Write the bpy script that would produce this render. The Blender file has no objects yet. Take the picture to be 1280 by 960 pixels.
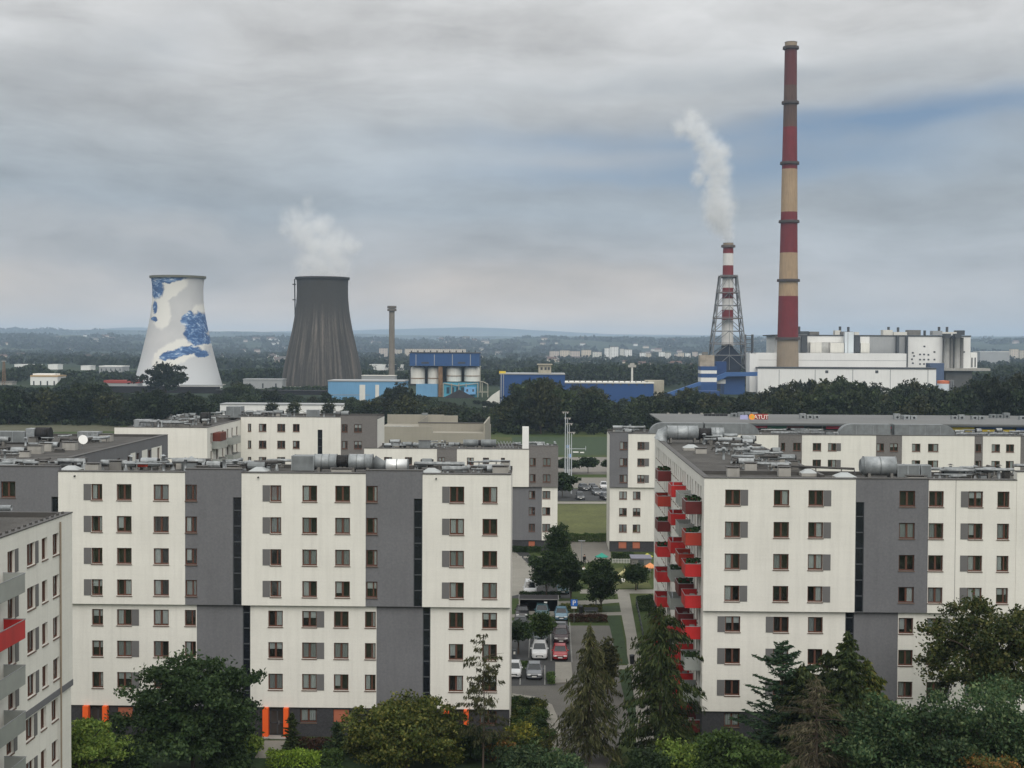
import bpy, math, random
import numpy as np
from mathutils import Vector, Matrix

R = math.radians
scene = bpy.context.scene
COL = scene.collection
rnd = random.Random(7)

# ------------------------------------------------------------------ camera, sky, sun, exposure
F_PX = 1750.0
CAM = Vector((0, 0, 35))
cam_data = bpy.data.cameras.new("camera")
cam = bpy.data.objects.new("camera", cam_data)
COL.objects.link(cam)
CAMROT = (Matrix.Rotation(math.atan(40 / F_PX), 3, 'Z') @ Matrix.Rotation(R(90) - math.atan(48.5 / F_PX), 3, 'X')
          @ Matrix.Rotation(R(0.29), 3, 'Z'))
cam.matrix_world = Matrix.Translation(CAM) @ CAMROT.to_4x4()
cam_data.sensor_width = 36
cam_data.lens = 36 * F_PX / 1280
cam_data.clip_start = 0.5
cam_data.clip_end = 40000
scene.camera = cam
scene.view_settings.view_transform = 'Standard'
scene.view_settings.look = 'None'
scene.view_settings.gamma = 1
scene.view_settings.exposure = 0.8
scene.cycles.use_denoising = True
scene.cycles.max_bounces = 8
scene.cycles.volume_bounces = 5
scene.cycles.transparent_max_bounces = 16
scene.cycles.volume_step_rate = 1.0
scene.cycles.volume_max_steps = 256
SUN_EL, SUN_AZ = R(40), R(168)          # azimuth clockwise from +Y: almost straight behind the camera
sd = bpy.data.lights.new("sun", 'SUN')
sun = bpy.data.objects.new("sun", sd)
COL.objects.link(sun)
sd.energy = 1.05
sd.angle = R(50)
sd.color = (1, 0.95, 0.87)
sdir = Vector((math.sin(SUN_AZ) * math.cos(SUN_EL), math.cos(SUN_AZ) * math.cos(SUN_EL), math.sin(SUN_EL)))
sun.rotation_euler = sdir.to_track_quat('Z', 'Y').to_euler()
sun.location = (0, 0, 400)


class NT:
    """tiny helper to write node trees"""
    def __init__(s, tree):
        s.t = tree; s.n = tree.nodes; s.l = tree.links
    def add(s, typ, **kw):
        n = s.n.new(typ)
        for k, v in kw.items():
            setattr(n, k, v)
        return n
    def link(s, a, b):
        s.l.new(a, b)
    def set(s, sock, v):
        if hasattr(v, 'is_output') or isinstance(v, bpy.types.NodeSocket):
            s.l.new(v, sock)
        else:
            sock.default_value = v
    def math(s, op, a, b=None, clamp=False):
        n = s.add('ShaderNodeMath', operation=op, use_clamp=clamp)
        s.set(n.inputs[0], a)
        if b is not None: s.set(n.inputs[1], b)
        return n.outputs[0]
    def ramp(s, fac, stops, interp='LINEAR'):
        n = s.add('ShaderNodeValToRGB')
        cr = n.color_ramp; cr.interpolation = interp
        while len(cr.elements) < len(stops): cr.elements.new(0.5)
        for e, (p, c) in zip(cr.elements, stops):
            e.position = p
            e.color = (*c, 1) if len(c) == 3 else c
        s.set(n.inputs[0], fac)
        return n.outputs[0]
    def mix(s, fac, a, b, blend='MIX'):
        n = s.add('ShaderNodeMix', data_type='RGBA', blend_type=blend)
        s.set(n.inputs[0], fac)
        s.set(n.inputs[6], (*a, 1) if isinstance(a, tuple) and len(a) == 3 else a)
        s.set(n.inputs[7], (*b, 1) if isinstance(b, tuple) and len(b) == 3 else b)
        return n.outputs[2]
    def noise(s, vec, scale, detail=3, rough=0.55, out=0, dist=0.0):
        n = s.add('ShaderNodeTexNoise')
        n.inputs['Scale'].default_value = scale
        n.inputs['Detail'].default_value = detail
        n.inputs['Roughness'].default_value = rough
        n.inputs['Distortion'].default_value = dist
        if vec is not None: s.l.new(vec, n.inputs['Vector'])
        return n.outputs[out]
    def comb(s, x, y, z):
        n = s.add('ShaderNodeCombineXYZ')
        for i, v in enumerate((x, y, z)): s.set(n.inputs[i], v)
        return n.outputs[0]
    def mapr(s, v, a, b, c=0.0, d=1.0, smooth=False):
        n = s.add('ShaderNodeMapRange', interpolation_type='SMOOTHSTEP' if smooth else 'LINEAR')
        s.set(n.inputs[0], v)
        for i, x in enumerate((a, b, c, d)): n.inputs[i + 1].default_value = x
        return n.outputs[0]


world = bpy.data.worlds.new("World")
scene.world = world
world.use_nodes = True
w = NT(world.node_tree)
w.n.clear()
tc = w.add('ShaderNodeTexCoord')
sep = w.add('ShaderNodeSeparateXYZ')
w.link(tc.outputs['Generated'], sep.inputs[0])
dx, dy, dz = sep.outputs
az = w.math('ARCTAN2', dx, dy)
hor = w.math('SQRT', w.math('ADD', w.math('MULTIPLY', dx, dx), w.math('ADD', w.math('MULTIPLY', dy, dy), 0.0004)))
el = w.math('DIVIDE', dz, hor)
# slow warp so that cloud bands undulate
warp = w.noise(w.comb(w.math('MULTIPLY', az, 2.2), w.math('MULTIPLY', el, 5), 3.1), 1.6, 3)
el2 = w.math('ADD', el, w.math('MULTIPLY', w.math('SUBTRACT', warp, 0.5), 0.07))
base = w.ramp(w.math('MULTIPLY', el2, 2.0), [
    (0.0, (.86, .66, .46)), (0.05, (.55, .465, .38)), (0.11, (.345, .345, .343)), (0.18, (.275, .310, .340)),
    (0.27, (.315, .340, .358)), (0.37, (.385, .395, .400)), (0.46, (.475, .478, .477)), (.62, (.60, .60, .59)), (1.0, (.92, .92, .90))])
cool = w.ramp(w.math('MULTIPLY', el2, 2.0), [(0.0, (.40, .40, .40)), (.12, (.315, .335, .352)), (.27, (.30, .335, .36)), (.46, (.475, .478, .477)), (.62, (.60, .60, .59)), (1.0, (.92, .92, .90))])
base = w.mix(w.mapr(az, .04, .20, 0, .85, True), base, cool)
# streaky cloud layers
s1 = w.noise(w.comb(w.math('MULTIPLY', az, 3.2), w.math('MULTIPLY', el2, 17), 1.7), 1.0, 5, 0.55, dist=0.12)
s2 = w.noise(w.comb(w.math('MULTIPLY', az, 10), w.math('MULTIPLY', el2, 30), 8.3), 1.0, 6, 0.6, dist=0.2)
s3 = w.noise(w.comb(w.math('MULTIPLY', az, 6), w.math('MULTIPLY', el, 12), 21.0), 1.0, 5, 0.58, dist=0.15)
v = w.math('ADD', w.mapr(s1, .3, .7, -.19, .19), w.math('ADD', w.mapr(s2, .3, .7, -.13, .13), w.mapr(s3, .3, .7, -.13, .13)))
amp = w.mapr(el, 0.0, 0.06, 0.45, 1.0)
v = w.math('ADD', w.math('MULTIPLY', v, amp), 1.0)
cloud = w.mix(1.0, base, w.comb(v, v, v), 'MULTIPLY')
# blue break in the clouds on the right: two elongated gaps
def gap(ac, ec, aw, ew, tilt):
    a = w.math('SUBTRACT', az, ac)
    e = w.math('ADD', w.math('SUBTRACT', el2, ec), w.math('MULTIPLY', a, -tilt))
    d = w.math('ADD', w.math('POWER', w.math('DIVIDE', w.math('ABSOLUTE', a), aw), 2.0), w.math('POWER', w.math('DIVIDE', w.math('ABSOLUTE', e), ew), 2.0))
    return w.math('POWER', 2.718, w.math('MULTIPLY', d, -1.0))
g = w.math('ADD', w.math('ADD', gap(.26, .160, .16, .015, .05), w.math('MULTIPLY', gap(.13, .128, .17, .016, .03), .9)),
           w.math('MULTIPLY', gap(.03, .150, .12, .010, .02), .55))
g = w.math('MULTIPLY', g, w.mapr(s2, .3, .62, .55, 1.0), clamp=True)
skyt = w.add('ShaderNodeTexSky', sky_type='NISHITA', sun_disc=False)
skyt.sun_elevation = SUN_EL
skyt.sun_rotation = SUN_AZ
blue = w.mix(0.012, (.078, .142, .240), skyt.outputs[0])
cloud = w.mix(w.math('MULTIPLY', g, .88), cloud, blue)
# dark grey wisp band above the blue one, pale rolls below
dk = w.math('ADD', gap(.16, .192, .16, .010, .03), w.math('MULTIPLY', gap(-.30, .20, .06, .018, .3), .7))
cloud = w.mix(w.math('MULTIPLY', dk, w.mapr(s2, .35, .6, .2, .75)), cloud, (.235, .262, .285))
lt = w.math('ADD', gap(-.27, .075, .10, .010, .0), w.math('MULTIPLY', gap(.05, .135, .07, .008, .04), .6))
cloud = w.mix(w.math('MULTIPLY', lt, w.mapr(s2, .35, .65, .2, .8)), cloud, (.385, .378, .37))
ground_dark = w.mapr(dz, -0.03, 0.0, 0.25, 1.0)
cloud = w.mix(1.0, cloud, w.comb(ground_dark, ground_dark, ground_dark), 'MULTIPLY')
scl = w.mix(1.0, cloud, (7.7, 7.7, 7.75), 'MULTIPLY')
bg = w.add('ShaderNodeBackground')
w.link(scl, bg.inputs[0])
bg.inputs[1].default_value = 0.1
wo = w.add('ShaderNodeOutputWorld')
w.link(bg.outputs[0], wo.inputs[0])


# ------------------------------------------------------------------ photograph measurements -> metres
def ray(px, py):
    return CAMROT @ Vector(((px - 640) / F_PX, -(py - 480) / F_PX, -1.0))
def P(px, py, Y):
    d = ray(px, py); t = Y / d.y
    return CAM + d * t
def G(px, py, z=0.0):
    d = ray(px, py); t = (z - 35) / d.z
    return CAM + d * t
def PX(x, Y, z):
    v_ = CAMROT.transposed() @ (Vector((x, Y, z)) - CAM)
    return 640 + F_PX * v_.x / -v_.z, 480 - F_PX * v_.y / -v_.z


# ------------------------------------------------------------------ materials
MATS = {}
def mat(name, col, rough=0.8, var=0.12, scale=1.0, metal=0.0, streak=0.0, spec=0.3, stretch=(1, 1, 1), fine=0.0, fscale=30, layer=0.0):
    if name in MATS: return MATS[name]
    m = bpy.data.materials.new(name); m.use_nodes = True
    t = NT(m.node_tree); bs = t.n['Principled BSDF']
    tcn = t.add('ShaderNodeTexCoord')
    mp = t.add('ShaderNodeMapping'); mp.inputs['Scale'].default_value = stretch
    t.link(tcn.outputs['Object'], mp.inputs[0])
    n1 = t.noise(mp.outputs[0], scale, 4)
    k = t.mapr(n1, .25, .75, 1 - var, 1 + var)
    if streak:
        mp2 = t.add('ShaderNodeMapping'); mp2.inputs['Scale'].default_value = (1.7, 1.7, .10)
        t.link(tcn.outputs['Object'], mp2.inputs[0])
        n2 = t.noise(mp2.outputs[0], 1.3, 5, .65)
        k = t.math('MULTIPLY', k, t.mapr(n2, .45, .78, 1.0, 1 - streak))
    if fine:
        n3 = t.noise(tcn.outputs['Object'], fscale, 2, .7)
        k = t.math('MULTIPLY', k, t.mapr(n3, .3, .7, 1 - fine, 1 + fine))
    if layer:                                     # trowel lines that run level across rendered walls
        mp3 = t.add('ShaderNodeMapping'); mp3.inputs['Scale'].default_value = (.22, .22, 5.5)
        t.link(tcn.outputs['Object'], mp3.inputs[0])
        k = t.math('MULTIPLY', k, t.mapr(t.noise(mp3.outputs[0], 1.0, 3, .6), .3, .7, 1 - layer, 1 + layer))
    c = t.mix(1.0, col, t.comb(k, k, k), 'MULTIPLY')
    t.link(c, bs.inputs['Base Color'])
    bs.inputs['Roughness'].default_value = rough
    bs.inputs['Metallic'].default_value = metal
    bs.inputs['Specular IOR Level'].default_value = spec
    MATS[name] = m
    return m

def leaf_mat(name, c1, c2, c3, clump=0.35, vary=.28):
    if name in MATS: return MATS[name]
    m = bpy.data.materials.new(name); m.use_nodes = True
    t = NT(m.node_tree); bs = t.n['Principled BSDF']
    geo = t.add('ShaderNodeNewGeometry')
    col = t.ramp(geo.outputs['Random Per Island'], [(0, c1), (.55, c2), (1, c3)])
    oi = t.add('ShaderNodeObjectInfo')
    tcn = t.add('ShaderNodeTexCoord')
    n1 = t.noise(tcn.outputs['Object'], clump, 3)
    k = t.mapr(n1, .3, .7, .55, 1.5)
    k = t.math('MULTIPLY', k, t.mapr(oi.outputs['Random'], 0, 1, 1 - vary, 1 + vary))
    c = t.mix(1.0, col, t.comb(k, k, t.math('MULTIPLY', k, .97)), 'MULTIPLY')
    t.link(c, bs.inputs['Base Color'])
    bs.inputs['Roughness'].default_value = .65
    bs.inputs['Specular IOR Level'].default_value = .2
    tr = t.add('ShaderNodeBsdfTranslucent')
    t.link(c, tr.inputs[0])
    ms = t.add('ShaderNodeMixShader'); ms.inputs[0].default_value = .22
    t.link(bs.outputs[0], ms.inputs[1]); t.link(tr.outputs[0], ms.inputs[2])
    t.link(ms.outputs[0], t.n['Material Output'].inputs[0])
    MATS[name] = m
    return m

def glass_mat(name, tint=(.62, .68, .68), gl=.14):
    if name in MATS: return MATS[name]
    m = bpy.data.materials.new(name); m.use_nodes = True
    t = NT(m.node_tree); t.n.remove(t.n['Principled BSDF'])
    tr = t.add('ShaderNodeBsdfTransparent'); tr.inputs[0].default_value = (*tint, 1)
    g_ = t.add('ShaderNodeBsdfGlossy'); g_.inputs[0].default_value = (.9, .95, 1, 1); g_.inputs['Roughness'].default_value = .04
    lw = t.add('ShaderNodeLayerWeight'); lw.inputs[0].default_value = .25
    ms = t.add('ShaderNodeMixShader')
    t.link(t.mapr(lw.outputs['Fresnel'], 0, 1, gl * .55, .9), ms.inputs[0])
    t.link(tr.outputs[0], ms.inputs[1]); t.link(g_.outputs[0], ms.inputs[2])
    t.link(ms.outputs[0], t.n['Material Output'].inputs[0])
    MATS[name] = m
    return m

WHITE = mat('cream_plaster', (.650, .636, .588), .9, .055, .25, streak=.10, fine=.03, fscale=7, layer=.018)
GREY = mat('grey_plaster', (.138, .139, .148), .92, .07, .3, streak=.10, fine=.09, fscale=5)
GREY2 = mat('warm_grey_plaster', (.150, .142, .138), .92, .06, .3, fine=.15, fscale=5)
PLINTH = mat('dark_clinker', (.040, .040, .044), .85, .12, .8, fine=.3, fscale=8)
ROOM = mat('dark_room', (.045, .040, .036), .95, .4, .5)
FRAME = mat('brown_timber', (.095, .040, .026), .6, .12, 2)
SILL = mat('sill_stone', (.125, .085, .065), .7, .1, 2)
SHUT = mat('grey_shutter', (.125, .122, .122), .8, .08, 1, fine=.1)
GLASS = glass_mat('window_glass', (.80, .84, .84), .2)
STAIRG = mat('stair_glazing', (.010, .012, .016), .18, .5, .6, spec=.5)
CURT = mat('white_curtain', (.55, .56, .55), .9, .12, 3, stretch=(6, 1, .4))
CURT2 = mat('grey_curtain', (.34, .35, .345), .9, .2, 3, stretch=(6, 1, .4))
BLIND = mat('terracotta_blind', (.36, .12, .07), .8, .08, 1)
ROOF = mat('roof_felt', (.060, .057, .053), .95, .38, .45, fine=.3, fscale=6)
CAP = mat('parapet_cap', (.058, .055, .052), .6, .15, 1)
ZINC = mat('galvanised_duct', (.29, .31, .32), .5, .25, 1.6, metal=.45, fine=.1, fscale=4)
ZINCD = mat('dull_duct', (.185, .20, .205), .55, .22, 1.1, metal=.4, streak=.15)
LAG = mat('foil_pipe', (.25, .265, .27), .55, .5, 2.6, metal=.35)
BLACK = mat('black_rubber', (.012, .012, .013), .6)
CONC = mat('concrete', (.32, .31, .285), .9, .18, .7, streak=.15)
CONCD = mat('dark_concrete', (.16, .155, .145), .9, .2, .7, streak=.15)
DOME = mat('skylight_dome', (.33, .35, .35), .4, .08, 1, spec=.5)
ORANGE = mat('orange_paint', (.80, .115, .020), .6, .06, 1)
RED = mat('red_panel', (.42, .018, .018), .45, .16, .5, streak=.2, spec=.4)
RED2 = mat('orange_red_panel', (.31, .030, .016), .4, .15, .6, spec=.45)
DRED = mat('dark_red_panel', (.10, .010, .010), .45, .25, .6, spec=.45)
GPAN = mat('smoky_panel', (.25, .265, .25), .35, .15, .6, spec=.45)
BARK = mat('bark', (.060, .045, .034), .95, .3, 3, stretch=(3, 3, .5))
STEEL = mat('grey_steel', (.26, .27, .28), .5, .15, 1, metal=.4)
WPAINT = mat('white_cladding', (.70, .70, .68), .75, .07, .05, streak=.10)
GCLAD = mat('grey_cladding', (.30, .31, .315), .7, .10, .05, streak=.12)
DCLAD = mat('dark_cladding', (.055, .06, .066), .8, .15, .1)
BLUE = mat('blue_cladding', (.018, .062, .190), .65, .10, .06, streak=.12)
LBLUE = mat('sky_blue_cladding', (.135, .300, .480), .7, .10, .06, streak=.12)
BEIGE = mat('beige_render', (.27, .255, .215), .9, .08, .2, streak=.08)
TANK = mat('silo_cream', (.62, .61, .56), .7, .08, .1, streak=.2)
RUST = mat('rusty_steel', (.20, .12, .065), .9, .35, .5)
COAL = mat('black_bank', (.016, .015, .017), .95, .3, .1)
GREENL = mat('shop_green', (.02, .11, .07), .7)
YELLOW = mat('yellow_board', (.62, .46, .05), .6)
WHT = mat('white_paint', (.75, .75, .73), .6, .05)

# ------------------------------------------------------------------ mesh + object helpers
class MB:
    def __init__(s): s.v = []; s.f = []; s.m = []
    def quad(s, a, b, c, d, m=0):
        i = len(s.v); s.v += [tuple(a), tuple(b), tuple(c), tuple(d)]; s.f.append((i, i + 1, i + 2, i + 3)); s.m.append(m); return s
    def poly(s, pts, m=0):
        i = len(s.v); s.v += [tuple(p) for p in pts]; s.f.append(tuple(range(i, i + len(pts)))); s.m.append(m); return s
    def box(s, x0, y0, z0, x1, y1, z1, m=0):
        i = len(s.v)
        s.v += [(x0, y0, z0), (x1, y0, z0), (x1, y1, z0), (x0, y1, z0), (x0, y0, z1), (x1, y0, z1), (x1, y1, z1), (x0, y1, z1)]
        for f in ((0, 3, 2, 1), (4, 5, 6, 7), (0, 1, 5, 4), (1, 2, 6, 5), (2, 3, 7, 6), (3, 0, 4, 7)):
            s.f.append(tuple(i + k for k in f)); s.m.append(m)
        return s
    def cbox(s, x, y, z, sx, sy, sz, m=0):
        return s.box(x - sx / 2, y - sy / 2, z, x + sx / 2, y + sy / 2, z + sz, m)
    def tube(s, pts, r, n=8, m=0, r1=None, cap=True):
        pts = [Vector(p) for p in pts]; i0 = len(s.v); k = len(pts); prev = None
        for j, p in enumerate(pts):
            d = (pts[min(j + 1, k - 1)] - pts[max(j - 1, 0)]).normalized()
            up = Vector((0, 0, 1)) if abs(d.z) < .95 else Vector((1, 0, 0))
            a = d.cross(up).normalized(); b = d.cross(a).normalized()
            rr = r if r1 is None else r + (r1 - r) * j / (k - 1)
            for q in range(n):
                t = 2 * math.pi * q / n
                s.v.append(tuple(p + a * (rr * math.cos(t)) + b * (rr * math.sin(t))))
        for j in range(k - 1):
            for q in range(n):
                a = i0 + j * n + q; b = i0 + j * n + (q + 1) % n
                s.f.append((a, b, b + n, a + n)); s.m.append(m)
        if cap:
            s.f.append(tuple(i0 + q for q in range(n))); s.m.append(m)
            s.f.append(tuple(i0 + (k - 1) * n + q for q in reversed(range(n)))); s.m.append(m)
        return s
    def lathe(s, prof, n=48, m=0, cx=0, cy=0, mfun=None):
        i0 = len(s.v)
        for r, z in prof:
            for q in range(n):
                t = 2 * math.pi * q / n; s.v.append((cx + r * math.cos(t), cy + r * math.sin(t), z))
        for j in range(len(prof) - 1):
            for q in range(n):
                a = i0 + j * n + q; b = i0 + j * n + (q + 1) % n
                s.f.append((a, b, b + n, a + n)); s.m.append(m if mfun is None else mfun(j))
        return s
    def mesh(s, name, mats, smooth=False):
        me = bpy.data.meshes.new(name)
        me.from_pydata(s.v, [], s.f)
        for mm in (mats if isinstance(mats, (list, tuple)) else [mats]): me.materials.append(mm)
        me.polygons.foreach_set('material_index', s.m)
        if smooth: me.polygons.foreach_set('use_smooth', [True] * len(s.f))
        me.update()
        return me

def link(name, me, parent=None, loc=(0, 0, 0), rz=0.0):
    o = bpy.data.objects.new(name, me); COL.objects.link(o)
    o.location = loc
    if rz: o.rotation_euler = (0, 0, rz)
    if parent: o.parent = parent
    return o
def build(mb, name, mats, parent=None, loc=(0, 0, 0), smooth=False, rz=0.0):
    return link(name, mb.mesh(name, mats, smooth), parent, loc, rz)
def tag(o, label, cat, group=None):
    o['label'] = label; o['category'] = cat
    if group: o['group'] = group
    return o
def thing(name, label, cat, loc=(0, 0, 0), group=None, rz=0.0):
    o = bpy.data.objects.new(name, None); COL.objects.link(o)
    o.location = loc; o.empty_display_size = .5
    if rz: o.rotation_euler = (0, 0, rz)
    return tag(o, label, cat, group)
def structure(o):
    o['kind'] = 'structure'; return o
def stuff(o):
    o['kind'] = 'stuff'; return o
def copy_tree(o, parent=None):
    c = o.copy(); COL.objects.link(c)
    if parent: c.parent = parent
    for ch in list(o.children): copy_tree(ch, c)
    return c

def np_mesh(name, verts, quads, mats, midx=None, smooth=False):
    me = bpy.data.meshes.new(name)
    n, q = len(verts), len(quads); k = quads.shape[1]
    me.vertices.add(n); me.vertices.foreach_set('co', np.asarray(verts, np.float32).ravel())
    me.loops.add(q * k); me.loops.foreach_set('vertex_index', np.asarray(quads, np.int32).ravel())
    me.polygons.add(q); me.polygons.foreach_set('loop_start', np.arange(0, q * k, k, dtype=np.int32))
    for mm in (mats if isinstance(mats, (list, tuple)) else [mats]): me.materials.append(mm)
    if midx is not None: me.polygons.foreach_set('material_index', np.asarray(midx, np.int32))
    if smooth: me.polygons.foreach_set('use_smooth', np.ones(q, bool))
    me.update(calc_edges=True); me.validate()
    return me

# ------------------------------------------------------------------ ground, hills
def hill_h(x, y):
    """terrain height: flat plain, then low ridges beyond the town"""
    r = math.hypot(x, y); a = math.atan2(x, y)
    px = 680 + F_PX * math.tan(a) if abs(a) < 1.2 else 9999
    def bump(c, wd): return math.exp(-((px - c) / wd) ** 2)
    def ridge(r0, wd, h):
        t = (r - r0) / wd
        return h * math.exp(-t * t) if t < 0 else h * math.exp(-t * t * .25)
    n = .5 * math.sin(a * 17 + 1) + .3 * math.sin(a * 41 + 2) + .2 * math.sin(a * 97 + r * .002) + .10 * math.sin(a * 210 + 1.3)
    h = ridge(7300, 1500, 60 + 13 * n) + 5 * math.sin(x * .004) * math.sin(y * .003 + 1) * max(0, min(1, (r - 2600) / 900))
    n2 = .6 * math.sin(a * 11 + 4) + .3 * math.sin(a * 29) + .12 * math.sin(a * 140) + .08 * math.sin(a * 330)
    h2 = ridge(12500, 1900, 116 + 12 * n2 + 30 * bump(120, 260) + 10 * bump(900, 250))
    h3 = ridge(19000, 1500, 182 + 82 * bump(590, 120) + 58 * bump(170, 60) + 30 * bump(420, 140) + 8 * n)
    return max(h, h2, h3) if r > 2300 else 0.0

def make_ground():
    az_ = np.concatenate([np.arange(-180, -28, 8.0), np.arange(-28, 28.001, .16), np.arange(36, 180, 8.0)])
    rr = np.concatenate([[2], np.geomspace(20, 2300, 26), np.linspace(2400, 21500, 140), [22500]])
    vs = []
    for r_ in rr:
        for a in az_:
            x = r_ * math.sin(R(a)); y = r_ * math.cos(R(a))
            vs.append((x, y, hill_h(x, y)))
    A = len(az_); q = []
    for i in range(len(rr) - 1):
        for j in range(A):
            k = (j + 1) % A
            q.append((i * A + j, i * A + k, (i + 1) * A + k, (i + 1) * A + j))
    m = bpy.data.materials.new('ground'); m.use_nodes = True
    t = NT(m.node_tree); bs = t.n['Principled BSDF']
    tcn = t.add('ShaderNodeTexCoord')
    big = t.noise(tcn.outputs['Object'], .0035, 5, .6)
    mid = t.noise(tcn.outputs['Object'], .03, 4, .6)
    fine = t.noise(tcn.outputs['Object'], .9, 3, .7)
    vor = t.add('ShaderNodeTexVoronoi'); vor.inputs['Scale'].default_value = .006
    t.link(tcn.outputs['Object'], vor.inputs['Vector'])
    gr = t.ramp(mid, [(.3, (.030, .050, .017)), (.5, (.048, .066, .022)), (.7, (.075, .080, .032))])
    far = t.ramp(big, [(.40, (.014, .024, .012)), (.54, (.020, .032, .015)), (.61, (.040, .052, .026)), (.70, (.085, .085, .05))])
    sepc = t.add('ShaderNodeSeparateXYZ'); t.link(tcn.outputs['Object'], sepc.inputs[0])
    fac = t.mapr(sepc.outputs[1], 590, 650)
    c = t.mix(fac, gr, far)
    k = t.mapr(fine, .3, .7, .78, 1.22)
    c = t.mix(1.0, c, t.comb(k, k, k), 'MULTIPLY')
    t.link(c, bs.inputs['Base Color']); bs.inputs['Roughness'].default_value = .95
    bs.inputs['Specular IOR Level'].default_value = .1
    structure(link('ground', np_mesh('ground', np.array(vs), np.array(q), m, smooth=True)))
make_ground()

def ground_poly(name, pxs, m, z, kind='structure', thick=0.0):
    pts = [G(x, y) for x, y in pxs]
    mb = MB()
    mb.poly([(p.x, p.y, z) for p in pts])
    if thick:
        for i in range(len(pts)):
            a, b = pts[i], pts[(i + 1) % len(pts)]
            mb.quad((a.x, a.y, z - thick), (b.x, b.y, z - thick), (b.x, b.y, z), (a.x, a.y, z))
    o = build(mb, name, m); o['kind'] = kind
    return o
ASPH = mat('asphalt', (.038, .039, .040), .9, .18, .3, fine=.2, fscale=6)
PAVER = mat('paving', (.098, .094, .085), .9, .15, .35, fine=.15, fscale=5)
PATHM = mat('light_path', (.215, .205, .18), .9, .12, .4, fine=.1, fscale=4)
LAWN = mat('lawn_green', (.022, .042, .014), .95, .25, .5, fine=.3, fscale=4)
MEADOW = mat('meadow_green', (.078, .086, .026), .95, .28, .12, fine=.3, fscale=1.5)
YARD = mat('yard_paving', (.16, .15, .132), .9, .12, .08, fine=.1, fscale=1)
# the courtyard strip between the two near blocks, from front to back
ground_poly('road', [(560, 850), (560, 874), (640, 868), (668, 872), (690, 882), (700, 905), (704, 960), (760, 960), (772, 935), (788, 905), (762, 782), (708, 782), (712, 830), (714, 848), (690, 857)], PAVER, .008)
ground_poly('parking_lot', [(560, 776), (560, 858), (694, 857), (714, 829), (710, 776)], ASPH, .012)
ground_poly('parking_lot', [(560, 700), (560, 748), (712, 748), (716, 736), (684, 716), (668, 700), (660, 690), (600, 690)], ASPH, .012)
ground_poly('pavement', [(560, 874), (640, 868), (668, 872), (690, 882), (700, 905), (704, 960), (688, 960), (684, 905), (677, 890), (660, 880), (640, 878), (560, 884)], PATHM, .12, thick=.12)
ground_poly('pavement', [(694, 829), (714, 829), (716, 848), (710, 854), (694, 855)], PATHM, .13, thick=.13)
ground_poly('path', [(771, 738), (786, 738), (797, 800), (812, 880), (824, 960), (800, 960), (786, 860), (783, 800)], PATHM, .012)
ground_poly('path', [(640, 768), (640, 772), (778, 769), (777, 765)], PATHM, .016)
ground_poly('path', [(690, 756), (740, 756), (776, 753), (776, 749), (690, 752)], PATHM, .016)
ground_poly('path', [(725, 737), (725, 742), (812, 742), (830, 742), (830, 737), (790, 737)], PATHM, .016)
ground_poly('path', [(770, 832), (771, 837), (815, 836), (815, 831)], PATHM, .016)
ground_poly('lawn', [(758, 770), (775, 770), (786, 830), (771, 830), (764, 790)], LAWN, .02)
ground_poly('lawn', [(772, 838), (788, 838), (797, 905), (788, 905)], LAWN, .02)
ground_poly('lawn', [(700, 760), (774, 757), (776, 764), (700, 767)], LAWN, .02)
ground_poly('lawn', [(735, 716), (800, 706), (815, 735), (735, 736)], MEADOW, .02)
ground_poly('pavement', [(600, 686), (640, 686), (668, 712), (664, 740), (640, 745), (600, 745)], PATHM, .02)
ground_poly('path', [(712, 677), (762, 677), (764, 702), (720, 704)], YARD, .012)
ground_poly('meadow', [(640, 675), (640, 631), (765, 631), (830, 631), (830, 676)], MEADOW, .02)
ground_poly('kerb_strip', [(640, 627.5), (640, 630), (800, 630), (800, 627.5)], PATHM, .10, thick=.1)
ground_poly('road', [(640, 611), (640, 626.5), (800, 626.5), (800, 611)], ASPH, .012)
ground_poly('parking_lot', [(640, 597), (640, 610), (800, 610), (800, 597)], YARD, .012)
ground_poly('parking_lot', [(640, 571.5), (640, 593), (800, 593), (800, 571.5)], YARD, .012)
ground_poly('meadow', [(640, 546), (640, 569), (830, 569), (830, 546)], LAWN, .02)
ground_poly('meadow', [(-20, 531), (-20, 541), (150, 539), (150, 531)], mat('pale_verge', (.075, .075, .045), .95, .25, .3), .02)
# lawns and paths right in front of the left block
ground_poly('lawn', [(60, 930), (640, 930), (690, 960), (30, 960)], LAWN, .02)
ground_poly('path', [(331, 926), (357, 926), (346, 948), (318, 948)], PATHM, .03)
ground_poly('path', [(104, 922), (132, 922), (120, 950), (90, 950)], PATHM, .03)
# painted bay lines in the car park
mb = MB()
for x0, y0, x1, y1 in ((663, 776, 661, 822), (688, 776, 689, 826), (712, 778, 715, 828), (651, 832, 650, 856), (681, 832, 681, 856), (640, 776, 638, 822)):
    a, b = G(x0, y0), G(x1, y1)
    mb.quad((a.x - .06, a.y, .018), (a.x + .06, a.y, .018), (b.x + .06, b.y, .018), (b.x - .06, b.y, .018))
structure(build(mb, 'road_markings', mat('worn_line', (.20, .20, .19), .9, .3, 2)))

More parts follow.
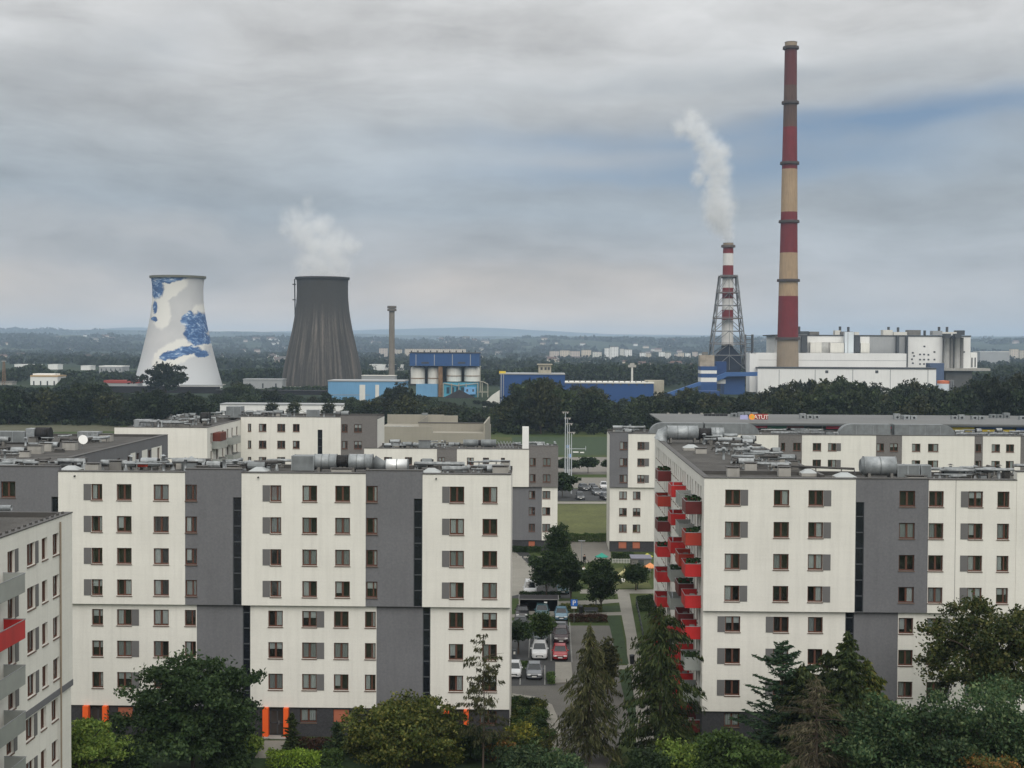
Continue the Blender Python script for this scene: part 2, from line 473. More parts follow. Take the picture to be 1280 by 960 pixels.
# ------------------------------------------------------------------ facade system
class Facade:
    def __init__(s, bld, ox, oy, theta):
        s.b = bld; s.o = Vector((ox - bld.location.x, oy - bld.location.y)); s.th = theta
        s.U = Vector((math.cos(theta), math.sin(theta))); s.N = Vector((math.sin(theta), -math.cos(theta)))
    def p(s, u, n, z):
        q = s.o + s.U * u + s.N * n
        return (q.x, q.y, z)
    def panel(s, name, u0, u1, z0, z1, out, m, holes=(), back=-.45, cap=False, seams=()):
        hs = []
        for h in holes:
            a, b, c, d = h
            if (a + b) / 2 > u0 and (a + b) / 2 < u1 and (c + d) / 2 > z0 and (c + d) / 2 < z1:
                hs.append((max(a, u0 + .02), min(b, u1 - .02), max(c, z0), min(d, z1)))
        us = sorted({u0, u1, *[h[0] for h in hs], *[h[1] for h in hs]})
        zs = sorted({z0, z1, *[h[2] for h in hs], *[h[3] for h in hs]})
        mb = MB(); p = s.p
        for i in range(len(us) - 1):
            for j in range(len(zs) - 1):
                uc, zc = (us[i] + us[i + 1]) / 2, (zs[j] + zs[j + 1]) / 2
                if any(h[0] < uc < h[1] and h[2] < zc < h[3] for h in hs): continue
                mb.quad(p(us[i], out, zs[j]), p(us[i + 1], out, zs[j]), p(us[i + 1], out, zs[j + 1]), p(us[i], out, zs[j + 1]))
        def ring(a, b, c, d):
            mb.quad(p(a, out, c), p(b, out, c), p(b, back, c), p(a, back, c))
            mb.quad(p(a, out, d), p(b, out, d), p(b, back, d), p(a, back, d))
            mb.quad(p(a, out, c), p(a, out, d), p(a, back, d), p(a, back, c))
            mb.quad(p(b, out, c), p(b, out, d), p(b, back, d), p(b, back, c))
        ring(u0, u1, z0, z1)
        for h in hs: ring(*h)
        o = build(mb, name, m, s.b)
        if cap:
            c = MB(); e = .05
            a0, a1 = u0 - .02, u1 + .02
            q = [p(a0, out + e, z1 + .004), p(a1, out + e, z1 + .004), p(a1, back - .05, z1 + .004), p(a0, back - .05, z1 + .004)]
            t = [(x, y, z + .07) for x, y, z in q]
            c.quad(*q); c.quad(*t)
            for k in range(4): c.quad(q[k], q[(k + 1) % 4], t[(k + 1) % 4], t[k])
            build(c, 'parapet_cap', CAP, s.b)
        for u in seams:
            c = MB(); c.quad(p(u - .02, out + .003, z0), p(u + .02, out + .003, z0), p(u + .02, out + .003, z1), p(u - .02, out + .003, z1))
            build(c, 'expansion_joint', GREY2, o)
        return o
    def window(s, u0, u1, z0, z1, out, shutter=None, sw=.66, cur=None, style='win', name='window', sill=True):
        wd, ht = round(u1 - u0, 2), round(z1 - z0, 2)
        fm, gm = win_mesh(wd, ht, style, sill)
        o = link(name, fm, s.b, s.p((u0 + u1) / 2, out, z0), s.th)
        if gm: link('pane', gm, o)
        if style == 'stair': return o
        if cur is None: cur = rnd.choices(range(8), (22, 15, 15, 14, 12, 9, 9, 5))[0]
        cm = cur_mesh(wd, ht, cur)
        if cm: link('blind' if cur in (4, 5, 8) else 'curtain', cm, o)
        if shutter:
            k = ('sh', round(sw, 2), ht)
            if k not in WC:
                b = MB(); b.box(-sw / 2, -.035, 0, sw / 2, .0, ht)
                WC[k] = b.mesh('shutter', SHUT)
            sx = (-wd / 2 - sw / 2 - .01) if shutter == 'L' else (wd / 2 + sw / 2 + .01)
            link('shutter', WC[k], o, (sx, 0, 0))
        return o

WC = {}
def win_mesh(wd, ht, style, sill):
    k = ('w', wd, ht, style, sill)
    if k in WC: return WC[k]
    b = MB(); y0, y1 = .17, .24; f = .095; a = wd / 2
    if style == 'stair':
        b.box(-a, .16, 0, a, .18, ht, 1)
        b.box(-a, .10, 0, -a + .06, .16, ht); b.box(a - .06, .10, 0, a, .16, ht)
        z = 1.4
        while z < ht - .2:
            b.box(-a + .06, .11, z - .05, a - .06, .16, z + .05); z += 1.4
        WC[k] = (b.mesh('stair_window', [DCLAD, STAIRG]), None)
        return WC[k]
    b.box(-a, y0, 0, -a + f, y1, ht); b.box(a - f, y0, 0, a, y1, ht)
    b.box(-a + f, y0, 0, a - f, y1, f * 1.2); b.box(-a + f, y0, ht - f, a - f, y1, ht)
    if wd > 1.05:
        b.box(-.085, y0 - .01, f * 1.2, .085, y1, ht - f)
    elif wd > .7:
        b.box(.08, y0 - .01, f * 1.2, .2, y1, ht - f)
    if sill: b.box(-a - .04, -.07, -.075, a + .04, y0, -.004, 1)
    g = MB(); g.quad((-a + f, .21, f), (a - f, .21, f), (a - f, .21, ht - f), (-a + f, .21, ht - f))
    WC[k] = (b.mesh('window', [FRAME, SILL]), g.mesh('pane', GLASS))
    return WC[k]
def cur_mesh(wd, ht, kind):
    if kind == 0: return None
    k = ('c', wd, ht, kind)
    if k in WC: return WC[k]
    a = wd / 2 - .08; t = ht - .06
    def drape(x0, x1, z0, z1, m):
        b = MB(); n = max(4, int((x1 - x0) / .09)); xs = [x0 + (x1 - x0) * i / n for i in range(n + 1)]
        for i in range(n):
            ya = .265 + (.03 if i % 2 else -.01); yb = .265 + (-.01 if i % 2 else .03)
            b.quad((xs[i], ya, z0), (xs[i + 1], yb, z0), (xs[i + 1], yb, z1), (xs[i], ya, z1))
        return b.mesh('curtain', m)
    if kind == 1: me = drape(-a, -a * .1, .1, t, CURT)
    elif kind == 2: me = drape(a * .15, a, .1, t, CURT)
    elif kind == 3: me = drape(-a, a, .1, t, CURT2)
    elif kind == 4: me = MB().box(-a, .26, ht * .55, a, .28, t).mesh('blind', CURT)
    elif kind == 5: me = MB().box(-a, .26, ht * .25, -.02, .28, t).mesh('blind', CURT)
    elif kind == 6: me = drape(-a, a * .2, .1, t, CURT2)
    elif kind == 7: me = drape(-a, a, .15, t, CURT)
    else: me = MB().box(-a - .05, .10, .08, a + .05, .115, t + .02).mesh('blind', BLIND)
    WC[k] = me
    return me

def core(bld, x0, y0, x1, y1, z1, mats=(None,) * 4, roofz=None):
    """building body: mats order front(-Y), right(+X), back(+Y), left(-X)"""
    bx, by = bld.location.x, bld.location.y
    x0 -= bx; x1 -= bx; y0 -= by; y1 -= by
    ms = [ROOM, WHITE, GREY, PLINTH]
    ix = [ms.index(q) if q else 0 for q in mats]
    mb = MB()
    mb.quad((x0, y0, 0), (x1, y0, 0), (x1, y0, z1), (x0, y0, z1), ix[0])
    mb.quad((x1, y0, 0), (x1, y1, 0), (x1, y1, z1), (x1, y0, z1), ix[1])
    mb.quad((x1, y1, 0), (x0, y1, 0), (x0, y1, z1), (x1, y1, z1), ix[2])
    mb.quad((x0, y1, 0), (x0, y0, 0), (x0, y0, z1), (x0, y1, z1), ix[3])
    build(mb, 'wall_core', ms, bld)
    r = MB(); r.box(x0 + .01, y0 + .01, z1 + .004, x1 - .01, y1 - .01, z1 + .08)
    o = build(r, 'roof', ROOF, bld)
    # back and side parapet kerbs
    k = MB()
    k.box(x0, y1 - .35, z1 + .082, x1, y1, z1 + .42)
    build(k, 'roof_kerb', CAP, bld)
    return o

# --- roof equipment, all fixed to its building
def round_duct(bld, x0, x1, y, z, r, m=ZINC, bands=2, legs=True):
    bx, by = bld.location.x, bld.location.y
    x0 -= bx; x1 -= bx; y -= by
    o = build(MB().tube([(x0, y, z), (x1, y, z)], r, 20), 'ventilation_duct', m, bld, smooth=False)
    for p in o.data.polygons: p.use_smooth = len(p.vertices) == 4
    b = MB()
    for i in range(bands + 2):
        x = x0 + (x1 - x0) * i / (bands + 1)
        b.tube([(x - .04, y, z), (x + .04, y, z)], r + .03, 20)
    build(b, 'duct_band', BLACK if m is BLACK else ZINCD, o)
    if legs:
        l = MB()
        for x in (x0 + .4, x1 - .4):
            l.box(x - .12, y - r * .8, z - r - .35, x + .12, y + r * .8, z - r * .72)
        build(l, 'duct_support', CONCD, o)
    return o
def box_duct(bld, x0, x1, y0, y1, z0, z1, m=ZINCD):
    bx, by = bld.location.x, bld.location.y
    mb = MB(); mb.box(x0 - bx, y0 - by, z0, x1 - bx, y1 - by, z1)
    o = build(mb, 'box_duct', m, bld)
    b = MB(); n = max(1, int((x1 - x0) / 1.2))
    for i in range(n + 1):
        x = x0 + (x1 - x0) * i / n - bx
        b.box(x - .03, y0 - by - .03, z0, x + .03, y1 - by + .03, z1 + .03)
    build(b, 'duct_flange', ZINC, o)
    return o
def skylight(bld, x, y, z, s=1.5):
    b = MB(); x -= bld.location.x; y -= bld.location.y
    b.cbox(x, y, z, s, s, .28)
    o = build(b, 'skylight', CONC, bld)
    d = MB(); h = s / 2 - .03; z2 = z + .284
    for k in range(4):
        c = [(-h, -h), (h, -h), (h, h), (-h, h)]
        a, e = c[k], c[(k + 1) % 4]
        d.quad((x + a[0], y + a[1], z2), (x + e[0], y + e[1], z2), (x + e[0] * .35, y + e[1] * .35, z2 + .33), (x + a[0] * .35, y + a[1] * .35, z2 + .33))
    d.quad(*[(x + a * .35, y + e * .35, z2 + .33) for a, e in c])
    build(d, 'skylight_dome', DOME, o)
def vent_block(bld, x, y, z, sx=1.0, sy=.8, h=.8, m=CONC):
    x -= bld.location.x; y -= bld.location.y
    o = build(MB().cbox(x, y, z, sx, sy, h), 'vent_block', m, bld)
    build(MB().cbox(x, y, z + h + .08, sx + .12, sy + .12, .06).cbox(x - sx * .35, y, z + h, .06, sy * .8, .08).cbox(x + sx * .35, y, z + h, .06, sy * .8, .08), 'vent_cover', CAP, o)
def pipe(bld, pts, r=.14, m=LAG):
    bx, by = bld.location.x, bld.location.y
    q = [(x - bx, y - by, z) for x, y, z in pts]
    o = build(MB().tube(q, r, 9), 'roof_pipe', m, bld, smooth=True)
    f = MB()
    for a, b in zip(q[:-1], q[1:]):
        L = math.dist(a, b)
        if abs(a[2] - b[2]) > .1 or L < 1: continue
        for i in range(max(1, int(L / 2.2))):
            t = (i + .5) / max(1, int(L / 2.2))
            x, y, z = [a[c] + (b[c] - a[c]) * t for c in range(3)]
            f.cbox(x, y, z - r - .35, .10, .10, .36); f.cbox(x, y, z - r - .52, .35, .35, .14)
    if f.v: build(f, 'pipe_support', CONCD, o)
    return o
def clutter(bld, x0, x1, y0, y1, z, n, seed, big=.5):
    """short runs of lagged pipe with elbows, cowls, tees and small plant scattered over a roof"""
    g = random.Random(seed)
    for i in range(n):
        y = g.uniform(y0, y1); a = g.uniform(x0, x1 - 2); L = g.choice((g.uniform(.8, 2.2), g.uniform(1.5, 4.5))); b = min(a + L, x1)
        zz = z + g.uniform(.35, 1.0); r = g.choice((.06, .08, .11, .14, .2))
        pts = [(a, y, z + .1), (a, y, zz), (b, y, zz)]
        if g.random() < .6: pts += [(b, min(y1, y + g.uniform(.6, 2.6)), zz)]
        if g.random() < .5: pts += [(pts[-1][0], pts[-1][1], z + .1)]
        pipe(bld, pts, r, g.choice((LAG, LAG, ZINC, ZINCD, CAP)))
    for i in range(n):
        x, y = g.uniform(x0, x1), g.uniform(y0, y1); k = g.random()
        lx, ly = x - bld.location.x, y - bld.location.y
        if k < .35:
            vent_block(bld, x, y, z, g.uniform(.5, 1.3), g.uniform(.5, 1), g.uniform(.3, .9), g.choice((CONC, ZINCD, CONCD, CAP)))
        elif k < .7:
            h = g.uniform(.5, 1.2)
            o = build(MB().tube([(lx, ly, z), (lx, ly, z + h)], .14, 10), 'vent_cowl', g.choice((ZINC, ZINCD)), bld, smooth=True)
            build(MB().tube([(lx, ly, z + h + .1), (lx, ly, z + h + .22)], .28, 10, r1=.05), 'cowl_cap', g.choice((ZINC, CAP)), o)
        else:
            h = g.uniform(.5, .9); r = g.uniform(.22, .42); L = g.uniform(.8, 1.8)
            o = build(MB().tube([(lx - L / 2, ly, z + h), (lx + L / 2, ly, z + h)], r, 14), 'silencer', g.choice((ZINC, ZINCD, LAG)), bld, smooth=False)
            build(MB().tube([(lx - L / 2 - .14, ly, z + h), (lx - L / 2 - .004, ly, z + h)], r * .8, 14), 'duct_end', BLACK, o); build(MB().tube([(lx + L / 2 + .004, ly, z + h), (lx + L / 2 + .14, ly, z + h)], r * .8, 14), 'duct_end', BLACK, o)
            build(MB().cbox(lx, ly, z, .3, r * 1.6, h - r * .8), 'duct_support', CONCD, o)

def balcony(bld, X, y0, y1, ztop, side, m, proj=1.45, plants=False, extra=2):
    """side -1 projects towards -X, +1 towards +X; ztop is the hand-rail height"""
    bx, by = bld.location.x, bld.location.y
    a = X - bx; y0 -= by; y1 -= by; b = a + side * proj; e = .04
    xs, xe = min(a, b), max(a, b); z0 = ztop - 1.12
    mb = MB()
    mb.box(xs + .02, y0, z0, xe - .02, y0 + e, ztop); mb.box(xs + .02, y1 - e, z0, xe - .02, y1, ztop)
    xo = b - side * e
    mb.box(min(b, xo), y0 + e, z0, max(b, xo), y1 - e, ztop)
    o = build(mb, 'balcony', m, bld)
    build(MB().box(xs + .01, y0 + .03, z0 - .02, xe - .03, y1 - .03, z0 + .14), 'balcony_slab', CONCD, o)
    r = MB()
    r.tube([(a, y0, ztop + .03), (b, y0, ztop + .03), (b, y1, ztop + .03), (a, y1, ztop + .03)], .028, 6)
    build(r, 'handrail', STEEL, o)
    if plants:
        g = random.Random(int(ztop * 10)); f = MB()
        for i in range(40):
            x, y, z = g.uniform(xs + .1, xe - .1), y0 + g.uniform(.1, .5), ztop + g.uniform(-.1, .45); s = .12
            f.quad((x - s, y, z - s), (x + s, y + s, z), (x + s, y - s * .5, z + s), (x - s, y + s, z + s))
        build(f, 'balcony_plants', mat('pot_plants', (.02, .045, .015), .9, .3, 6), o)
    if extra == 0:
        c = MB(); ym = (y0 + y1) / 2                        # folding airer with washing
        for q in range(5): c.quad((xs + .35, ym - .5 + q * .24, ztop - .35), (xs + .35, ym - .34 + q * .24, ztop - .35), (xs + .35, ym - .34 + q * .24, ztop + .32), (xs + .35, ym - .5 + q * .24, ztop + .32))
        build(c, 'laundry', mat('laundry_cloth', (.42, .44, .50), .9, .4, 5), o)
    elif extra == 1:
        build(MB().box(xs + .5, y0 + .3, z0 + .14, xs + .95, y0 + .75, z0 + .58).box(xs + .5, y0 + .75, z0 + .14, xs + .95, y0 + .8, ztop + .05), 'balcony_chair', CONCD, o)

def XZ(Y):
    return (lambda px, py: P(px, py, Y).x), (lambda px, py: P(px, py, Y).z)

# ================= left front block
YF = 123.4
def front_left():
    b = thing('apartment_building', 'long eight storey cream and grey apartment block facing us on the left with orange doorways', 'apartment building', (-26, 128, 0))
    X, Z = XZ(123.0); f = Facade(b, 0, YF, 0)
    zt = Z(400, 592); zg = Z(265, 587); zm = Z(400, 757.5); zm2 = zm - .02; zb = Z(400, 886)
    rows_u = [607, 647, 687, 726.5]; rows_l = [765, 804.5, 844]; h = 20.3
    zr = lambda y: (Z(400, y + h), Z(400, y))
    wu, wl = [], []   # (px0, px1, shutter, px of shutter)
    for d in (0, 223.5):
        wu += [(114.2 + d, 128 + d, 'L'), (146 + d * 1.037, 164.5 + d * 1.037, None), (192 + d * 1.015, 211 + d * 1.013, None), (231.6 + d * 1.012, 246 + d * 1.01, None)]
        wl += [(115 + d * .987, 129 + d * 1.005, None) if d == 0 else (335.3, 353.5, None), (146.2 + d * 1.035, 164.5 + d * 1.035, 'R'), (192 + d * 1.008, 211 + d * 1.005, None), (231 + d * 1.007, 245 + d * 1.005, None)]
    wu += [(562, 580, 'L'), (603, 621.5, None)]
    wl += [(561, 579, None), (602.5, 621, None)]
    holes = []
    Xu = lambda p: X(p, 680); Xl = lambda p: P(p, 820, 123.4).x
    wins = []
    for y in rows_u:
        z0, z1 = zr(y)
        for a, c, s in wu: wins.append((Xu(a), Xu(c), z0, z1, .4, s))
        wins.append((Xu(0.5), Xu(18.5), z0 + .15, z1 + .15, .2, None)); wins.append((Xu(-60), Xu(-42), z0 + .15, z1 + .15, .2, None))
    for y in rows_l:
        z0, z1 = zr(y)
        for a, c, s in wl: wins.append((Xl(a), Xl(c), z0, z1, 0, s))
    holes += [q[:4] for q in wins]
    slots_u = [(Xu(291), Xu(302) - .03), (Xu(517), Xu(528) - .03)]
    slots_l = [(Xl(303.4), Xl(313) - .03), (Xl(528.4), Xl(538) - .03)]
    zs = Z(400, 622.5)
    hs = [(a, c, zm + .02, zs) for a, c in slots_u]; hl = [(a, c, zb + .02, zm - .1) for a, c in slots_l]
    x63 = (Xu(63.5), Xu(73) - .03, Z(30, 700), Z(30, 621))
    H = holes + hs + hl + [x63]
    # upper, jettied
    f.panel('grey_wall', Xu(-120), Xu(73), zm, Z(30, 583.5), .2, GREY, H, cap=True)
    f.panel('white_wall', Xu(73), Xu(231.3), zm, zt, .4, WHITE, H, cap=True, seams=())
    f.panel('grey_wall', Xu(231.3), Xu(302), zm, zg, .36, GREY, H, cap=True)
    f.panel('white_wall', Xu(302), Xu(457), zm, zt, .4, WHITE, H, cap=True)
    f.panel('grey_wall', Xu(457), Xu(528), zm, zg, .36, GREY, H, cap=True)
    f.panel('white_wall', Xu(528), Xu(638.3), zm, zt, .4, WHITE, H, cap=True)
    # lower
    f.panel('white_wall', Xl(20), Xl(246), zb, zm2, 0, WHITE, H, seams=())
    f.panel('grey_wall', Xl(246), Xl(313), zb, zm2, -.03, GREY, H)
    f.panel('white_wall', Xl(313), Xl(470.5), zb, zm2, 0, WHITE, H)
    f.panel('grey_wall', Xl(470.5), Xl(538), zb, zm2, -.03, GREY, H)
    f.panel('white_wall', Xl(538), Xl(637), zb, zm2, 0, WHITE, H)
    for u0, u1, z0, z1, o, s in wins: f.window(u0, u1, z0, z1, o, s)
    for a, c, z0, z1 in hs: f.window(a, c, z0, z1, .36, style='stair', name='stair_window')
    for a, c, z0, z1 in hl: f.window(a, c, z0, z1, -.03, style='stair', name='stair_window')
    f.window(*x63, .2, style='stair', name='stair_window')
    # plinth with portals
    doors = [(Xl(112), Xl(129)), (Xl(336.5), Xl(355)), (Xl(562), Xl(580))]
    dh = [(a, c, .1, zb - .05) for a, c in doors]
    bw = [(Xl(375), Xl(395.5), 7), (Xl(416.3), Xl(436), 8), (Xl(146), Xl(165), 8), (Xl(600), Xl(621), 6), (Xl(193), Xl(211), 3)]
    zb0, zb1 = Z(400, 905.5), Z(400, 888.5)
    bh = [(a, c, zb0, zb1) for a, c, k in bw]
    f.panel('plinth_wall', Xl(20), Xl(636.6), 0, zb - .004, -.16, PLINTH, dh + bh)
    for a, c, k in bw: f.window(a, c, zb0, zb1, -.16, cur=k)
    for a, c in doors:
        m_ = MB(); m_.box(-(c - a) / 2, .3, 0, (c - a) / 2, .34, zb - .3, 1)
        for q in (-1, 0, 1): m_.box(q * (c - a) / 2.1 - .05, .24, 0, q * (c - a) / 2.1 + .05, .3, zb - .3)
        m_.box(-(c - a) / 2, .24, 1.0, (c - a) / 2, .3, 1.1); m_.box(-(c - a) / 2, .24, 2.15, (c - a) / 2, .3, 2.28)
        d = build(m_, 'entrance_door', [DCLAD, STAIRG], b, f.p((a + c) / 2, -.16, .1))
        build(MB().box(.12, .2, .9, .16, .235, 1.25), 'handle', STEEL, d)
        for q, wdt in ((a - .52, .5), (c + .02, .42)):
            m2 = MB(); p0 = f.p(q, .42, 0); p1 = f.p(q + wdt, -.155, 0)
            m2.box(p0[0], p0[1], 0, p1[0], p1[1], zb - .006)
            build(m2, 'entrance_pillar', ORANGE, b)
        s = MB(); p0 = f.p(a - .6, .9, 0); p1 = f.p(c + .5, -.2, 0); s.box(p0[0], p0[1], 0.03, p1[0], p1[1], .1)
        build(s, 'door_step', CONC, b)
    zr_ = zt - .35
    core(b, Xu(-120), YF + .45, Xu(637.5), 131.5, zr_, (None, WHITE, WHITE, WHITE))
    # rain-water spouts
    for p in (94, 323, 545): build(MB().tube([f.p(Xu(p), .3, zt - .35), f.p(Xu(p), .62, zt - .37)], .07, 8), 'rain_spout', BLACK, b)
    z = zr_ + .09
    x = lambda p: P(p, 577, 127).x
    # the big round duct train
    box_duct(b, x(367), x(394), 126, 128, z + .25, z + 1.55)
    round_duct(b, x(394), x(421), 127, z + 1.0, .68)
    round_duct(b, x(421), x(437), 127, z + 1.0, .60, BLACK, 5)
    round_duct(b, x(437), x(466), 127, z + 1.0, .70)
    build(MB().tube([(x(466) + 26, -1, z + 1.0), (x(478) + 26, -1, z + .6), (x(486) + 26, -1, z + .75)], .66, 16, r1=.45), 'duct_elbow', ZINCD, b, smooth=True)
    round_duct(b, x(484), x(511), 126.2, z + .78, .55, mat('bright_duct', (.78, .79, .78), .45, .05, 1, metal=.6), 1)
    vent_block(b, x(431), 125.2, z, 1.8, .8, .45); vent_block(b, x(124), 125.3, z, 1.2, .9, .75, CONC); vent_block(b, x(297), 125.3, z, 1.0, .9, .6, CONC)
    vent_block(b, x(70), 125.3, z, 1.2, .8, .6, CONCD); vent_block(b, x(258), 125.3, z, 1.0, .8, .55, CONCD); vent_block(b, x(626), 126, z, 1.4, .8, .7)
    for p in (97, 329, 541): skylight(b, x(p), 125.2, z, 1.75)
    for p0, p1, yy, hh, r in ((518, 580, 127.5, .85, .17), (520, 575, 128.4, .75, .12), (598, 629, 127, .7, .17), (0, 40, 127.5, .8, .17), (75, 107, 126.6, .95, .22), (128, 158, 126.8, .8, .26),
                              (215, 255, 127.2, .95, .24), (262, 300, 127.4, .75, .15), (305, 345, 127.3, .8, .2), (30, 75, 126.9, .7, .13), (330, 366, 128.6, .95, .14)):
        pipe(b, [(x(p0), yy, z + .1), (x(p0), yy, z + hh), (x(p1), yy, z + hh), (x(p1), yy, z + .1)], r)
    clutter(b, x(-40), x(360), 125.6, 131, z, 34, 3); clutter(b, x(515), x(636), 126, 131, z, 8, 5)
    build(MB().cbox(x(176) + 26, 127.6 - 128, z + .35, .9, .5, .3), 'red_roof_cover', RED2, b)
    return b
front_left()

# ================= right front block with the balcony wing
def front_right():
    Xc = P(880, 640, 123).x
    b = thing('apartment_building', 'cream and grey apartment block on the right whose long side carries red balconies', 'apartment building', (Xc + 20, 140, 0))
    X, Z = XZ(123.0); f = Facade(b, 0, YF, 0)
    zt = Z(970, 598.5); zm = Z(970, 764.5); zb = Z(970, 891.5)
    Xu = lambda p: X(p, 680); Xl = lambda p: P(p, 820, 123.4).x
    h = 19.8; wins = []
    zr = lambda y: (Z(920, y + h), Z(920, y))
    for y in (612, 652, 692, 732):
        z0, z1 = zr(y)
        for a, c, s in ((906, 925, 'R'), (966.7, 986, None), (1010, 1028.8, 'R'), (1123.8, 1143.5, None), (1160.5, 1179, None), (1210, 1228, 'L'), (1246, 1261, None), (1296, 1315, None), (1340, 1358, None)):
            wins.append((Xu(a), Xu(c), z0, z1, .36 if 1080 < a < 1150 else .4, s))
    for y in (771.5, 811.5, 851.2):
        z0, z1 = zr(y)
        for a, c, s in ((906, 925, 'L'), (966.3, 985.5, 'L'), (1009.5, 1028, None), (1122.8, 1141, None), (1158.5, 1177.5, 'R'), (1206, 1225, None), (1248, 1266, 'R'), (1296, 1315, None)):
            wins.append((Xl(a), Xl(c), z0, z1, 0, s))
    su = (Xu(1069) + .03, Xu(1080), zm + .02, Z(970, 627)); sl = (Xl(1056) + .03, Xl(1067), zb + .02, zm - .1)
    H = [q[:4] for q in wins] + [su, sl]
    f.panel('white_wall', Xc, Xu(1069), zm, zt, .4, WHITE, H, cap=True)
    f.panel('grey_wall', Xu(1069), Xu(1160), zm, zt + .03, .36, GREY, H, cap=True)
    f.panel('white_wall', Xu(1160), Xu(1270), zm, zt, .4, WHITE, H, cap=True, seams=(Xu(1194),))
    f.panel('white_wall', Xu(1270), Xu(1420), zm, zt + .75, .44, WHITE, H, cap=True)
    f.panel('white_wall', Xc + .02, Xl(1056), zb, zm - .02, 0, WHITE, H)
    f.panel('grey_wall', Xl(1056), Xl(1122), zb, zm - .02, -.03, GREY, H)
    f.panel('white_wall', Xl(1122), Xl(1420), zb, zm - .02, 0, WHITE, H)
    for q in wins: f.window(*q[:5], q[5])
    f.window(*su, .36, style='stair', name='stair_window'); f.window(*sl, -.03, style='stair', name='stair_window')
    z0, z1 = Z(920, 911), Z(920, 893.5)
    bw = [(Xl(906), Xl(925), z0, z1), (Xl(966), Xl(985), z0, z1), (Xl(1010), Xl(1028), z0, z1), (Xl(1158), Xl(1177), z0, z1)]
    f.panel('plinth_wall', Xc + .04, Xl(1420), 0, zb - .004, -.16, PLINTH, bw)
    for i, q in enumerate(bw): f.window(*q, -.16, cur=(7, 3, 8, 0)[i])
    # the balcony side, facing -X
    s = Facade(b, Xc, 0, R(-90)); zh = []; sw = []
    ztops = [zr(612)[1] - 2.8 * k for k in range(7)]
    for k, zt_ in enumerate(ztops):
        yy = 125.2
        i = 0
        while yy < 176:
            if any(a - .2 < yy < c + .2 for a, c in ((124.6, 129.4), (130.6, 136), (138.6, 144.4), (154.8, 160.6))) and i % 2 == 0:
                q = (-(yy + .95), -yy, zt_ - 2.15, zt_ + .05)
            else:
                q = (-(yy + (1.25 if i % 3 else .8)), -yy, zt_ - 1.42, zt_)
            sw.append((q, k)); yy += (2.0, 2.35, 2.7)[i % 3]; i += 1
    zh = [q for q, k in sw]
    s.panel('balcony_wall', -178, -YF - .47, zb, zt, 0, WHITE, zh, cap=True)
    s.panel('plinth_wall', -178, -YF - .47, 0, zb - .004, -.12, PLINTH)
    for q, k in sw: s.window(*q, 0, name='window' if q[3] - q[2] < 1.6 else 'balcony_door', sill=q[3] - q[2] < 1.6)
    c1 = [DRED, RED2, RED, RED, RED, GPAN, GPAN, DRED]; c1b = [GPAN, GPAN, RED2, DRED, DRED, RED, RED, RED]
    c2 = [RED, RED, RED, GPAN, GPAN, RED, RED, RED]; c3 = [DRED, RED2, DRED, RED, RED, RED, RED, RED]
    zrail = P(866, 627, 124.6).z
    for (y0, y1, cs) in ((124.6, 127.9, c1), (130.6, 134, c1b), (138.6, 142.2, c2), (154.8, 158.6, c3)):
        for k, m in enumerate(cs):
            balcony(b, Xc, y0, y1, zrail - 2.8 * k, -1, m, plants=(k in (0, 2) and cs is not c2 and cs is not c1b) or (k + len(cs) + int(y0)) % 4 == 1, extra=(k * 3 + int(y0)) % 3)
    zr_ = zt - .35
    core(b, Xc + .45, YF + .45, Xu(1420), 130.2, zr_, (None, WHITE, WHITE, None))
    core(b, Xc + .45, 130.2, Xc + 11.2, 178, zr_ - .003, (WHITE, WHITE, WHITE, None))
    z = zr_ + .09
    lx, ly = b.location.x, b.location.y
    build(MB().box(Xc + 10.85 - lx, 126.4 - ly, z, Xc + 11.2 - lx, 178 - ly, z + .34), 'roof_kerb', CAP, b)
    x = lambda p, y=578, Y=127: P(p, y, Y).x
    # round duct, boxes and pipes over the grey bay
    round_duct(b, x(1078), x(1117), 126.6, z + 1.15, .85, ZINC, 1)
    build(MB().tube([(x(1078) - lx, 126.6 - ly, z + 1.15), (x(1074) - lx, 126.6 - ly, z + 1.15)], .84, 18, r1=.6), 'duct_cowl', ZINCD, b)
    for a, c in ((1119, 1131), (1132, 1146), (1148, 1160)): box_duct(b, x(a), x(c), 126, 127.6, z + .2, z + 1.25, ZINCD)
    vent_block(b, x(1138), 125, z, 1.7, .8, .35)
    for p0, p1, yy, hh in ((1172, 1222, 126.3, .85), (1180, 1240, 127.1, .75), (1215, 1262, 126, .95), (1160, 1210, 128, .8), (1265, 1330, 126.5, 1.3)):
        pipe(b, [(x(p0), yy, z + .1), (x(p0), yy, z + hh), (x(p1), yy, z + hh), (x(p1), yy, z + .1)], .15)
    clutter(b, x(1165), x(1275), 125.5, 129, z, 8, 12)
    skylight(b, x(1052), 125.6, z, 1.9); skylight(b, P(1008, 588, 130).x, 129, z, 1.5)
    pipe(b, [(P(975, 583, 130).x, 131, z + .1), (P(975, 583, 130).x, 131, z + .75), (P(1062, 583, 130).x, 128, z + .75), (P(1062, 583, 130).x, 128, z + .1)], .11, CAP)
    # wing roof clutter
    clutter(b, Xc + 4.6, Xc + 10.5, 132, 172, z, 34, 21)
    for (p, py, Y) in ((916, 590, 128), (980, 588, 128.5), (938, 580, 133)): vent_block(b, P(p, py, Y).x, Y, z, 1.1, .9, .75)
    # big silver duct near the far end of the wing
    Y = 171.0
    a, c, d, e = P(834, 545, Y).x, P(872, 545, Y).x, P(889, 545, Y).x, P(904, 545, Y).x
    round_duct(b, a, c, Y, z + 1.3, .85); round_duct(b, c, d, Y, z + 1.15, .72, BLACK, 4); round_duct(b, d, e, Y, z + 1.2, .75)
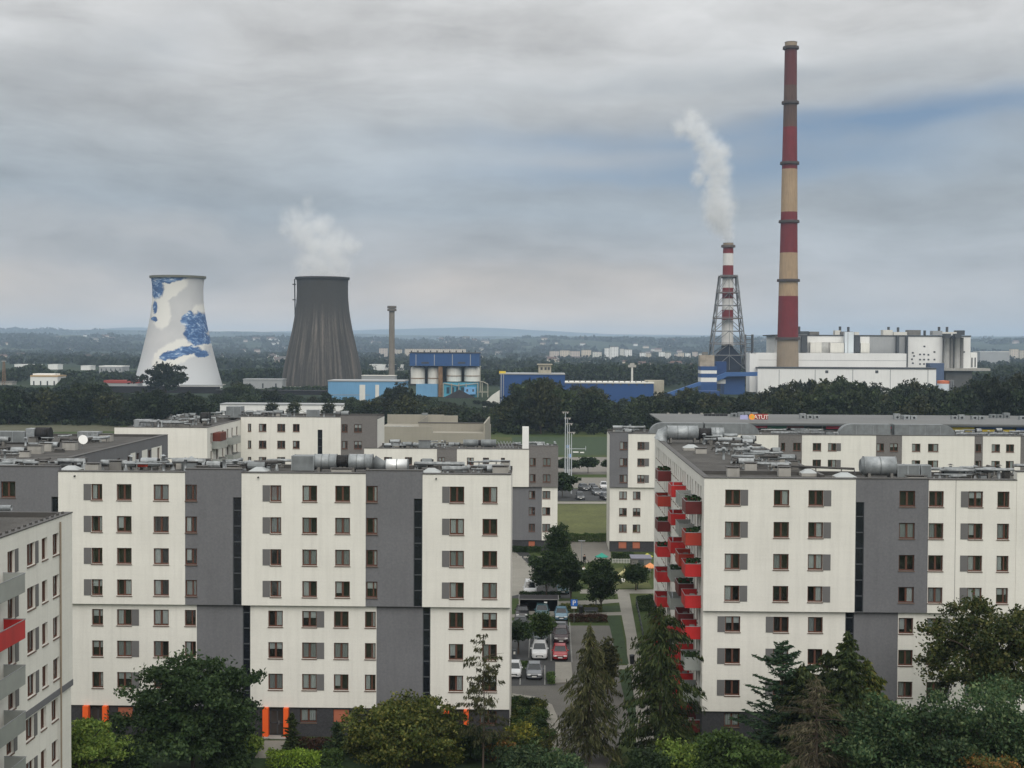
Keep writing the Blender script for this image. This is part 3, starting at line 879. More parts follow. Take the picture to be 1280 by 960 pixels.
    build(MB().tube([(a - lx + .1, Y - ly, z + 1.3), (a - lx - .5, Y - ly, z + 1.1), (a - lx - .8, Y - ly, z + .3)], .84, 16), 'duct_elbow', ZINC, b, smooth=True)
    skylight(b, P(864, 556, 160).x, 160, z, 1.9)
    vent_block(b, P(876, 562, 155).x, 155, z, 1.2, 1, .5)
front_right()

# ================= near wing at the left edge of the photo
def near_wing():
    Xw = P(88, 640, 96).x
    b = thing('apartment_building', 'white block cut by the left edge with one red and several grey balconies', 'apartment building', (Xw - 6, 78, 0))
    zt = P(88, 641, 96).z; zm = P(88, 853, 96).z; zb = P(88, 960, 96).z - .9
    s = Facade(b, Xw, 0, R(90))
    yat = lambda p: (Xw - 0) / ((p - 680) / F_PX)
    ws = []; doors = []
    for k in range(7):
        z1 = zt - 1.0 - 2.8 * k
        if k == 6: pass
        o = .12 if z1 - 1.4 > zm else 0
        for a, c, sh in ((25, 35.2, 'R'), (44, 51, None), (58, 66, None)):
            ws.append((yat(a), yat(c), z1 - 1.44, z1, o, sh))
        ws.append((yat(0), yat(13) - .5, z1 - 1.44, z1, o, 'R'))
        ws.append((80.2, 81.2, z1 - 2.2, z1, o, None)); ws.append((76.5, 77.8, z1 - 1.44, z1, o, None)); ws.append((72, 73.3, z1 - 1.44, z1, o, None))
    H = [q[:4] for q in ws]
    s.panel('white_wall', 58, 96, zm + .25, zt, .12, WHITE, H, cap=True)
    s.panel('grey_band', 58, 96, zm - .18, zm + .246, .16, GREY)
    s.panel('white_wall', 58, 96, zb, zm - .184, 0, WHITE, H)
    s.panel('plinth_wall', 58, 96, 0, zb - .004, -.1, PLINTH)
    for q in ws: s.window(*q[:5], q[5], sw=.55)
    core(b, Xw - 12, 58, Xw - .45, 95.9, zt - .35, (WHITE, None, WHITE, WHITE))
    build(MB().tube([s.p(yat(66.5), .2, zb), s.p(yat(66.5), .2, zt - .3)], .06, 8), 'downpipe', mat('downpipe_brown', (.25, .20, .15), .6), b)
    # ridge of small cleats along the parapet
    c = MB()
    for i in range(34):
        u = 62 + i; q = s.p(u, -.2, zt + .075); c.cbox(q[0], q[1], q[2], .12, .25, .12)
    build(c, 'parapet_cleat', CAP, b)
    vent_block(b, Xw - 3.2, 89, zt - .27, 1.2, 1.2, .8, CONC)
    clutter(b, Xw - 10, Xw - 3, 70, 94, zt - .27, 8, 31)
    zr = P(21, 717, 83.5).z
    for k, m in enumerate([GPAN, RED, GPAN, GPAN, GPAN]):
        balcony(b, Xw + .12, 79.2, 83.6, zr - 2.8 * k, +1, m, 1.35)
near_wing()

# ================= second row, left of the gap
def second_left():
    Y = 237; b = thing('apartment_building', 'six storey grey and cream block behind the left block beside the far car park', 'apartment building', (P(580, 600, Y).x, 243, 0))
    X, Z = XZ(Y); f = Facade(b, 0, Y + .4, 0)
    zt = Z(600, 561.5); zm = Z(640, 608.5); zb = Z(640, 675.5); x = lambda p: X(p, 610)
    ws = []
    for y in (572.5, 592.8):
        for a, c in ((662, 669.5), (678.5, 688), (583.5, 592), (603.5, 611), (626, 631), (548, 556), (480, 490), (506, 515)): ws.append((x(a), x(c), Z(660, y + 9.8), Z(660, y), .4))
    for y in (613.8, 634.3, 655):
        for a, c in ((661, 669), (678, 688)): ws.append((x(a), x(c), Z(660, y + 10), Z(660, y), 0))
    H = [q[:4] for q in ws]
    f.panel('white_wall', x(455), x(546), zm, zt, .4, WHITE, H, cap=True); f.panel('grey_wall', x(546), x(571), zm, zt, .36, GREY2, H, cap=True)
    f.panel('white_wall', x(571), x(661), zm, zt, .4, WHITE, H, cap=True); f.panel('grey_wall', x(661), x(697.5), zm, Z(680, 557.5), .36, GREY2, H, cap=True)
    f.panel('grey_wall', x(455), x(677.5), zb, zm - .02, 0, GREY, H); f.panel('white_wall', x(677.5), x(697), zb, zm - .02, .03, WHITE, H)
    bw = [(x(661), x(669), Z(660, 685.5), Z(660, 677))]
    f.panel('plinth_wall', x(455), x(697), 0, zb - .004, -.16, PLINTH, bw)
    for q in ws: f.window(*q)
    f.window(*bw[0], -.16, cur=8)
    core(b, x(455), Y + .85, x(697), 249, zt - .35, (None, WHITE, WHITE, WHITE))
    z = zt - .27
    x2 = lambda p: P(p, 555, 242).x
    round_duct(b, x2(580), x2(598), 241, z + 1.0, .62, ZINCD); round_duct(b, x2(598), x2(602), 241, z + 1, .55, BLACK, 1); round_duct(b, x2(602), x2(620), 241, z + 1.0, .66, ZINCD)
    t = MB(); lx, ly = b.location.x, b.location.y
    for i in range(5):
        a, c = x2(622) + i * .55 - lx, x2(622) + (i + 1) * .55 - lx
        for yy in (-2, -1): t.tube([(a, yy, z + .2), (c, yy, z + 1.3)], .05, 5); t.tube([(c, yy, z + .2), (a, yy, z + 1.3)], .05, 5)
    build(t, 'lattice_guard', STEEL, b)
    build(MB().box(x2(653) - lx, -2.5, z, x2(661) - lx, -1.4, Z(657, 535)), 'white_chimney', mat('white_chimney', (.72, .72, .70), .7, .06, 1), b)
    vent_block(b, x2(532), 240, z, 2, 1.2, 1.4, ZINCD); clutter(b, x2(470), x2(575), 239, 247, z, 16, 41); clutter(b, x2(640), x2(694), 239, 247, z, 6, 42)
second_left()

# ================= second row, right of the gap
def second_right():
    Y = 237; b = thing('apartment_building', 'long seven storey block behind the balcony block with two large grey ducts on its roof', 'apartment building', (P(1040, 600, Y).x, 243, 0))
    X, Z = XZ(Y); f = Facade(b, 0, Y + .4, 0)
    zt = Z(800, 542.5); zm = Z(800, 609.5); zb = Z(800, 677); x = lambda p: X(p, 600)
    ws = []
    for i, y in enumerate((552.3, 573, 593.6)):
        for a, c, s in ((774.5, 784, None), (796.5, 805.5, 'R')): ws.append((x(a), x(c), Z(790, y + 9.8), Z(790, y), .4, s))
        if i < 2:
            for a, c, s in ((976, 981, None), (991, 1000.5, None), (1015.5, 1026, None), (1034.5, 1045, 'R'), (1095.5, 1104.5, None), (1112, 1122, None), (1139.5, 1150, None), (1159.5, 1172.5, None), (1219, 1226, None), (1239, 1249.5, None), (1257, 1267, None)):
                ws.append((x(a), x(c), Z(790, y + 9.8), Z(790, y), .4, s))
    for y in (614.7, 635.5, 656):
        for a, c in ((774.3, 784), (791.5, 801)): ws.append((x(a), x(c), Z(790, y + 10), Z(790, y), 0, None))
    H = [q[:4] for q in ws]
    cols = [(762, 785, GREY), (785, 972.5, WHITE), (972.5, 1002, GREY2), (1002, 1094.5, WHITE), (1094.5, 1127, GREY2), (1127, 1217.5, WHITE), (1217.5, 1228, GREY2), (1228, 1275, WHITE), (1275, 1400, GREY2)]
    for a, c, m in cols: f.panel('white_wall' if m is WHITE else 'grey_wall', x(a), x(c), zm, zt + (.25 if a == 762 else 0), .4 if m is WHITE else .36, m, H, cap=True)
    f.panel('white_wall', x(762.5), x(1400), zb, zm - .06, 0, WHITE, H)
    bw = [(x(774), x(784), Z(790, 686.5), Z(790, 678)), (x(791.5), x(801), Z(790, 686.5), Z(790, 678))]
    f.panel('plinth_wall', x(763), x(1400), 0, zb - .004, -.16, PLINTH, bw)
    for q in ws: f.window(*q[:5], q[5], sw=.75)
    for q in bw: f.window(*q, -.16, cur=8)
    core(b, x(762.5), Y + .85, x(1400), 249, zt - .35, (None, WHITE, WHITE, WHITE))
    z = zt - .27; x2 = lambda p: P(p, 540, 242).x; lx, ly = b.location.x, b.location.y
    def vault(p0, p1, hump0, hump1):
        prof = []; a, c = x2(p0) - lx, x2(p1) - lx; h = 1.95; r = 2.2; n = 8
        pts = [(a, z)] + ([(a + r * (1 - math.cos(t * math.pi / 2 / n)), z + h * math.sin(t * math.pi / 2 / n)) for t in range(1, n + 1)] if hump0 else [(a, z + h)])
        pts += ([(c - r * (1 - math.cos(t * math.pi / 2 / n)), z + h * math.sin(t * math.pi / 2 / n)) for t in range(n, 0, -1)] if hump1 else [(c, z + h)]) + [(c, z)]
        m_ = MB(); y0, y1 = -2.2, -.2
        m_.poly([(u, y0, v) for u, v in pts]); m_.poly([(u, y1, v) for u, v in reversed(pts)])
        for i in range(len(pts) - 1): m_.quad((pts[i][0], y0, pts[i][1]), (pts[i + 1][0], y0, pts[i + 1][1]), (pts[i + 1][0], y1, pts[i + 1][1]), (pts[i][0], y1, pts[i][1]))
        o = build(m_, 'roof_duct', ZINCD, b)
        rb = MB(); k = int((c - a) / 2.4)
        for i in range(1, k): rb.box(a + (c - a) * i / k - .04, y0 - .03, z + .1, a + (c - a) * i / k + .04, y0, z + h - .25)
        build(rb, 'duct_flange', STEEL, o)
    vault(811, 878, True, False); vault(880, 948, False, True); vault(1047, 1111, True, False); vault(1116, 1192, False, True)
    for p0, p1 in ((1192, 1240), (1205, 1275), (962, 1040), (1240, 1300), (985, 1045)): pipe(b, [(x2(p0), 240.5, z + .1), (x2(p0), 240.5, z + .45), (x2(p1), 240.5, z + .45), (x2(p1), 240.5, z + .1)], .2)
    clutter(b, x2(950), x2(1045), 239, 247, z, 8, 51); clutter(b, x2(768), x2(808), 239, 247, z, 5, 52); clutter(b, x2(1195), x2(1300), 239, 247, z, 8, 53)
second_right()

# ================= third group on the left
def third_left():
    Y = 240; b = thing('apartment_building', 'cream block with grey corner and side balconies standing before the cooling towers', 'apartment building', (P(360, 560, Y).x, 236, 0))
    X, Z = XZ(Y); f = Facade(b, 0, Y + .3, 0); x = lambda p: X(p, 545)
    zt = Z(370, 521.5); ws = []
    for y in (530, 551, 571.5):
        for a, c in ((323.5, 333), (346.5, 356.5), (366, 374.5), (427.2, 434.5), (442.5, 452.3), (309.8, 314)): ws.append((x(a), x(c), Z(370, y + 9.8), Z(370, y), .3))
    slot = (x(397), x(403), Z(370, 568), Z(370, 537)); H = [q[:4] for q in ws] + [slot]
    zlow = Z(370, 640)
    f.panel('white_wall', x(301), x(426), zlow, zt, .3, WHITE, H, cap=True); f.panel('grey_wall', x(426), x(471), zlow, Z(440, 519.5), .27, GREY2, H, cap=True)
    f.panel('plinth_wall', x(302), x(470.5), 0, zlow - .004, 0, PLINTH)
    for q in ws: f.window(*q)
    f.window(*slot, .3, style='stair', name='stair_window')
    core(b, x(295), Y + .75, x(470.5), 252, zt - .35, (None, WHITE, WHITE, WHITE))
    # wing towards us: blank gable and balcony side
    Yg = 216.0; Xs = P(259, 540, Yg).x
    s = Facade(b, Xs, 0, R(90)); zg = P(200, 534.5, Yg).z
    ws2 = []
    for k in range(3):
        z1 = zg - 1.0 - 2.8 * k
        for u in (218.2, 222, 226, 229.5, 233, 236.5): ws2.append((u, u + 1.2, z1 - (2.1 if u in (222, 229.5) else 1.45), z1, 0))
    s.panel('white_wall', Yg + .01, Y + .29, zlow, zg, 0, WHITE, [q[:4] for q in ws2], cap=True)
    for q in ws2: s.window(*q)
    s.panel('plinth_wall', Yg + .01, Y + .2, 0, zlow - .004, -.1, PLINTH)
    g = Facade(b, 0, Yg, 0); xl = P(143, 540, Yg).x
    g.panel('gable_wall', xl, Xs, 0, zg, .01, WHITE, back=-.02, cap=True)
    core(b, xl, Yg + .03, Xs - .45, 248, zg - .35, (WHITE, None, WHITE, WHITE))
    for k in range(2):
        balcony(b, Xs, 219, 223.6, zg - 2.35 - 2.8 * k, 1, GPAN); balcony(b, Xs, 228, 233.5, zg - 2.35 - 2.8 * k, 1, GPAN)
    lx, ly = b.location.x, b.location.y
    build(MB().box(Xs - lx + .1, 219.2 - ly, zg - 2.3, Xs - lx + 1.3, 223.4 - ly, zg - 1.0), 'balcony_screen', mat('dark_red_screen', (.11, .03, .02), .8), b)
    z = zg - .27
    clutter(b, P(165, 525, 222).x, P(255, 525, 222).x, 219, 246, z, 26, 61)
    clutter(b, P(260, 520, 243).x, P(440, 520, 243).x, 242, 250, zt - .27, 22, 62)
    box_duct(b, P(170, 528, 222).x, P(190, 528, 222).x, 221, 223, z, z + 1.2, ZINC); round_duct(b, P(252, 522, 232).x, P(262, 522, 232).x, 232, z + 1, .9, BLACK, 3)
    box_duct(b, P(278, 517, 240).x, P(296, 517, 240).x, 243, 246, zt - .3, zt + 1.6, ZINCD); box_duct(b, P(382, 517, 242).x, P(396, 517, 242).x, 243, 245, zt - .3, zt + 1.1, ZINCD)
third_left()

def left_back_wing():
    Ye = 200.0; Xs = P(209, 560, Ye).x
    b = thing('apartment_building', 'grey flat roofed wing behind the left block with a white satellite dish on its roof', 'apartment building', (Xs - 8, 170, 0))
    zt = P(209, 543.5, Ye).z; s = Facade(b, Xs, 0, R(90)); ws = []
    for k in range(3):
        z1 = zt - 1.5 - 2.8 * k
        for u in (172, 176, 180.5, 184.5, 190, 194.5): ws.append((u, u + 1.35, z1 - 1.9, z1, .1))
    H = [q[:4] for q in ws]
    s.panel('grey_wall', 141, Ye, zt - 1.3, zt, .1, GREY, cap=True)
    s.panel('grey_wall', 141, 181.8, 0, zt - 1.304, .1, GREY, H); s.panel('white_wall', 181.8, 184, 0, zt - 1.304, .1, WHITE, H)
    s.panel('grey_wall', 184, 187, 0, zt - 1.304, .1, GREY, H); s.panel('white_wall', 187, 189.6, 0, zt - 1.304, .1, WHITE, H); s.panel('grey_wall', 189.6, 191.6, 0, zt - 1.304, .1, GREY, H)
    s.panel('white_wall', 191.6, 196.8, 0, zt - 1.304, .1, WHITE, H); s.panel('grey_wall', 196.8, Ye, 0, zt - 1.304, .1, GREY)
    for q in ws: s.window(*q)
    core(b, Xs - 26, 141, Xs - .45, Ye - .02, zt - .35, (GREY, None, WHITE, WHITE))
    z = zt - .27; lx, ly = b.location.x, b.location.y
    clutter(b, Xs - 24, Xs - 5, 150, 196, z, 44, 71)
    for p, py, Y in ((58, 560, 172), (45, 562, 168), (88, 560, 174), (133, 549, 190)): vent_block(b, P(p, py, Y).x, Y, z, 1.6, 1.2, .9)
    a = P(-10, 548, 185).x; c = P(34, 545, 185).x
    box_duct(b, a, c, 184, 186, z + .2, z + 1.6, ZINCD); round_duct(b, P(46, 545, 185).x, P(63, 545, 185).x, 185, z + 1.2, .95, BLACK, 5)
    box_duct(b, P(36, 545, 185).x, P(46, 545, 185).x, 184, 186, z + .2, z + 2.0, ZINC)
    d = P(103, 557, 176); dx_, dy_ = d.x - lx, 176 - ly
    o = build(MB().tube([(dx_, dy_, z), (dx_, dy_, z + 1.0)], .06, 6), 'dish_mast', STEEL, b)
    m_ = MB(); m_.tube([(dx_, dy_ - .05, z + 1.1), (dx_ + .1, dy_ - .2, z + 1.15), (dx_ + .2, dy_ - .35, z + 1.2)], .25, 16, r1=.6)
    build(m_, 'satellite_dish', WHT, o)
    box_duct(b, P(100, 545, 190).x, P(125, 545, 190).x, 189, 191, z + .2, z + 1.3, LAG)
left_back_wing()

def beige_block():
    Y = 300; b = thing('flat_roofed_building', 'low beige building with bare stepped roof walls just in front of the dark wood', 'building', (P(540, 545, Y).x, 310, 0))
    lx, ly = b.location.x, b.location.y; z = P(540, 530, Y).z
    x = lambda p: P(p, 540, Y).x - lx
    build(MB().box(x(462), -10, 0, x(606), 25, z - 1.9), 'lower_storeys', BEIGE, b)
    build(MB().box(x(462), -9.9, z - 1.896, x(541), -9.4, z - .6), 'parapet_wall', BEIGE, b); build(MB().box(x(462), 24, z - 1.896, x(541), 24.6, z + .3), 'parapet_wall', BEIGE, b)
    build(MB().box(x(520), -4, z - 1.896, x(605), -3.4, z - .15), 'parapet_wall', BEIGE, b); build(MB().box(x(520), -3.396, z - 1.896, x(520.5), 20, z + .2), 'parapet_wall', BEIGE, b)
    build(MB().box(x(519.5), -4.1, z - .146, x(605.4), -3.3, z + .02), 'parapet_cap', CAP, b)
    build(MB().box(x(541), 23.7, z - 1.896, x(560), 24.5, z + .1), 'parapet_wall', BEIGE, b); build(MB().box(x(604), -9, z - 1.896, x(606), 20, z + .15), 'parapet_wall', BEIGE, b)
    build(MB().tube([(x(478), -6, z - .9), (x(495), -6, z - .8), (x(515), -6, z - .9)], .15, 6), 'roof_pipe', LAG, b)
    build(MB().cbox(x(515), 22, z + .3, 1.4, 1, .5), 'vent_block', ZINCD, b)
beige_block()
#@@INDUSTRY

# ------------------------------------------------------------------ shopping hall
def mall():
    Y0, Y1 = 437.0, 494.0
    b = thing('shopping_hall', 'long flat shopping hall with a grey roof and coloured shop fronts under the eaves', 'shopping hall', (P(1060, 530, Y0).x, 460, 0))
    lx, ly = b.location.x, b.location.y; ze = P(1000, 530.5, Y0).z
    x = lambda p: P(p, 535, Y0).x - lx
    xa, xb = x(829), x(1420)
    build(MB().box(xa + 4, Y0 - ly + 5, 0, xb, Y1 - ly, ze - .3), 'wall', DCLAD, b)
    r = MB(); r.box(xa, Y0 - ly, ze - .02, xb, Y1 - ly, ze + .35); build(r, 'roof', mat('mall_roof', (.125, .127, .125), .85, .15, .06, fine=.08, fscale=1), b)
    build(MB().box(xa - .05, Y0 - ly - .06, ze - .45, xb, Y0 - ly + .3, ze - .024), 'fascia', DCLAD, b)
    def board(p0, p1, h0, h1, m, nm='shop_sign'): build(MB().box(x(p0), Y0 - ly + 1.6, ze - h1 + .75, x(p1), Y0 - ly + 1.95, ze - h0 + .75), nm, m, b)
    PINK = mat('shop_red', (.42, .02, .05), .6); BLU = mat('shop_blue', (.02, .07, .28), .6)
    board(940, 960, 1.4, 2.1, PINK); board(960, 984, 2.3, 2.6, WHT); board(961, 984, 1.3, 2.2, GREENL); board(985, 1006, 1.3, 2.0, DRED); board(1034, 1060, 1.3, 2.2, PINK)
    board(1008, 1030, 2.2, 2.5, WHT); board(1105, 1118, 1.3, 2.1, PINK); board(1121, 1143, 1.2, 1.9, WHT); board(1180, 1220, 1.4, 3.0, YELLOW); board(1221, 1271, 2.1, 3.1, YELLOW)
    board(1226, 1268, 1.3, 1.9, BLU); board(1273, 1300, 1.2, 3.2, BLU)
    for p in (902, 925, 948, 970, 1000, 1030, 1080, 1120, 1160, 1200, 1245): build(MB().cbox(x(p), Y0 - ly + 2.5, 0, .35, .35, ze - .5), 'canopy_column', STEEL, b)
    gl = MB()
    for p in range(880, 1300, 11): gl.box(x(p), Y0 - ly + 4.7, 0.2, x(p + 9), Y0 - ly + 4.99, ze - 3.4)
    build(gl, 'shop_window', STAIRG, b)
    zr = ze + .354; g = random.Random(5)
    for p in (914, 1000, 1118, 1130, 1190, 1215, 1238, 1275):
        Yq = 470 + g.uniform(-6, 8); xx = P(p, 525, Yq).x - lx; n = g.randint(2, 4)
        m_ = MB()
        for i in range(n): m_.box(xx + i * 2.3, Yq - ly, zr, xx + i * 2.3 + 2.0, Yq - ly + 2, zr + g.uniform(1.0, 1.9))
        o = build(m_, 'roof_plant', g.choice((LAG, ZINC, ZINCD)), b)
        f = MB()
        for i in range(n): f.tube([(xx + i * 2.3 + 1, Yq - ly - .06, zr + .6), (xx + i * 2.3 + 1, Yq - ly, zr + .6)], .4, 10)
        build(f, 'fan', BLACK, o)
    for p in range(882, 912, 5): vent_block(b, P(p, 522, 480).x, 480, zr, 1.2, 1, .6, BLACK)
    for p in range(835, 905, 14): vent_block(b, P(p, 520, 490).x, 490, zr, .8, .8, .5)
    # roof sign: orange disc and light letters
    Ys = 446.0
    def letters(txt, p0, py0, size, m, name, d):
        cu = bpy.data.curves.new(name, 'FONT'); cu.body = txt; cu.size = size; cu.extrude = .12; cu.space_character = .96
        o = bpy.data.objects.new(name, cu); COL.objects.link(o)
        dg = bpy.context.evaluated_depsgraph_get()
        me = bpy.data.meshes.new_from_object(o.evaluated_get(dg)); bpy.data.objects.remove(o)
        me.materials.clear(); me.materials.append(m)
        q = P(p0, py0, Ys)
        e = link(name, me, d, (q.x - d.location.x, Ys - d.location.y - .3, q.z)); e.rotation_euler = (R(90), 0, 0)
        return e
    q = P(935.5, 524, Ys); sg = thing('roof_sign', 'roof sign with an orange disc and light letters ATUT on the shopping hall', 'sign', (q.x, Ys, ze + .36))
    z = q.z - .0
    zc = P(939.5, 521, Ys).z
    build(MB().tube([(1.1, -.25, zc - ze - .36), (1.1, .1, zc - ze - .36)], .95, 24), 'sign_disc', mat('sign_orange', (.85, .30, .03), .5), sg)
    build(MB().tube([(1.25, -.31, zc - ze - .30), (1.25, -.254, zc - ze - .30)], .4, 20), 'sign_disc_centre', YELLOW, sg)
    build(MB().box(2.0, .2, zc - ze - 1.2, 6.2, .3, zc - ze + .55), 'sign_backing', mat('sign_red', (.30, .035, .03), .6), sg)
    fr = MB()
    for i in range(4): fr.box(.8 + i * 1.6, .3, 0.0, .9 + i * 1.6, .4, zc - ze + .3)
    build(fr, 'sign_frame', STEEL, sg)
    e = letters('ATUT', 942.2, 523.2, 1.85, mat('sign_letters', (.82, .74, .68), .5), 'sign_lettering', sg)
    e.location.z = zc - ze - .36 - .66; e.location.y = .05
    build(MB().box(-2.6, .0, zc - ze - 1.2, -.2, .1, zc - ze + .2), 'sign_board', mat('lilac_board', (.38, .38, .60), .6), sg)
mall()

# ------------------------------------------------------------------ power plant
def tower(name, label, pxc, pys, Y, m, rim):
    c = P(pxc, 440, Y); b = thing(name, label, 'cooling tower', (c.x, Y, 0))
    prof = [(hw * Y / F_PX, P(pxc, py, Y).z) for hw, py in pys]
    # smooth the profile with a cubic through the measured widths
    zs = np.array([p[1] for p in prof][::-1]); rs = np.array([p[0] for p in prof][::-1])
    co = np.polyfit(zs, rs, 4); zz = np.linspace(zs[0] - 3, zs[-1], 40)
    fine = [(float(np.polyval(co, z)), float(z)) for z in zz]
    o = build(MB().lathe(fine, 96), 'shell', m, b, smooth=True)
    rt, zt = fine[-1]
    build(MB().lathe([(rt - .8, zt - 1.4), (rt + 1.0, zt - 1.4), (rt + 1.2, zt + .5), (rt - .8, zt + .5), (rt - 4.5, zt - 16)], 96), 'rim', rim, b, smooth=False)
    rb, zb = fine[0]; l = MB(); n = 44
    for i in range(n):
        for s in (-1, 1):
            a = 2 * math.pi * i / n; a2 = a + s * math.pi / n
            l.tube([((rb + 2.2) * math.cos(a2), (rb + 2.2) * math.sin(a2), 0), (rb * math.cos(a), rb * math.sin(a), zb + .3)], .55, 5)
    build(l, 'legs', CONC, b)
    build(MB().lathe([(rb - 4, 0), (rb - 4, zb)], 48), 'basin_wall', BLACK, b)
    return b, rt, zt

def mural_mat():
    m = bpy.data.materials.new('painted_tower'); m.use_nodes = True
    t = NT(m.node_tree); bs = t.n['Principled BSDF']
    tcn = t.add('ShaderNodeTexCoord'); s = t.add('ShaderNodeSeparateXYZ'); t.link(tcn.outputs['Object'], s.inputs[0])
    X, Y, Z = s.outputs
    nz = t.noise(tcn.outputs['Object'], .12, 5, .65, out=1, dist=.6)
    sn = t.add('ShaderNodeSeparateColor'); t.link(nz, sn.inputs[0])
    wx = t.math('ADD', X, t.math('MULTIPLY', t.math('SUBTRACT', sn.outputs[0], .5), 9.0))
    wz = t.math('ADD', Z, t.math('MULTIPLY', t.math('SUBTRACT', sn.outputs[1], .5), 8.0))
    def ell(px, py, rx, rz, rot=0.0):
        c = P(px, py, 1180); cx = c.x - P(222, 440, 1180).x; cz = c.z; k = 1180 / F_PX
        ddx = t.math('SUBTRACT', wx, cx); ddz = t.math('SUBTRACT', wz, cz)
        if rot:
            cr, sr = math.cos(rot), math.sin(rot)
            a = t.math('ADD', t.math('MULTIPLY', ddx, cr), t.math('MULTIPLY', ddz, sr))
            b_ = t.math('SUBTRACT', t.math('MULTIPLY', ddz, cr), t.math('MULTIPLY', ddx, sr)); ddx, ddz = a, b_
        q = t.math('ADD', t.math('POWER', t.math('ABSOLUTE', t.math('DIVIDE', ddx, rx * k)), 2.0), t.math('POWER', t.math('ABSOLUTE', t.math('DIVIDE', ddz, rz * k)), 2.0))
        return t.mapr(q, .75, 1.15, 1.0, 0.0)
    def union(l):
        o = l[0]
        for e in l[1:]: o = t.math('MAXIMUM', o, e)
        return o
    white = union([ell(215, 366, 30, 11, .55), ell(208, 390, 14, 22, .2), ell(232, 440, 34, 14, .45), ell(250, 405, 10, 26, -.15), ell(214, 452, 12, 16)])
    blue = union([ell(197, 357, 13, 19, .5), ell(203, 351, 16, 9, .5), ell(222, 348, 22, 6.5, .22), ell(200, 385, 5, 8), ell(199, 399, 6, 3.5), ell(250, 410, 11, 20, -.25), ell(241, 398, 6, 9, -.5), ell(254, 424, 11, 8), ell(226, 444, 17, 5, .25), ell(243, 438, 14, 5.5, .1), ell(258, 441, 7, 5)])
    mpb = t.add('ShaderNodeMapping'); mpb.inputs['Rotation'].default_value = (0, R(35), 0); mpb.inputs['Scale'].default_value = (.35, 1, 1.5); t.link(tcn.outputs['Object'], mpb.inputs[0])
    br = t.noise(mpb.outputs[0], .22, 4, .62, dist=1.0)
    bluecol = t.ramp(br, [(.32, (.50, .56, .62)), (.41, (.14, .24, .42)), (.50, (.040, .105, .25)), (.75, (.018, .050, .14))])
    streak = t.noise(tcn.outputs['Object'], .05, 4)
    basec = t.ramp(streak, [(.3, (.43, .435, .44)), (.7, (.49, .49, .49))])
    low = t.mapr(Z, 8, 34, 1, 0)
    basec = t.mix(t.math('MULTIPLY', low, .8), basec, (.52, .54, .56))
    c = t.mix(white, basec, (.64, .63, .59)); c = t.mix(blue, c, bluecol)
    t.link(c, bs.inputs['Base Color']); bs.inputs['Roughness'].default_value = .9
    return m
tower('cooling_tower', 'pale cooling tower painted with blue and white brushwork', 222.5, [(33, 346), (31.5, 362), (32, 380), (34, 398), (38, 415), (42.5, 434), (48.5, 460), (54, 478)], 1180, mural_mat(), mat('rim_olive', (.14, .14, .11), .9))
def dark_tower_mat():
    m = bpy.data.materials.new('dark_tower_concrete'); m.use_nodes = True
    t = NT(m.node_tree); bs = t.n['Principled BSDF']
    tcn = t.add('ShaderNodeTexCoord'); s = t.add('ShaderNodeSeparateXYZ'); t.link(tcn.outputs['Object'], s.inputs[0])
    ang = t.math('ARCTAN2', s.outputs[0], s.outputs[1])
    st = t.noise(t.comb(t.math('MULTIPLY', ang, 9), t.math('MULTIPLY', s.outputs[2], .012), 0), 1.0, 5, .7)
    fn = t.noise(t.comb(t.math('MULTIPLY', ang, 50), t.math('MULTIPLY', s.outputs[2], .35), 2), 1.0, 3, .6)
    low = t.mapr(s.outputs[2], 50, 72, 1, 0)
    k = t.math('ADD', t.math('MULTIPLY', t.mapr(st, .38, .68, -.25, 1.1), low), t.mapr(fn, .3, .7, -.18, .18))
    c = t.ramp(t.math('ADD', t.math('MULTIPLY', k, .5), .28), [(.1, (.026, .024, .022)), (.40, (.050, .045, .040)), (.85, (.150, .128, .108))])
    t.link(c, bs.inputs['Base Color']); bs.inputs['Roughness'].default_value = .95
    return m
tw2, rt2, zt2 = tower('cooling_tower', 'dark sooty concrete cooling tower giving off pale steam', 403, [(32.3, 347.5), (32, 362), (33, 384), (36, 405), (40.5, 424), (45.5, 448), (51, 484)], 1180, dark_tower_mat(), mat('rim_dark', (.035, .035, .035), .9))
lad = MB(); lad.tube([(-32.5 * 1180 / F_PX - 1.0, -4, zt2 - 1), (-32.5 * 1180 / F_PX - .3, -4, 40)], .5, 4)
for i in range(2): lad.cbox(-33 * 1180 / F_PX - 1, -4, zt2 - 6 - 13 * i, 2.5, 2.5, .8)
build(lad, 'ladder', BLACK, tw2)

def chimney(name, label, pxs, bands, Y, rings, ringm):
    """pxs: (y, x centre, half width) rows from top to foot; bands: (y from, y to, material)"""
    ys = [p[0] for p in pxs]
    cx = P(np.interp(bands[-1][1], ys, [p[1] for p in pxs]), 450, Y).x
    b = thing(name, label, 'chimney', (cx, Y, 0))
    hw = lambda y: float(np.interp(y, ys, [p[2] for p in pxs])) * Y / F_PX
    zz = lambda y: P(950, y, Y).z
    for y0, y1, m, nm in bands:
        n = 4; prof = [(hw(y0 + (y1 - y0) * i / n), zz(y0 + (y1 - y0) * i / n)) for i in range(n + 1)]
        build(MB().lathe(prof, 40), nm, m, b, smooth=True)
    for y in rings:
        r = hw(y); z = zz(y)
        build(MB().lathe([(r, z - .9), (r + 1.5, z - .9), (r + 1.5, z + .3), (r + 1.35, z + 1.0), (r, z + 1.0)], 40), 'gallery_ring', ringm, b)
    r = hw(bands[0][0]); z = zz(bands[0][0])
    build(MB().lathe([(r, z), (r + .25, z + .1), (r - .8, z + .1), (r - .8, z - 12)], 40), 'mouth_rim', BLACK, b)
    return b, r, z, cx
CR = mat('chimney_red', (.150, .013, .015), .85, .16, .08, streak=.35)
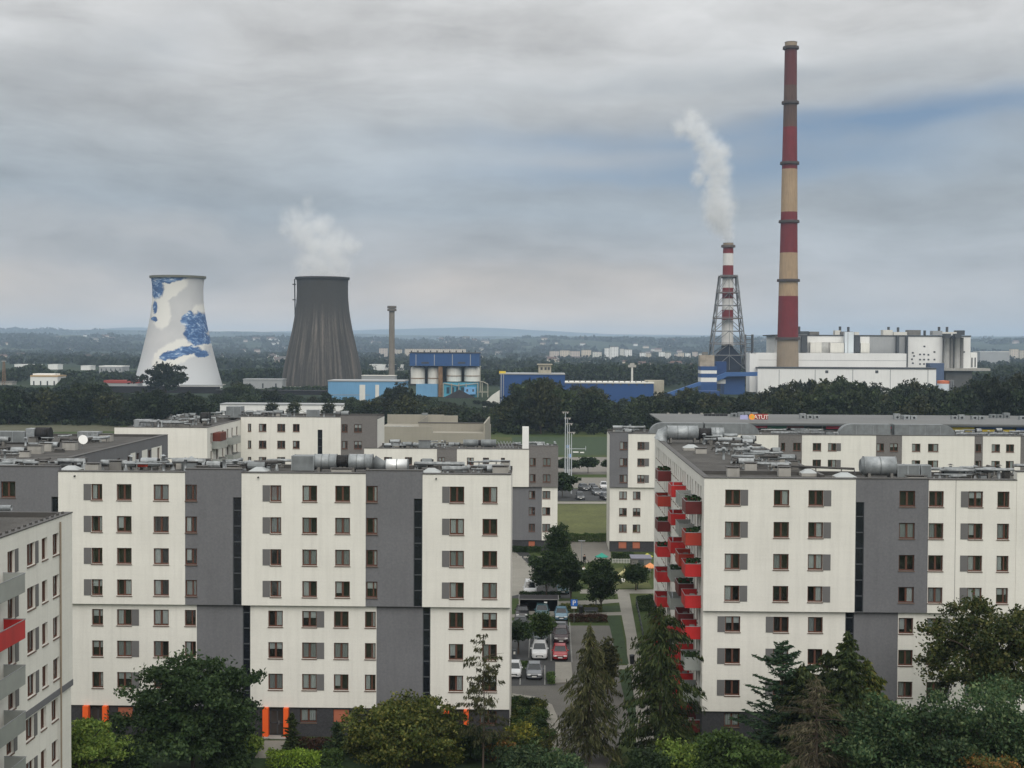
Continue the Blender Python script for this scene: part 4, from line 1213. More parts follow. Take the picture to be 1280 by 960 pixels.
CR2 = mat('chimney_faded_red', (.105, .025, .023), .9, .2, .08, streak=.4)
CB = mat('chimney_beige', (.36, .255, .155), .9, .12, .08, streak=.4)
CB2 = mat('chimney_dirty_beige', (.095, .054, .040), .9, .2, .08, streak=.5)
CCN = mat('chimney_concrete', (.27, .215, .155), .9, .15, .1, streak=.2)
chimney('tall_chimney', 'very tall chimney banded in faded red and beige, tallest thing in view', [(53, 988.3, 7.4), (110, 987.9, 7.9), (160, 987.3, 8.6), (212, 986.8, 9.5), (265, 986.1, 10.1), (316, 985.6, 10.9), (370, 985, 12), (421, 984.5, 12.8), (440, 984.5, 13.2), (488, 984.5, 14)],
        [(53, 60, CCN, 'cap'), (60, 107, CR2, 'faded_band'), (107, 159, CB2, 'dirty_band'), (159, 211.5, CR, 'red_band'), (211.5, 265, CB, 'beige_band'), (265, 316, CR, 'red_band'), (316, 370, CB, 'beige_band'), (370, 421.5, CR, 'red_band'), (421.5, 488, CCN, 'concrete_foot')],
        1056, (60, 128.5, 204, 277, 350.5, 423), mat('ring_dark', (.06, .045, .04), .9))
CW = mat('stack_white', (.62, .61, .59), .8, .06, .1, streak=.15)
CR3 = mat('stack_red', (.17, .018, .02), .8, .1, .1, streak=.2)
st_, rs_, zs_, sx_ = chimney('lattice_stack', 'shorter red and white smoke stack held in a steel lattice tower', [(304, 910.5, 6.3), (345, 909.8, 6.7), (430, 909, 7.3), (470, 909, 7.3)],
        [(304, 308.5, CCN, 'cap'), (308.5, 317, CR3, 'red_band'), (317, 332, CW, 'white_band'), (332, 345, CR3, 'red_band'), (345, 360, CW, 'white_band'), (360, 373.5, CR3, 'red_band'), (373.5, 387.5, CW, 'white_band'), (387.5, 400, CR3, 'red_band'), (400, 432, CW, 'white_band'), (432, 470, DCLAD, 'stack_foot')],
        1090, (308, 346.5), mat('ring_brown', (.10, .08, .07), .9))
def lattice():
    Y = 1090; k = Y / F_PX; m = MB(); pl = MB(); zz = lambda y: P(910, y, Y).z
    hw = lambda y: np.interp(y, (345, 430, 462), (10.2, 19.3, 20.5)) * k
    lev = [345, 366, 382, 398, 414, 430, 444, 462]
    cor = [(-1, -1), (1, -1), (1, 1), (-1, 1)]
    for i in range(len(lev) - 1):
        a, c = lev[i], lev[i + 1]
        for j in range(4):
            s, e = cor[j], cor[(j + 1) % 4]
            m.tube([(s[0] * hw(a), s[1] * hw(a), zz(a)), (s[0] * hw(c), s[1] * hw(c), zz(c))], .52, 5)
            m.tube([(s[0] * hw(a), s[1] * hw(a), zz(a)), (e[0] * hw(a), e[1] * hw(a), zz(a))], .36, 5)
            mx, my = (s[0] + e[0]) / 2, (s[1] + e[1]) / 2
            m.tube([(s[0] * hw(c), s[1] * hw(c), zz(c)), (mx * hw(a), my * hw(a), zz(a)), (e[0] * hw(c), e[1] * hw(c), zz(c))], .30, 4)
            m.tube([(mx * hw(a), my * hw(a), zz(a)), (mx * hw(c), my * hw(c), zz(c))], .18, 4)
    build(m, 'lattice_tower', mat('lattice_steel', (.17, .175, .18), .7, .1, .1), st_)
    for y in (346, 366, 398, 430):
        h = hw(y) + .6; r = 7.5 * k
        q = MB(); q.box(-h, -h, zz(y) - .35, h, -r, zz(y)); q.box(-h, r, zz(y) - .35, h, h, zz(y)); q.box(-h, -r, zz(y) - .35, -r, r, zz(y)); q.box(r, -r, zz(y) - .35, h, r, zz(y))
        for s in (-1, 1): q.tube([(-h, s * h, zz(y) + 1.1), (h, s * h, zz(y) + 1.1)], .12, 4)
        build(q, 'platform', mat('platform_brown', (.14, .12, .11), .8), st_)
    # ladder tower on the right and the dark hopper between the legs
    x = lambda p: (p - 910) * k
    l = MB()
    for px in (932, 941):
        for yy in (-3, 3): l.tube([(x(px), yy, zz(418)), (x(px), yy, zz(480))], .55, 5)
    for y in range(419, 480, 5): l.box(x(931.5), -3.2, zz(y) - .5, x(941.5), 3.2, zz(y))
    build(l, 'stair_tower', mat('stair_steel', (.10, .105, .11), .7), st_)
    h = MB(); y0, y1 = -9, 9
    pts = [(x(896), zz(446)), (x(902), zz(437)), (x(910), zz(431)), (x(918), zz(437)), (x(925), zz(446)), (x(925), zz(486)), (x(896), zz(486))]
    h.poly([(a, y0, b) for a, b in pts]); h.poly([(a, y1, b) for a, b in reversed(pts)])
    for i in range(len(pts)): a, b = pts[i], pts[(i + 1) % len(pts)]; h.quad((a[0], y0, a[1]), (b[0], y0, b[1]), (b[0], y1, b[1]), (a[0], y1, a[1]))
    build(h, 'hopper_house', mat('dark_navy', (.016, .022, .04), .8), st_)
lattice()

def blk(b, name, px0, px1, py0, py1, Y, dep, m, refpx=None, foot=None):
    """box seen in the photo between px0..px1 and py0 (top)..py1 (bottom) with its front at depth Y"""
    lx, ly = b.location.x, b.location.y
    x0, x1 = P(px0, (py0 + py1) / 2, Y).x - lx, P(px1, (py0 + py1) / 2, Y).x - lx
    z1 = P((px0 + px1) / 2, py0, Y).z; z0 = max(0, P((px0 + px1) / 2, py1, Y).z) if foot is None else foot
    return build(MB().box(x0, Y - ly, z0, x1, Y - ly + dep, z1), name, m, b)
def slots(o, b, px, py0, py1, Y, w_, m, name='seam'):
    lx, ly = b.location.x, b.location.y; q = MB()
    for p in px:
        x = P(p, py0, Y).x - lx; q.box(x - w_ / 2, Y - ly - .12, P(p, py1, Y).z, x + w_ / 2, Y - ly - .004, P(p, py0, Y).z)
    return build(q, name, m, o)

def power_house():
    b = thing('power_station', 'white power station halls with grey boiler house and roof vents behind dark trees', 'power station', (P(1070, 460, 1040).x, 1080, 0))
    Y = 1030
    o = blk(b, 'turbine_hall', 947, 1170, 461, 496, Y, 24, WPAINT, foot=0)
    slots(o, b, (974, 1019, 1066, 1113, 1160), 462, 494, Y, .5, GCLAD); slots(o, b, (1033.5, 1096), 463, 466.5, Y, 2.2, DCLAD, 'louvre')
    blk(b, 'roof_edge', 946, 1170.5, 459.3, 461, Y - .5, 26, DCLAD)
    o = blk(b, 'coal_bunker_hall', 945, 1133, 441.5, 462, Y + 26, 20, WPAINT, foot=0)
    lx, ly = b.location.x, b.location.y
    q = MB(); Yq = Y + 26
    q.box(P(945, 450, Yq).x - lx, Yq - ly - .1, P(1000, 450.4, Yq).z, P(1133, 450, Yq).x - lx, Yq - ly - .004, P(1000, 450, Yq).z); build(q, 'seam', GCLAD, o)
    blk(b, 'conveyor_gallery', 937, 948, 442, 490, Y + 6, 18, WPAINT)
    Yb = 1082
    blk(b, 'boiler_house', 968, 1213, 420, 470, Yb + 12, 40, WPAINT, foot=0)
    for p0, p1, y0, y1, m, nm in ((998, 1009, 418, 445, GCLAD, 'flue'), (1009.3, 1055.8, 420, 428, WPAINT, 'upper_wall'), (1009.3, 1056, 428.2, 445, mat('plant_grey', (.46, .46, .44), .8, .2, .2, streak=.3), 'grey_wall'),
                              (1075.2, 1086.8, 420.5, 445, WPAINT, 'upper_wall'), (1087, 1132.8, 420, 445, GCLAD, 'corrugated_wall'), (1133, 1178, 419.5, 470, WPAINT, 'upper_wall'), (1198, 1213, 419.8, 470, WPAINT, 'upper_wall')):
        blk(b, nm, p0, p1, y0, y1, Yb, 11.9, m)
    for p0, p1, y0, y1, m, nm in ((1013, 1027, 428, 441, TANK, 'filter_box'), (1038, 1055, 428.5, 441, TANK, 'filter_box'), (1076, 1087, 429, 441, TANK, 'filter_box'), (1002, 1009, 420, 440, DCLAD, 'dark_flue'), (1068, 1075, 420.5, 440, DCLAD, 'dark_flue'),
                              (1121, 1124, 420, 441, DCLAD, 'drain_pipe'), (1133, 1135, 420, 461, DCLAD, 'drain_pipe')):
        blk(b, nm, p0, p1, y0, y1, Yb - 4, 3.9, m)
    o = blk(b, 'white_duct', 1056, 1067, 415, 460, Yb - 5, 5, mat('plant_pale', (.55, .60, .63), .7, .06, .1))
    slots(o, b, (1060,), 416, 459, Yb - 5, .5, GCLAD)
    for px in (1181.5, 1194.5):
        lz0, lz1 = P(px, 460, Yb).z, P(px, 422, Yb).z; xx = P(px, 440, Yb).x - lx
        o = build(MB().tube([(xx, Yb - ly - 4, lz0), (xx, Yb - ly - 4, lz1)], 2.2, 14), 'grey_flue', mat('plant_flue', (.27, .265, .25), .8, .15, .3, streak=.3), b, smooth=True)
        build(MB().box(xx - 2.4, Yb - ly - 6.6, lz1 - .1, xx + 2.4, Yb - ly, lz1 + 3), 'flue_head', DCLAD, o)
        build(MB().tube([(xx + 3.6, Yb - ly - 4, lz0), (xx + 3.6, Yb - ly - 4, lz1)], 1.2, 10), 'thin_flue', CONCD, o, smooth=True)
    blk(b, 'roof_slab', 967, 1214, 418.8, 420.3, Yb - .5, 54, DCLAD)
    for p0, p1, y0 in ((1000, 1011, 414), (1012, 1024, 414.5), (1044, 1051, 413), (1050, 1066, 414.5), (1068, 1074, 415), (1104, 1116, 412.5), (1117, 1134, 415), (1135, 1151, 412.5), (1166, 1178, 413.5), (1178, 1197, 415), (1196, 1206, 413)):
        blk(b, 'roof_vent', p0, p1, y0, 418.9, Yb + 3, 8, rnd.choice((TANK, CONCD, GCLAD, DCLAD)))
    for p, y0 in ((1000.5, 408), (1052, 408), (1062.5, 408.5), (1113, 408.5), (1125, 409), (1158.5, 413), (1176.5, 408.5), (1186.5, 408.5)):
        xx = P(p, 415, Yb).x - lx; build(MB().tube([(xx, Yb - ly + 6, P(p, 419, Yb).z), (xx, Yb - ly + 6, P(p, y0 + 1.3, Yb).z), (xx, Yb - ly + 6, P(p, y0, Yb).z)], 1.0, 8), 'vent_pipe', DCLAD, b)
    # small openings in the white end wall
    q = MB()
    for p, y in ((1150, 443), (1155, 443), (1160.5, 443.5), (1150, 449.5), (1155, 449.5), (1160.5, 449.5), (1168, 449.5), (1150, 455), (1155, 455), (1160.5, 455), (1155.5, 433), (1205, 440), (1141, 441), (1142.5, 445), (1140, 449), (1141, 454), (1168, 440)):
        e = P(p, y, Yb); q.box(e.x - lx - .7, Yb - ly - .15, e.z - .6, e.x - lx + .7, Yb - ly - .004, e.z + .6)
    build(q, 'wall_openings', DCLAD, b)
    o = blk(b, 'annex', 1213.3, 1221.5, 440.5, 460, Yb + 6, 14, WPAINT); slots(o, b, (1215, 1219), 447, 459, Yb + 6, 1.0, DCLAD)
    o = blk(b, 'concrete_deck', 1178, 1238, 460.5, 463.5, Yb - 12, 20, CONC)
    blk(b, 'deck_wall', 1182, 1215, 463.6, 492, Yb - 8, 12, mat('plant_dark', (.09, .09, .085), .9, .2, .2), foot=0)
    blk(b, 'blue_hall', 1162.5, 1180, 454, 492, Yb - 22, 12, mat('slate_blue', (.065, .095, .165), .8, .1, .1), foot=0)
    return b
power_house()

def plant_bits():
    Y = 1000
    b = thing('tank', 'small white tank with an orange top beside the power station', 'tank', (P(1179, 482, Y).x, Y, 0)); k = Y / F_PX
    zt = P(1179, 476, Y).z; zo = P(1179, 479.5, Y).z
    build(MB().lathe([(4.2, 0), (4.2, zo)], 24), 'tank_body', mat('tank_white', (.55, .6, .66), .7, .05, 1), b, smooth=True)
    build(MB().lathe([(4.25, zo), (4.25, zt), (0, zt + .4)], 24), 'tank_top', mat('tank_orange', (.50, .14, .06), .7), b)
    fr = MB()
    for px in (1187, 1190): fr.box((px - 1179) * k, -3, 0, (px - 1179) * k + .4, 3, P(1179, 475, Y).z)
    build(fr, 'tank_frame', STEEL, b)
    # blue and white striped building
    Y = 1000; b = thing('industrial_building', 'small building striped in blue and white under the lattice stack', 'industrial building', (P(886, 475, Y).x, Y, 0))
    for i, (y0, y1) in enumerate(((458, 463), (463, 467), (467, 472), (472, 477.5), (477.5, 500))):
        blk(b, 'blue_band' if i % 2 == 0 else 'white_band', 876, 896, y0, y1, Y + (.05 if i % 2 else 0), 18, BLUE if i % 2 == 0 else WPAINT)
    blk(b, 'roof_plant', 875, 893, 444, 457.9, Y + 4, 10, mat('plant_tan', (.33, .28, .22), .9, .3, .3))
    blk(b, 'roof_plant', 878, 885, 440, 443.9, Y + 6, 5, CONCD)
    Y = 1020; b = thing('industrial_building', 'deep blue hopper building with a sloped gallery roof at the foot of the lattice stack', 'industrial building', (P(920, 480, Y).x, Y, 0))
    blk(b, 'blue_wall', 905, 931, 468, 500, Y, 20, BLUE, foot=0); blk(b, 'upper_block', 895, 908, 452, 470, Y + 4, 12, mat('navy_cladding', (.015, .045, .14), .8, .1, .1))
    lx, ly = b.location.x, b.location.y
    def gallery(par, x0, y0, x1, y1, Yg, th, m, nm):
        a, c = P(x0, y0, Yg), P(x1, y1, Yg); q = MB(); h = th * Yg / F_PX
        pts = [(a.x, a.z), (c.x, c.z), (c.x, c.z - h), (a.x, a.z - h)]; ox, oy = par.location.x, par.location.y
        f = [(u - ox, Yg - oy, v) for u, v in pts]; g_ = [(u - ox, Yg - oy + 5, v) for u, v in pts]
        q.quad(*f); q.quad(*reversed(g_))
        for i in range(4): q.quad(f[i], f[(i + 1) % 4], g_[(i + 1) % 4], g_[i])
        return build(q, nm, m, par)
    GAL = mat('gallery_blue', (.035, .10, .26), .6, .1, .1)
    gallery(b, 890, 473, 908, 465.5, Y - 6, 6, GAL, 'gallery'); gallery(b, 908, 465.5, 947, 465, Y - 6, 5, GAL, 'gallery')
    blk(b, 'white_panel', 896, 907, 474.5, 479.5, Y - 2, 4, WPAINT)
    # long coal conveyor
    Y = 960; b = thing('conveyor_bridge', 'sloping blue conveyor bridge climbing towards the striped building', 'conveyor bridge', (P(848, 487, Y).x, Y, 0))
    gallery(b, 818, 497, 876, 477, Y, 4.5, GAL, 'gallery'); gallery(b, 822, 500, 870, 486, Y - 3, 3, BLUE, 'lower_gallery')
    t = MB()
    for p, y in ((832, 494), (848, 489), (864, 483)):
        e = P(p, y, Y); t.tube([(e.x - b.location.x, 2, 0), (e.x - b.location.x, 2, e.z - 1)], .5, 5)
    build(t, 'trestle', STEEL, b)
    blk(b, 'transfer_house', 868, 900, 489, 505, Y - 8, 16, mat('navy_cladding', (.015, .045, .14)), foot=0)
    # the two blue halls
    Y = 790; b = thing('industrial_hall', 'tall deep blue hall with a sandy concrete head house on its roof', 'industrial hall', (P(660, 490, Y).x, Y, 0))
    blk(b, 'blue_wall', 625, 706, 468.3, 520, Y, 30, BLUE, foot=0); blk(b, 'roof_edge', 624, 706.5, 467, 468.2, Y - .4, 31, GCLAD)
    lx = b.location.x; e0, e1 = P(626, 470, Y).x - lx, P(629, 470, Y).x - lx
    build(MB().box(e0, -.4, 0, e0 + .5, -.004, P(626, 468, Y).z).box(e1, -.4, 0, e1 + .4, -.004, P(626, 468, Y).z), 'corner_strip', GCLAD, b)
    blk(b, 'head_house', 673, 689, 456.5, 467, Y + 8, 8, mat('sandy_concrete', (.36, .33, .26), .9, .15, .3, streak=.3)); blk(b, 'head_roof', 671.5, 690.5, 455, 456.4, Y + 7, 10, mat('sandy_concrete', (.36, .33, .26)))
    slots(b, b, (677, 682, 686), 459, 462.5, Y + 8, 1.2, DCLAD, 'window'); blk(b, 'yellow_rig', 624, 632, 464, 467, Y + 1, 3, YELLOW)
    dm = MB(); Yd = Y - 3; cx = P(622, 500, Yd).x - lx
    prof = [(P(604, 508, Yd).x - lx, P(604, 508, Yd).z), (P(608, 501, Yd).x - lx, P(608, 501, Yd).z), (P(614, 495, Yd).x - lx, P(614, 495, Yd).z), (P(624.5, 488, Yd).x - lx, P(620, 488, Yd).z), (P(624.5, 512, Yd).x - lx, 0), (P(603, 512, Yd).x - lx, 0)]
    dm.poly([(u, -3, v) for u, v in prof]); 
    for i in range(len(prof)): a, c = prof[i], prof[(i + 1) % len(prof)]; dm.quad((a[0], -3, a[1]), (c[0], -3, c[1]), (c[0], 12, c[1]), (a[0], 12, a[1]))
    build(dm, 'curved_annex', TANK, b)
    Y = 850; b = thing('industrial_hall', 'long low blue hall with a pale roof edge left of the conveyor', 'industrial hall', (P(765, 490, Y).x, Y, 0))
    o = blk(b, 'blue_wall', 700, 817, 479.3, 512, Y, 30, BLUE, foot=0); blk(b, 'roof_edge', 699, 818, 477.8, 479.2, Y - .4, 31, TANK)
    slots(o, b, range(706, 816, 10), 479.5, 482, Y, .9, DCLAD, 'bracket'); q = MB()
    for p in range(704, 812, 7): q.cbox(P(p, 478, Y).x - b.location.x, 1, P(p, 477.8, Y).z, .7, .7, 1)
    build(q, 'roof_post', CONCD, b)
    blk(b, 'end_house', 807, 830, 475.5, 489, Y + 10, 10, mat('sandy_concrete', (.36, .33, .26)), foot=0)
    Y = 900; b = thing('light_mast', 'pale floodlight mast with a broad head standing above the low blue hall', 'mast', (P(790, 480, Y).x, Y, 0))
    build(MB().tube([(0, 0, 0), (0, 0, P(790, 456, Y).z)], .9, 8, r1=.6), 'mast_pole', TANK, b); zt = P(790, 456, Y).z
    build(MB().box(-2.6, -.8, zt - 1.6, 2.6, .8, zt).box(-1.4, -.6, zt + .004, 1.4, .6, zt + 1.1), 'mast_head', CONC, b)
    # slim concrete chimney
    Y = 1120; b, r, z, c = chimney('slim_chimney', 'slim grey brown chimney between dark cooling tower and silos', [(385, 489.7, 3.4), (472, 489.7, 3.8), (492, 489.7, 3.9)], [(385, 392, CONCD, 'cap'), (392, 492, mat('slim_stack', (.185, .165, .14), .9, .15, .2, streak=.3), 'shaft')], Y, (386, 389.5), mat('ring_grey', (.12, .11, .10), .9))
    # sky blue hall
    Y = 830; b = thing('industrial_hall', 'sky blue hall with white vertical bands partly behind trees', 'industrial hall', (P(450, 495, Y).x, Y, 0))
    o = blk(b, 'blue_wall', 410, 505, 477, 520, Y, 26, LBLUE, foot=0); slots(o, b, (453,), 481, 512, Y, 3.4, TANK, 'white_band'); slots(o, b, (471.5,), 481, 512, Y, 2.2, TANK, 'white_band')
    blk(b, 'roof_edge', 409.5, 505.5, 475.6, 476.9, Y - .4, 27, GCLAD); q = MB(); q.box(P(410, 493, Y).x - b.location.x, -.1, P(430, 494, Y).z, P(462, 493, Y).x - b.location.x, -.004, P(430, 493.2, Y).z); build(q, 'seam', STEEL, o)
    q = MB(); q.box(P(420, 500, Y).x - b.location.x, -.5, P(420, 505, Y).z, P(429, 500, Y).x - b.location.x, -.004, P(420, 499.5, Y).z); build(q, 'loading_door', DCLAD, b)
    # silos
    Y = 940; b = thing('silo_battery', 'row of cream silos under a dark blue box gallery', 'silos', (P(555, 480, Y).x, Y, 0)); lx = b.location.x
    o = blk(b, 'gallery_box', 512, 599, 441.6, 457.5, Y, 20, mat('gallery_navy', (.025, .075, .20), .7, .14, .08, streak=.2))
    slots(o, b, (520, 543, 565.5, 588), 443, 457, Y, .5, GCLAD); slots(o, b, (531.5, 577), 452.5, 454.5, Y, 5, DCLAD, 'louvre'); blk(b, 'roof_edge', 511.5, 599.5, 440.4, 441.5, Y - .4, 21, DCLAD)
    q = MB()
    for p in range(514, 597, 8): q.cbox(P(p, 440, Y).x - lx, 2, P(p, 440.4, Y).z, .8, .8, 1.2)
    build(q, 'roof_post', DCLAD, b)
    for p0, p1, yb in ((512, 530, 480), (535.5, 547, 480), (557, 576, 477), (579.5, 599, 477)):
        c = (P(p0, 468, Y).x + P(p1, 468, Y).x) / 2 - lx; r = (P(p1, 468, Y).x - P(p0, 468, Y).x) / 2
        r = max(r, 4.2); zt = P(p0, 457.6, Y).z
        o = build(MB().lathe([(r * .55, zt), (r * .93, zt - .9), (r, zt - 2.6), (r, P(p0, yb, Y).z)], 32, cx=c, cy=8), 'silo', TANK, b, smooth=True)
        build(MB().lathe([(r + .25, P(p0, yb, Y).z + 3.5), (r + .25, P(p0, yb, Y).z + 4.0)], 32, cx=c, cy=8), 'silo_band', RUST, o)
    blk(b, 'stair_shaft', 548, 553, 456, 500, Y + 1, 4, RUST); blk(b, 'blue_base', 520, 547, 480, 500, Y + 2, 14, LBLUE, foot=0); blk(b, 'dark_core', 512, 599, 458, 482, Y + 14, 4, DCLAD)
    TQ = mat('turquoise_steel', (.07, .30, .42), .7, .25, .25, streak=.2)
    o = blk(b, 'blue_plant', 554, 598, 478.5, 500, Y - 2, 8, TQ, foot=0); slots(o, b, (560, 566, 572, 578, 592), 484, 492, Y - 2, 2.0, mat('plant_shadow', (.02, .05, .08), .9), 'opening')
    o = blk(b, 'control_cabin', 580.5, 594.5, 484, 493, Y - 6, 4, mat('cabin_blue', (.15, .34, .58), .7)); slots(o, b, (584, 591.5), 486.5, 489.5, Y - 6, 1.2, DCLAD, 'window')
    q = MB(); k = Y / F_PX
    for p in (554.5, 565, 574, 583, 597.5): q.tube([(P(p, 480, Y).x - lx, -4, 0), (P(p, 480, Y).x - lx, -4, P(p, 479, Y).z)], .4, 5)
    for p0, y0, p1, y1 in ((600, 477, 604, 477), (604, 477, 610, 480), (610, 480, 610, 500), (603, 478, 603, 500), (600.5, 457, 600.5, 490), (555, 479, 572, 482), (572, 482, 598, 479), (596, 490, 610, 490)): q.tube([(P(p0, y0, Y).x - lx, -3, P(p0, y0, Y).z), (P(p1, y1, Y).x - lx, -3, P(p1, y1, Y).z)], .35, 5)
    build(q, 'steel_frame', mat('frame_tan', (.30, .29, .24), .8), b)
    hp = MB(); 
    for i in range(12):
        a = i / 12 * 2 * math.pi; a2 = (i + 1) / 12 * 2 * math.pi; c = P(576, 498, Y).x - lx
        hp.poly([(c, -16, 5.5), (c + 11 * math.cos(a), -16 + 6 * math.sin(a), 0), (c + 11 * math.cos(a2), -16 + 6 * math.sin(a2), 0)])
    build(hp, 'coal_heap', COAL, b)
    Y = 905; b = thing('boundary_wall', 'long white boundary wall below the silos', 'wall', (P(560, 503, Y).x, Y, 0))
    blk(b, 'wall', 524, 612, 502.3, 508, Y, .6, WPAINT, foot=0); q = MB()
    for p in range(526, 612, 9): q.cbox(P(p, 503, Y).x - b.location.x, -.2, 0, .6, .39, P(p, 501.8, Y).z)
    build(q, 'wall_post', CONC, b)
plant_bits()

def outbuildings():
    def hall(label, px0, px1, py0, py1, Y, dep, m, roofm, cat='warehouse', roofpx=1.3, win=0, name='warehouse'):
        b = thing(name, label, cat, (P((px0 + px1) / 2, py1, Y).x, Y, 0))
        o = blk(b, 'wall', px0, px1, py0, py1, Y, dep, m, foot=0); blk(b, 'roof', px0 - .4, px1 + .4, py0 - roofpx, py0 - .05, Y - .4, dep + .8, roofm)
        if win: slots(o, b, [px0 + (px1 - px0) * (i + .5) / win for i in range(win)], py0 + (py1 - py0) * .25, py0 + (py1 - py0) * .6, Y, 1.2, DCLAD, 'window')
        return b
    REDR = mat('red_roof', (.30, .055, .045), .9, .1, .1)
    hall('long low pale shed with a red roof left of the painted tower', 130, 172, 479, 488, 1120, 14, GCLAD, REDR, roofpx=3.5)
    hall('black bank like shed in front of the painted cooling tower', 129, 270, 484.5, 508, 980, 12, COAL, COAL, roofpx=1)
    hall('black bank like shed in front of the dark cooling tower', 268, 409, 489, 508, 960, 12, COAL, COAL, roofpx=1)
    hall('grey workshop wall between the two cooling towers', 304, 353, 475, 492, 1090, 16, GCLAD, GCLAD, win=3)
    hall('pale strip shed under the right foot of the painted tower', 225, 276, 482, 490, 1100, 6, WPAINT, GCLAD, roofpx=.8)
    b = hall('white boxy works building with ochre roof edge among trees', 38, 72, 471, 492, 1150, 20, WPAINT, mat('ochre_roof', (.42, .30, .17), .9), win=4, roofpx=1.8, name='works_building', cat='works building')
    blk(b, 'upper_block', 41, 69, 467, 469, 1156, 12, WPAINT)
    hall('small grey shed behind a thin mast', 0, 15, 478, 492, 1150, 10, CONC, CONCD, win=2)
    hall('long concrete yard wall below the white works building', 18, 66, 486, 495, 1080, 3, CONC, CONCD, roofpx=.6, name='yard_wall', cat='wall')
    hall('long white greenhouse like shed behind the left trees', -10, 52, 502.5, 512, 740, 20, WPAINT, WPAINT, roofpx=1)
    hall('long whitish shed with a line of small trees before it', 275, 430, 506, 520, 680, 14, WPAINT, GCLAD, roofpx=1)
    hall('pale shed end showing between trees in front of the black shed', 157, 172, 502, 509, 780, 10, WPAINT, WPAINT, roofpx=.6)
    hall('white distant warehouse roof on the far left', 18, 46, 456, 461, 1800, 20, WPAINT, WPAINT, roofpx=.6)
    hall('white distant warehouse roof beyond the works building', 60, 72, 456, 461, 1830, 20, WPAINT, WPAINT, roofpx=.6)
    hall('thin white roof line left of the painted tower', 101, 113, 457.5, 462, 1800, 20, WPAINT, WPAINT, roofpx=.5)
    hall('pale hall with skylights left of the painted tower', 124, 153, 458.5, 467, 1500, 25, GCLAD, WPAINT, roofpx=1.2, win=5)
    hall('low grey hall right of the painted tower', 272, 300, 470, 480, 1450, 18, GCLAD, CONC, roofpx=.8)
    hall('long thin white roof between dark tower and slim chimney', 462, 503, 456, 460, 1900, 20, WPAINT, WPAINT, roofpx=.5)
    hall('grey flat shed at the foot of the slim chimney', 452, 494, 470, 478, 1050, 12, GCLAD, TANK, roofpx=.8)
    hall('pale hall at the far right beyond the concrete deck', 1225, 1262, 440, 447, 2600, 40, GCLAD, WPAINT, roofpx=.6)
    b = thing('lattice_mast', 'thin lattice mast at the left edge of the photo', 'mast', (P(5, 480, 1150).x, 1150, 0)); t = MB(); zt = P(5, 452, 1150).z
    for sx in (-1, 1):
        for sy in (-1, 1): t.tube([(sx * 1.2, sy * 1.2, 0), (sx * .5, sy * .5, zt)], .22, 4)
    for i in range(9): z = zt * i / 9; t.tube([(-1.1, -1.1, z), (1.1, -1.1, z + zt / 9)], .14, 4)
    build(t, 'mast_legs', RUST, b); build(MB().box(-1.8, -.5, zt, 1.8, .5, zt + .7), 'mast_head', CONC, b)
outbuildings()

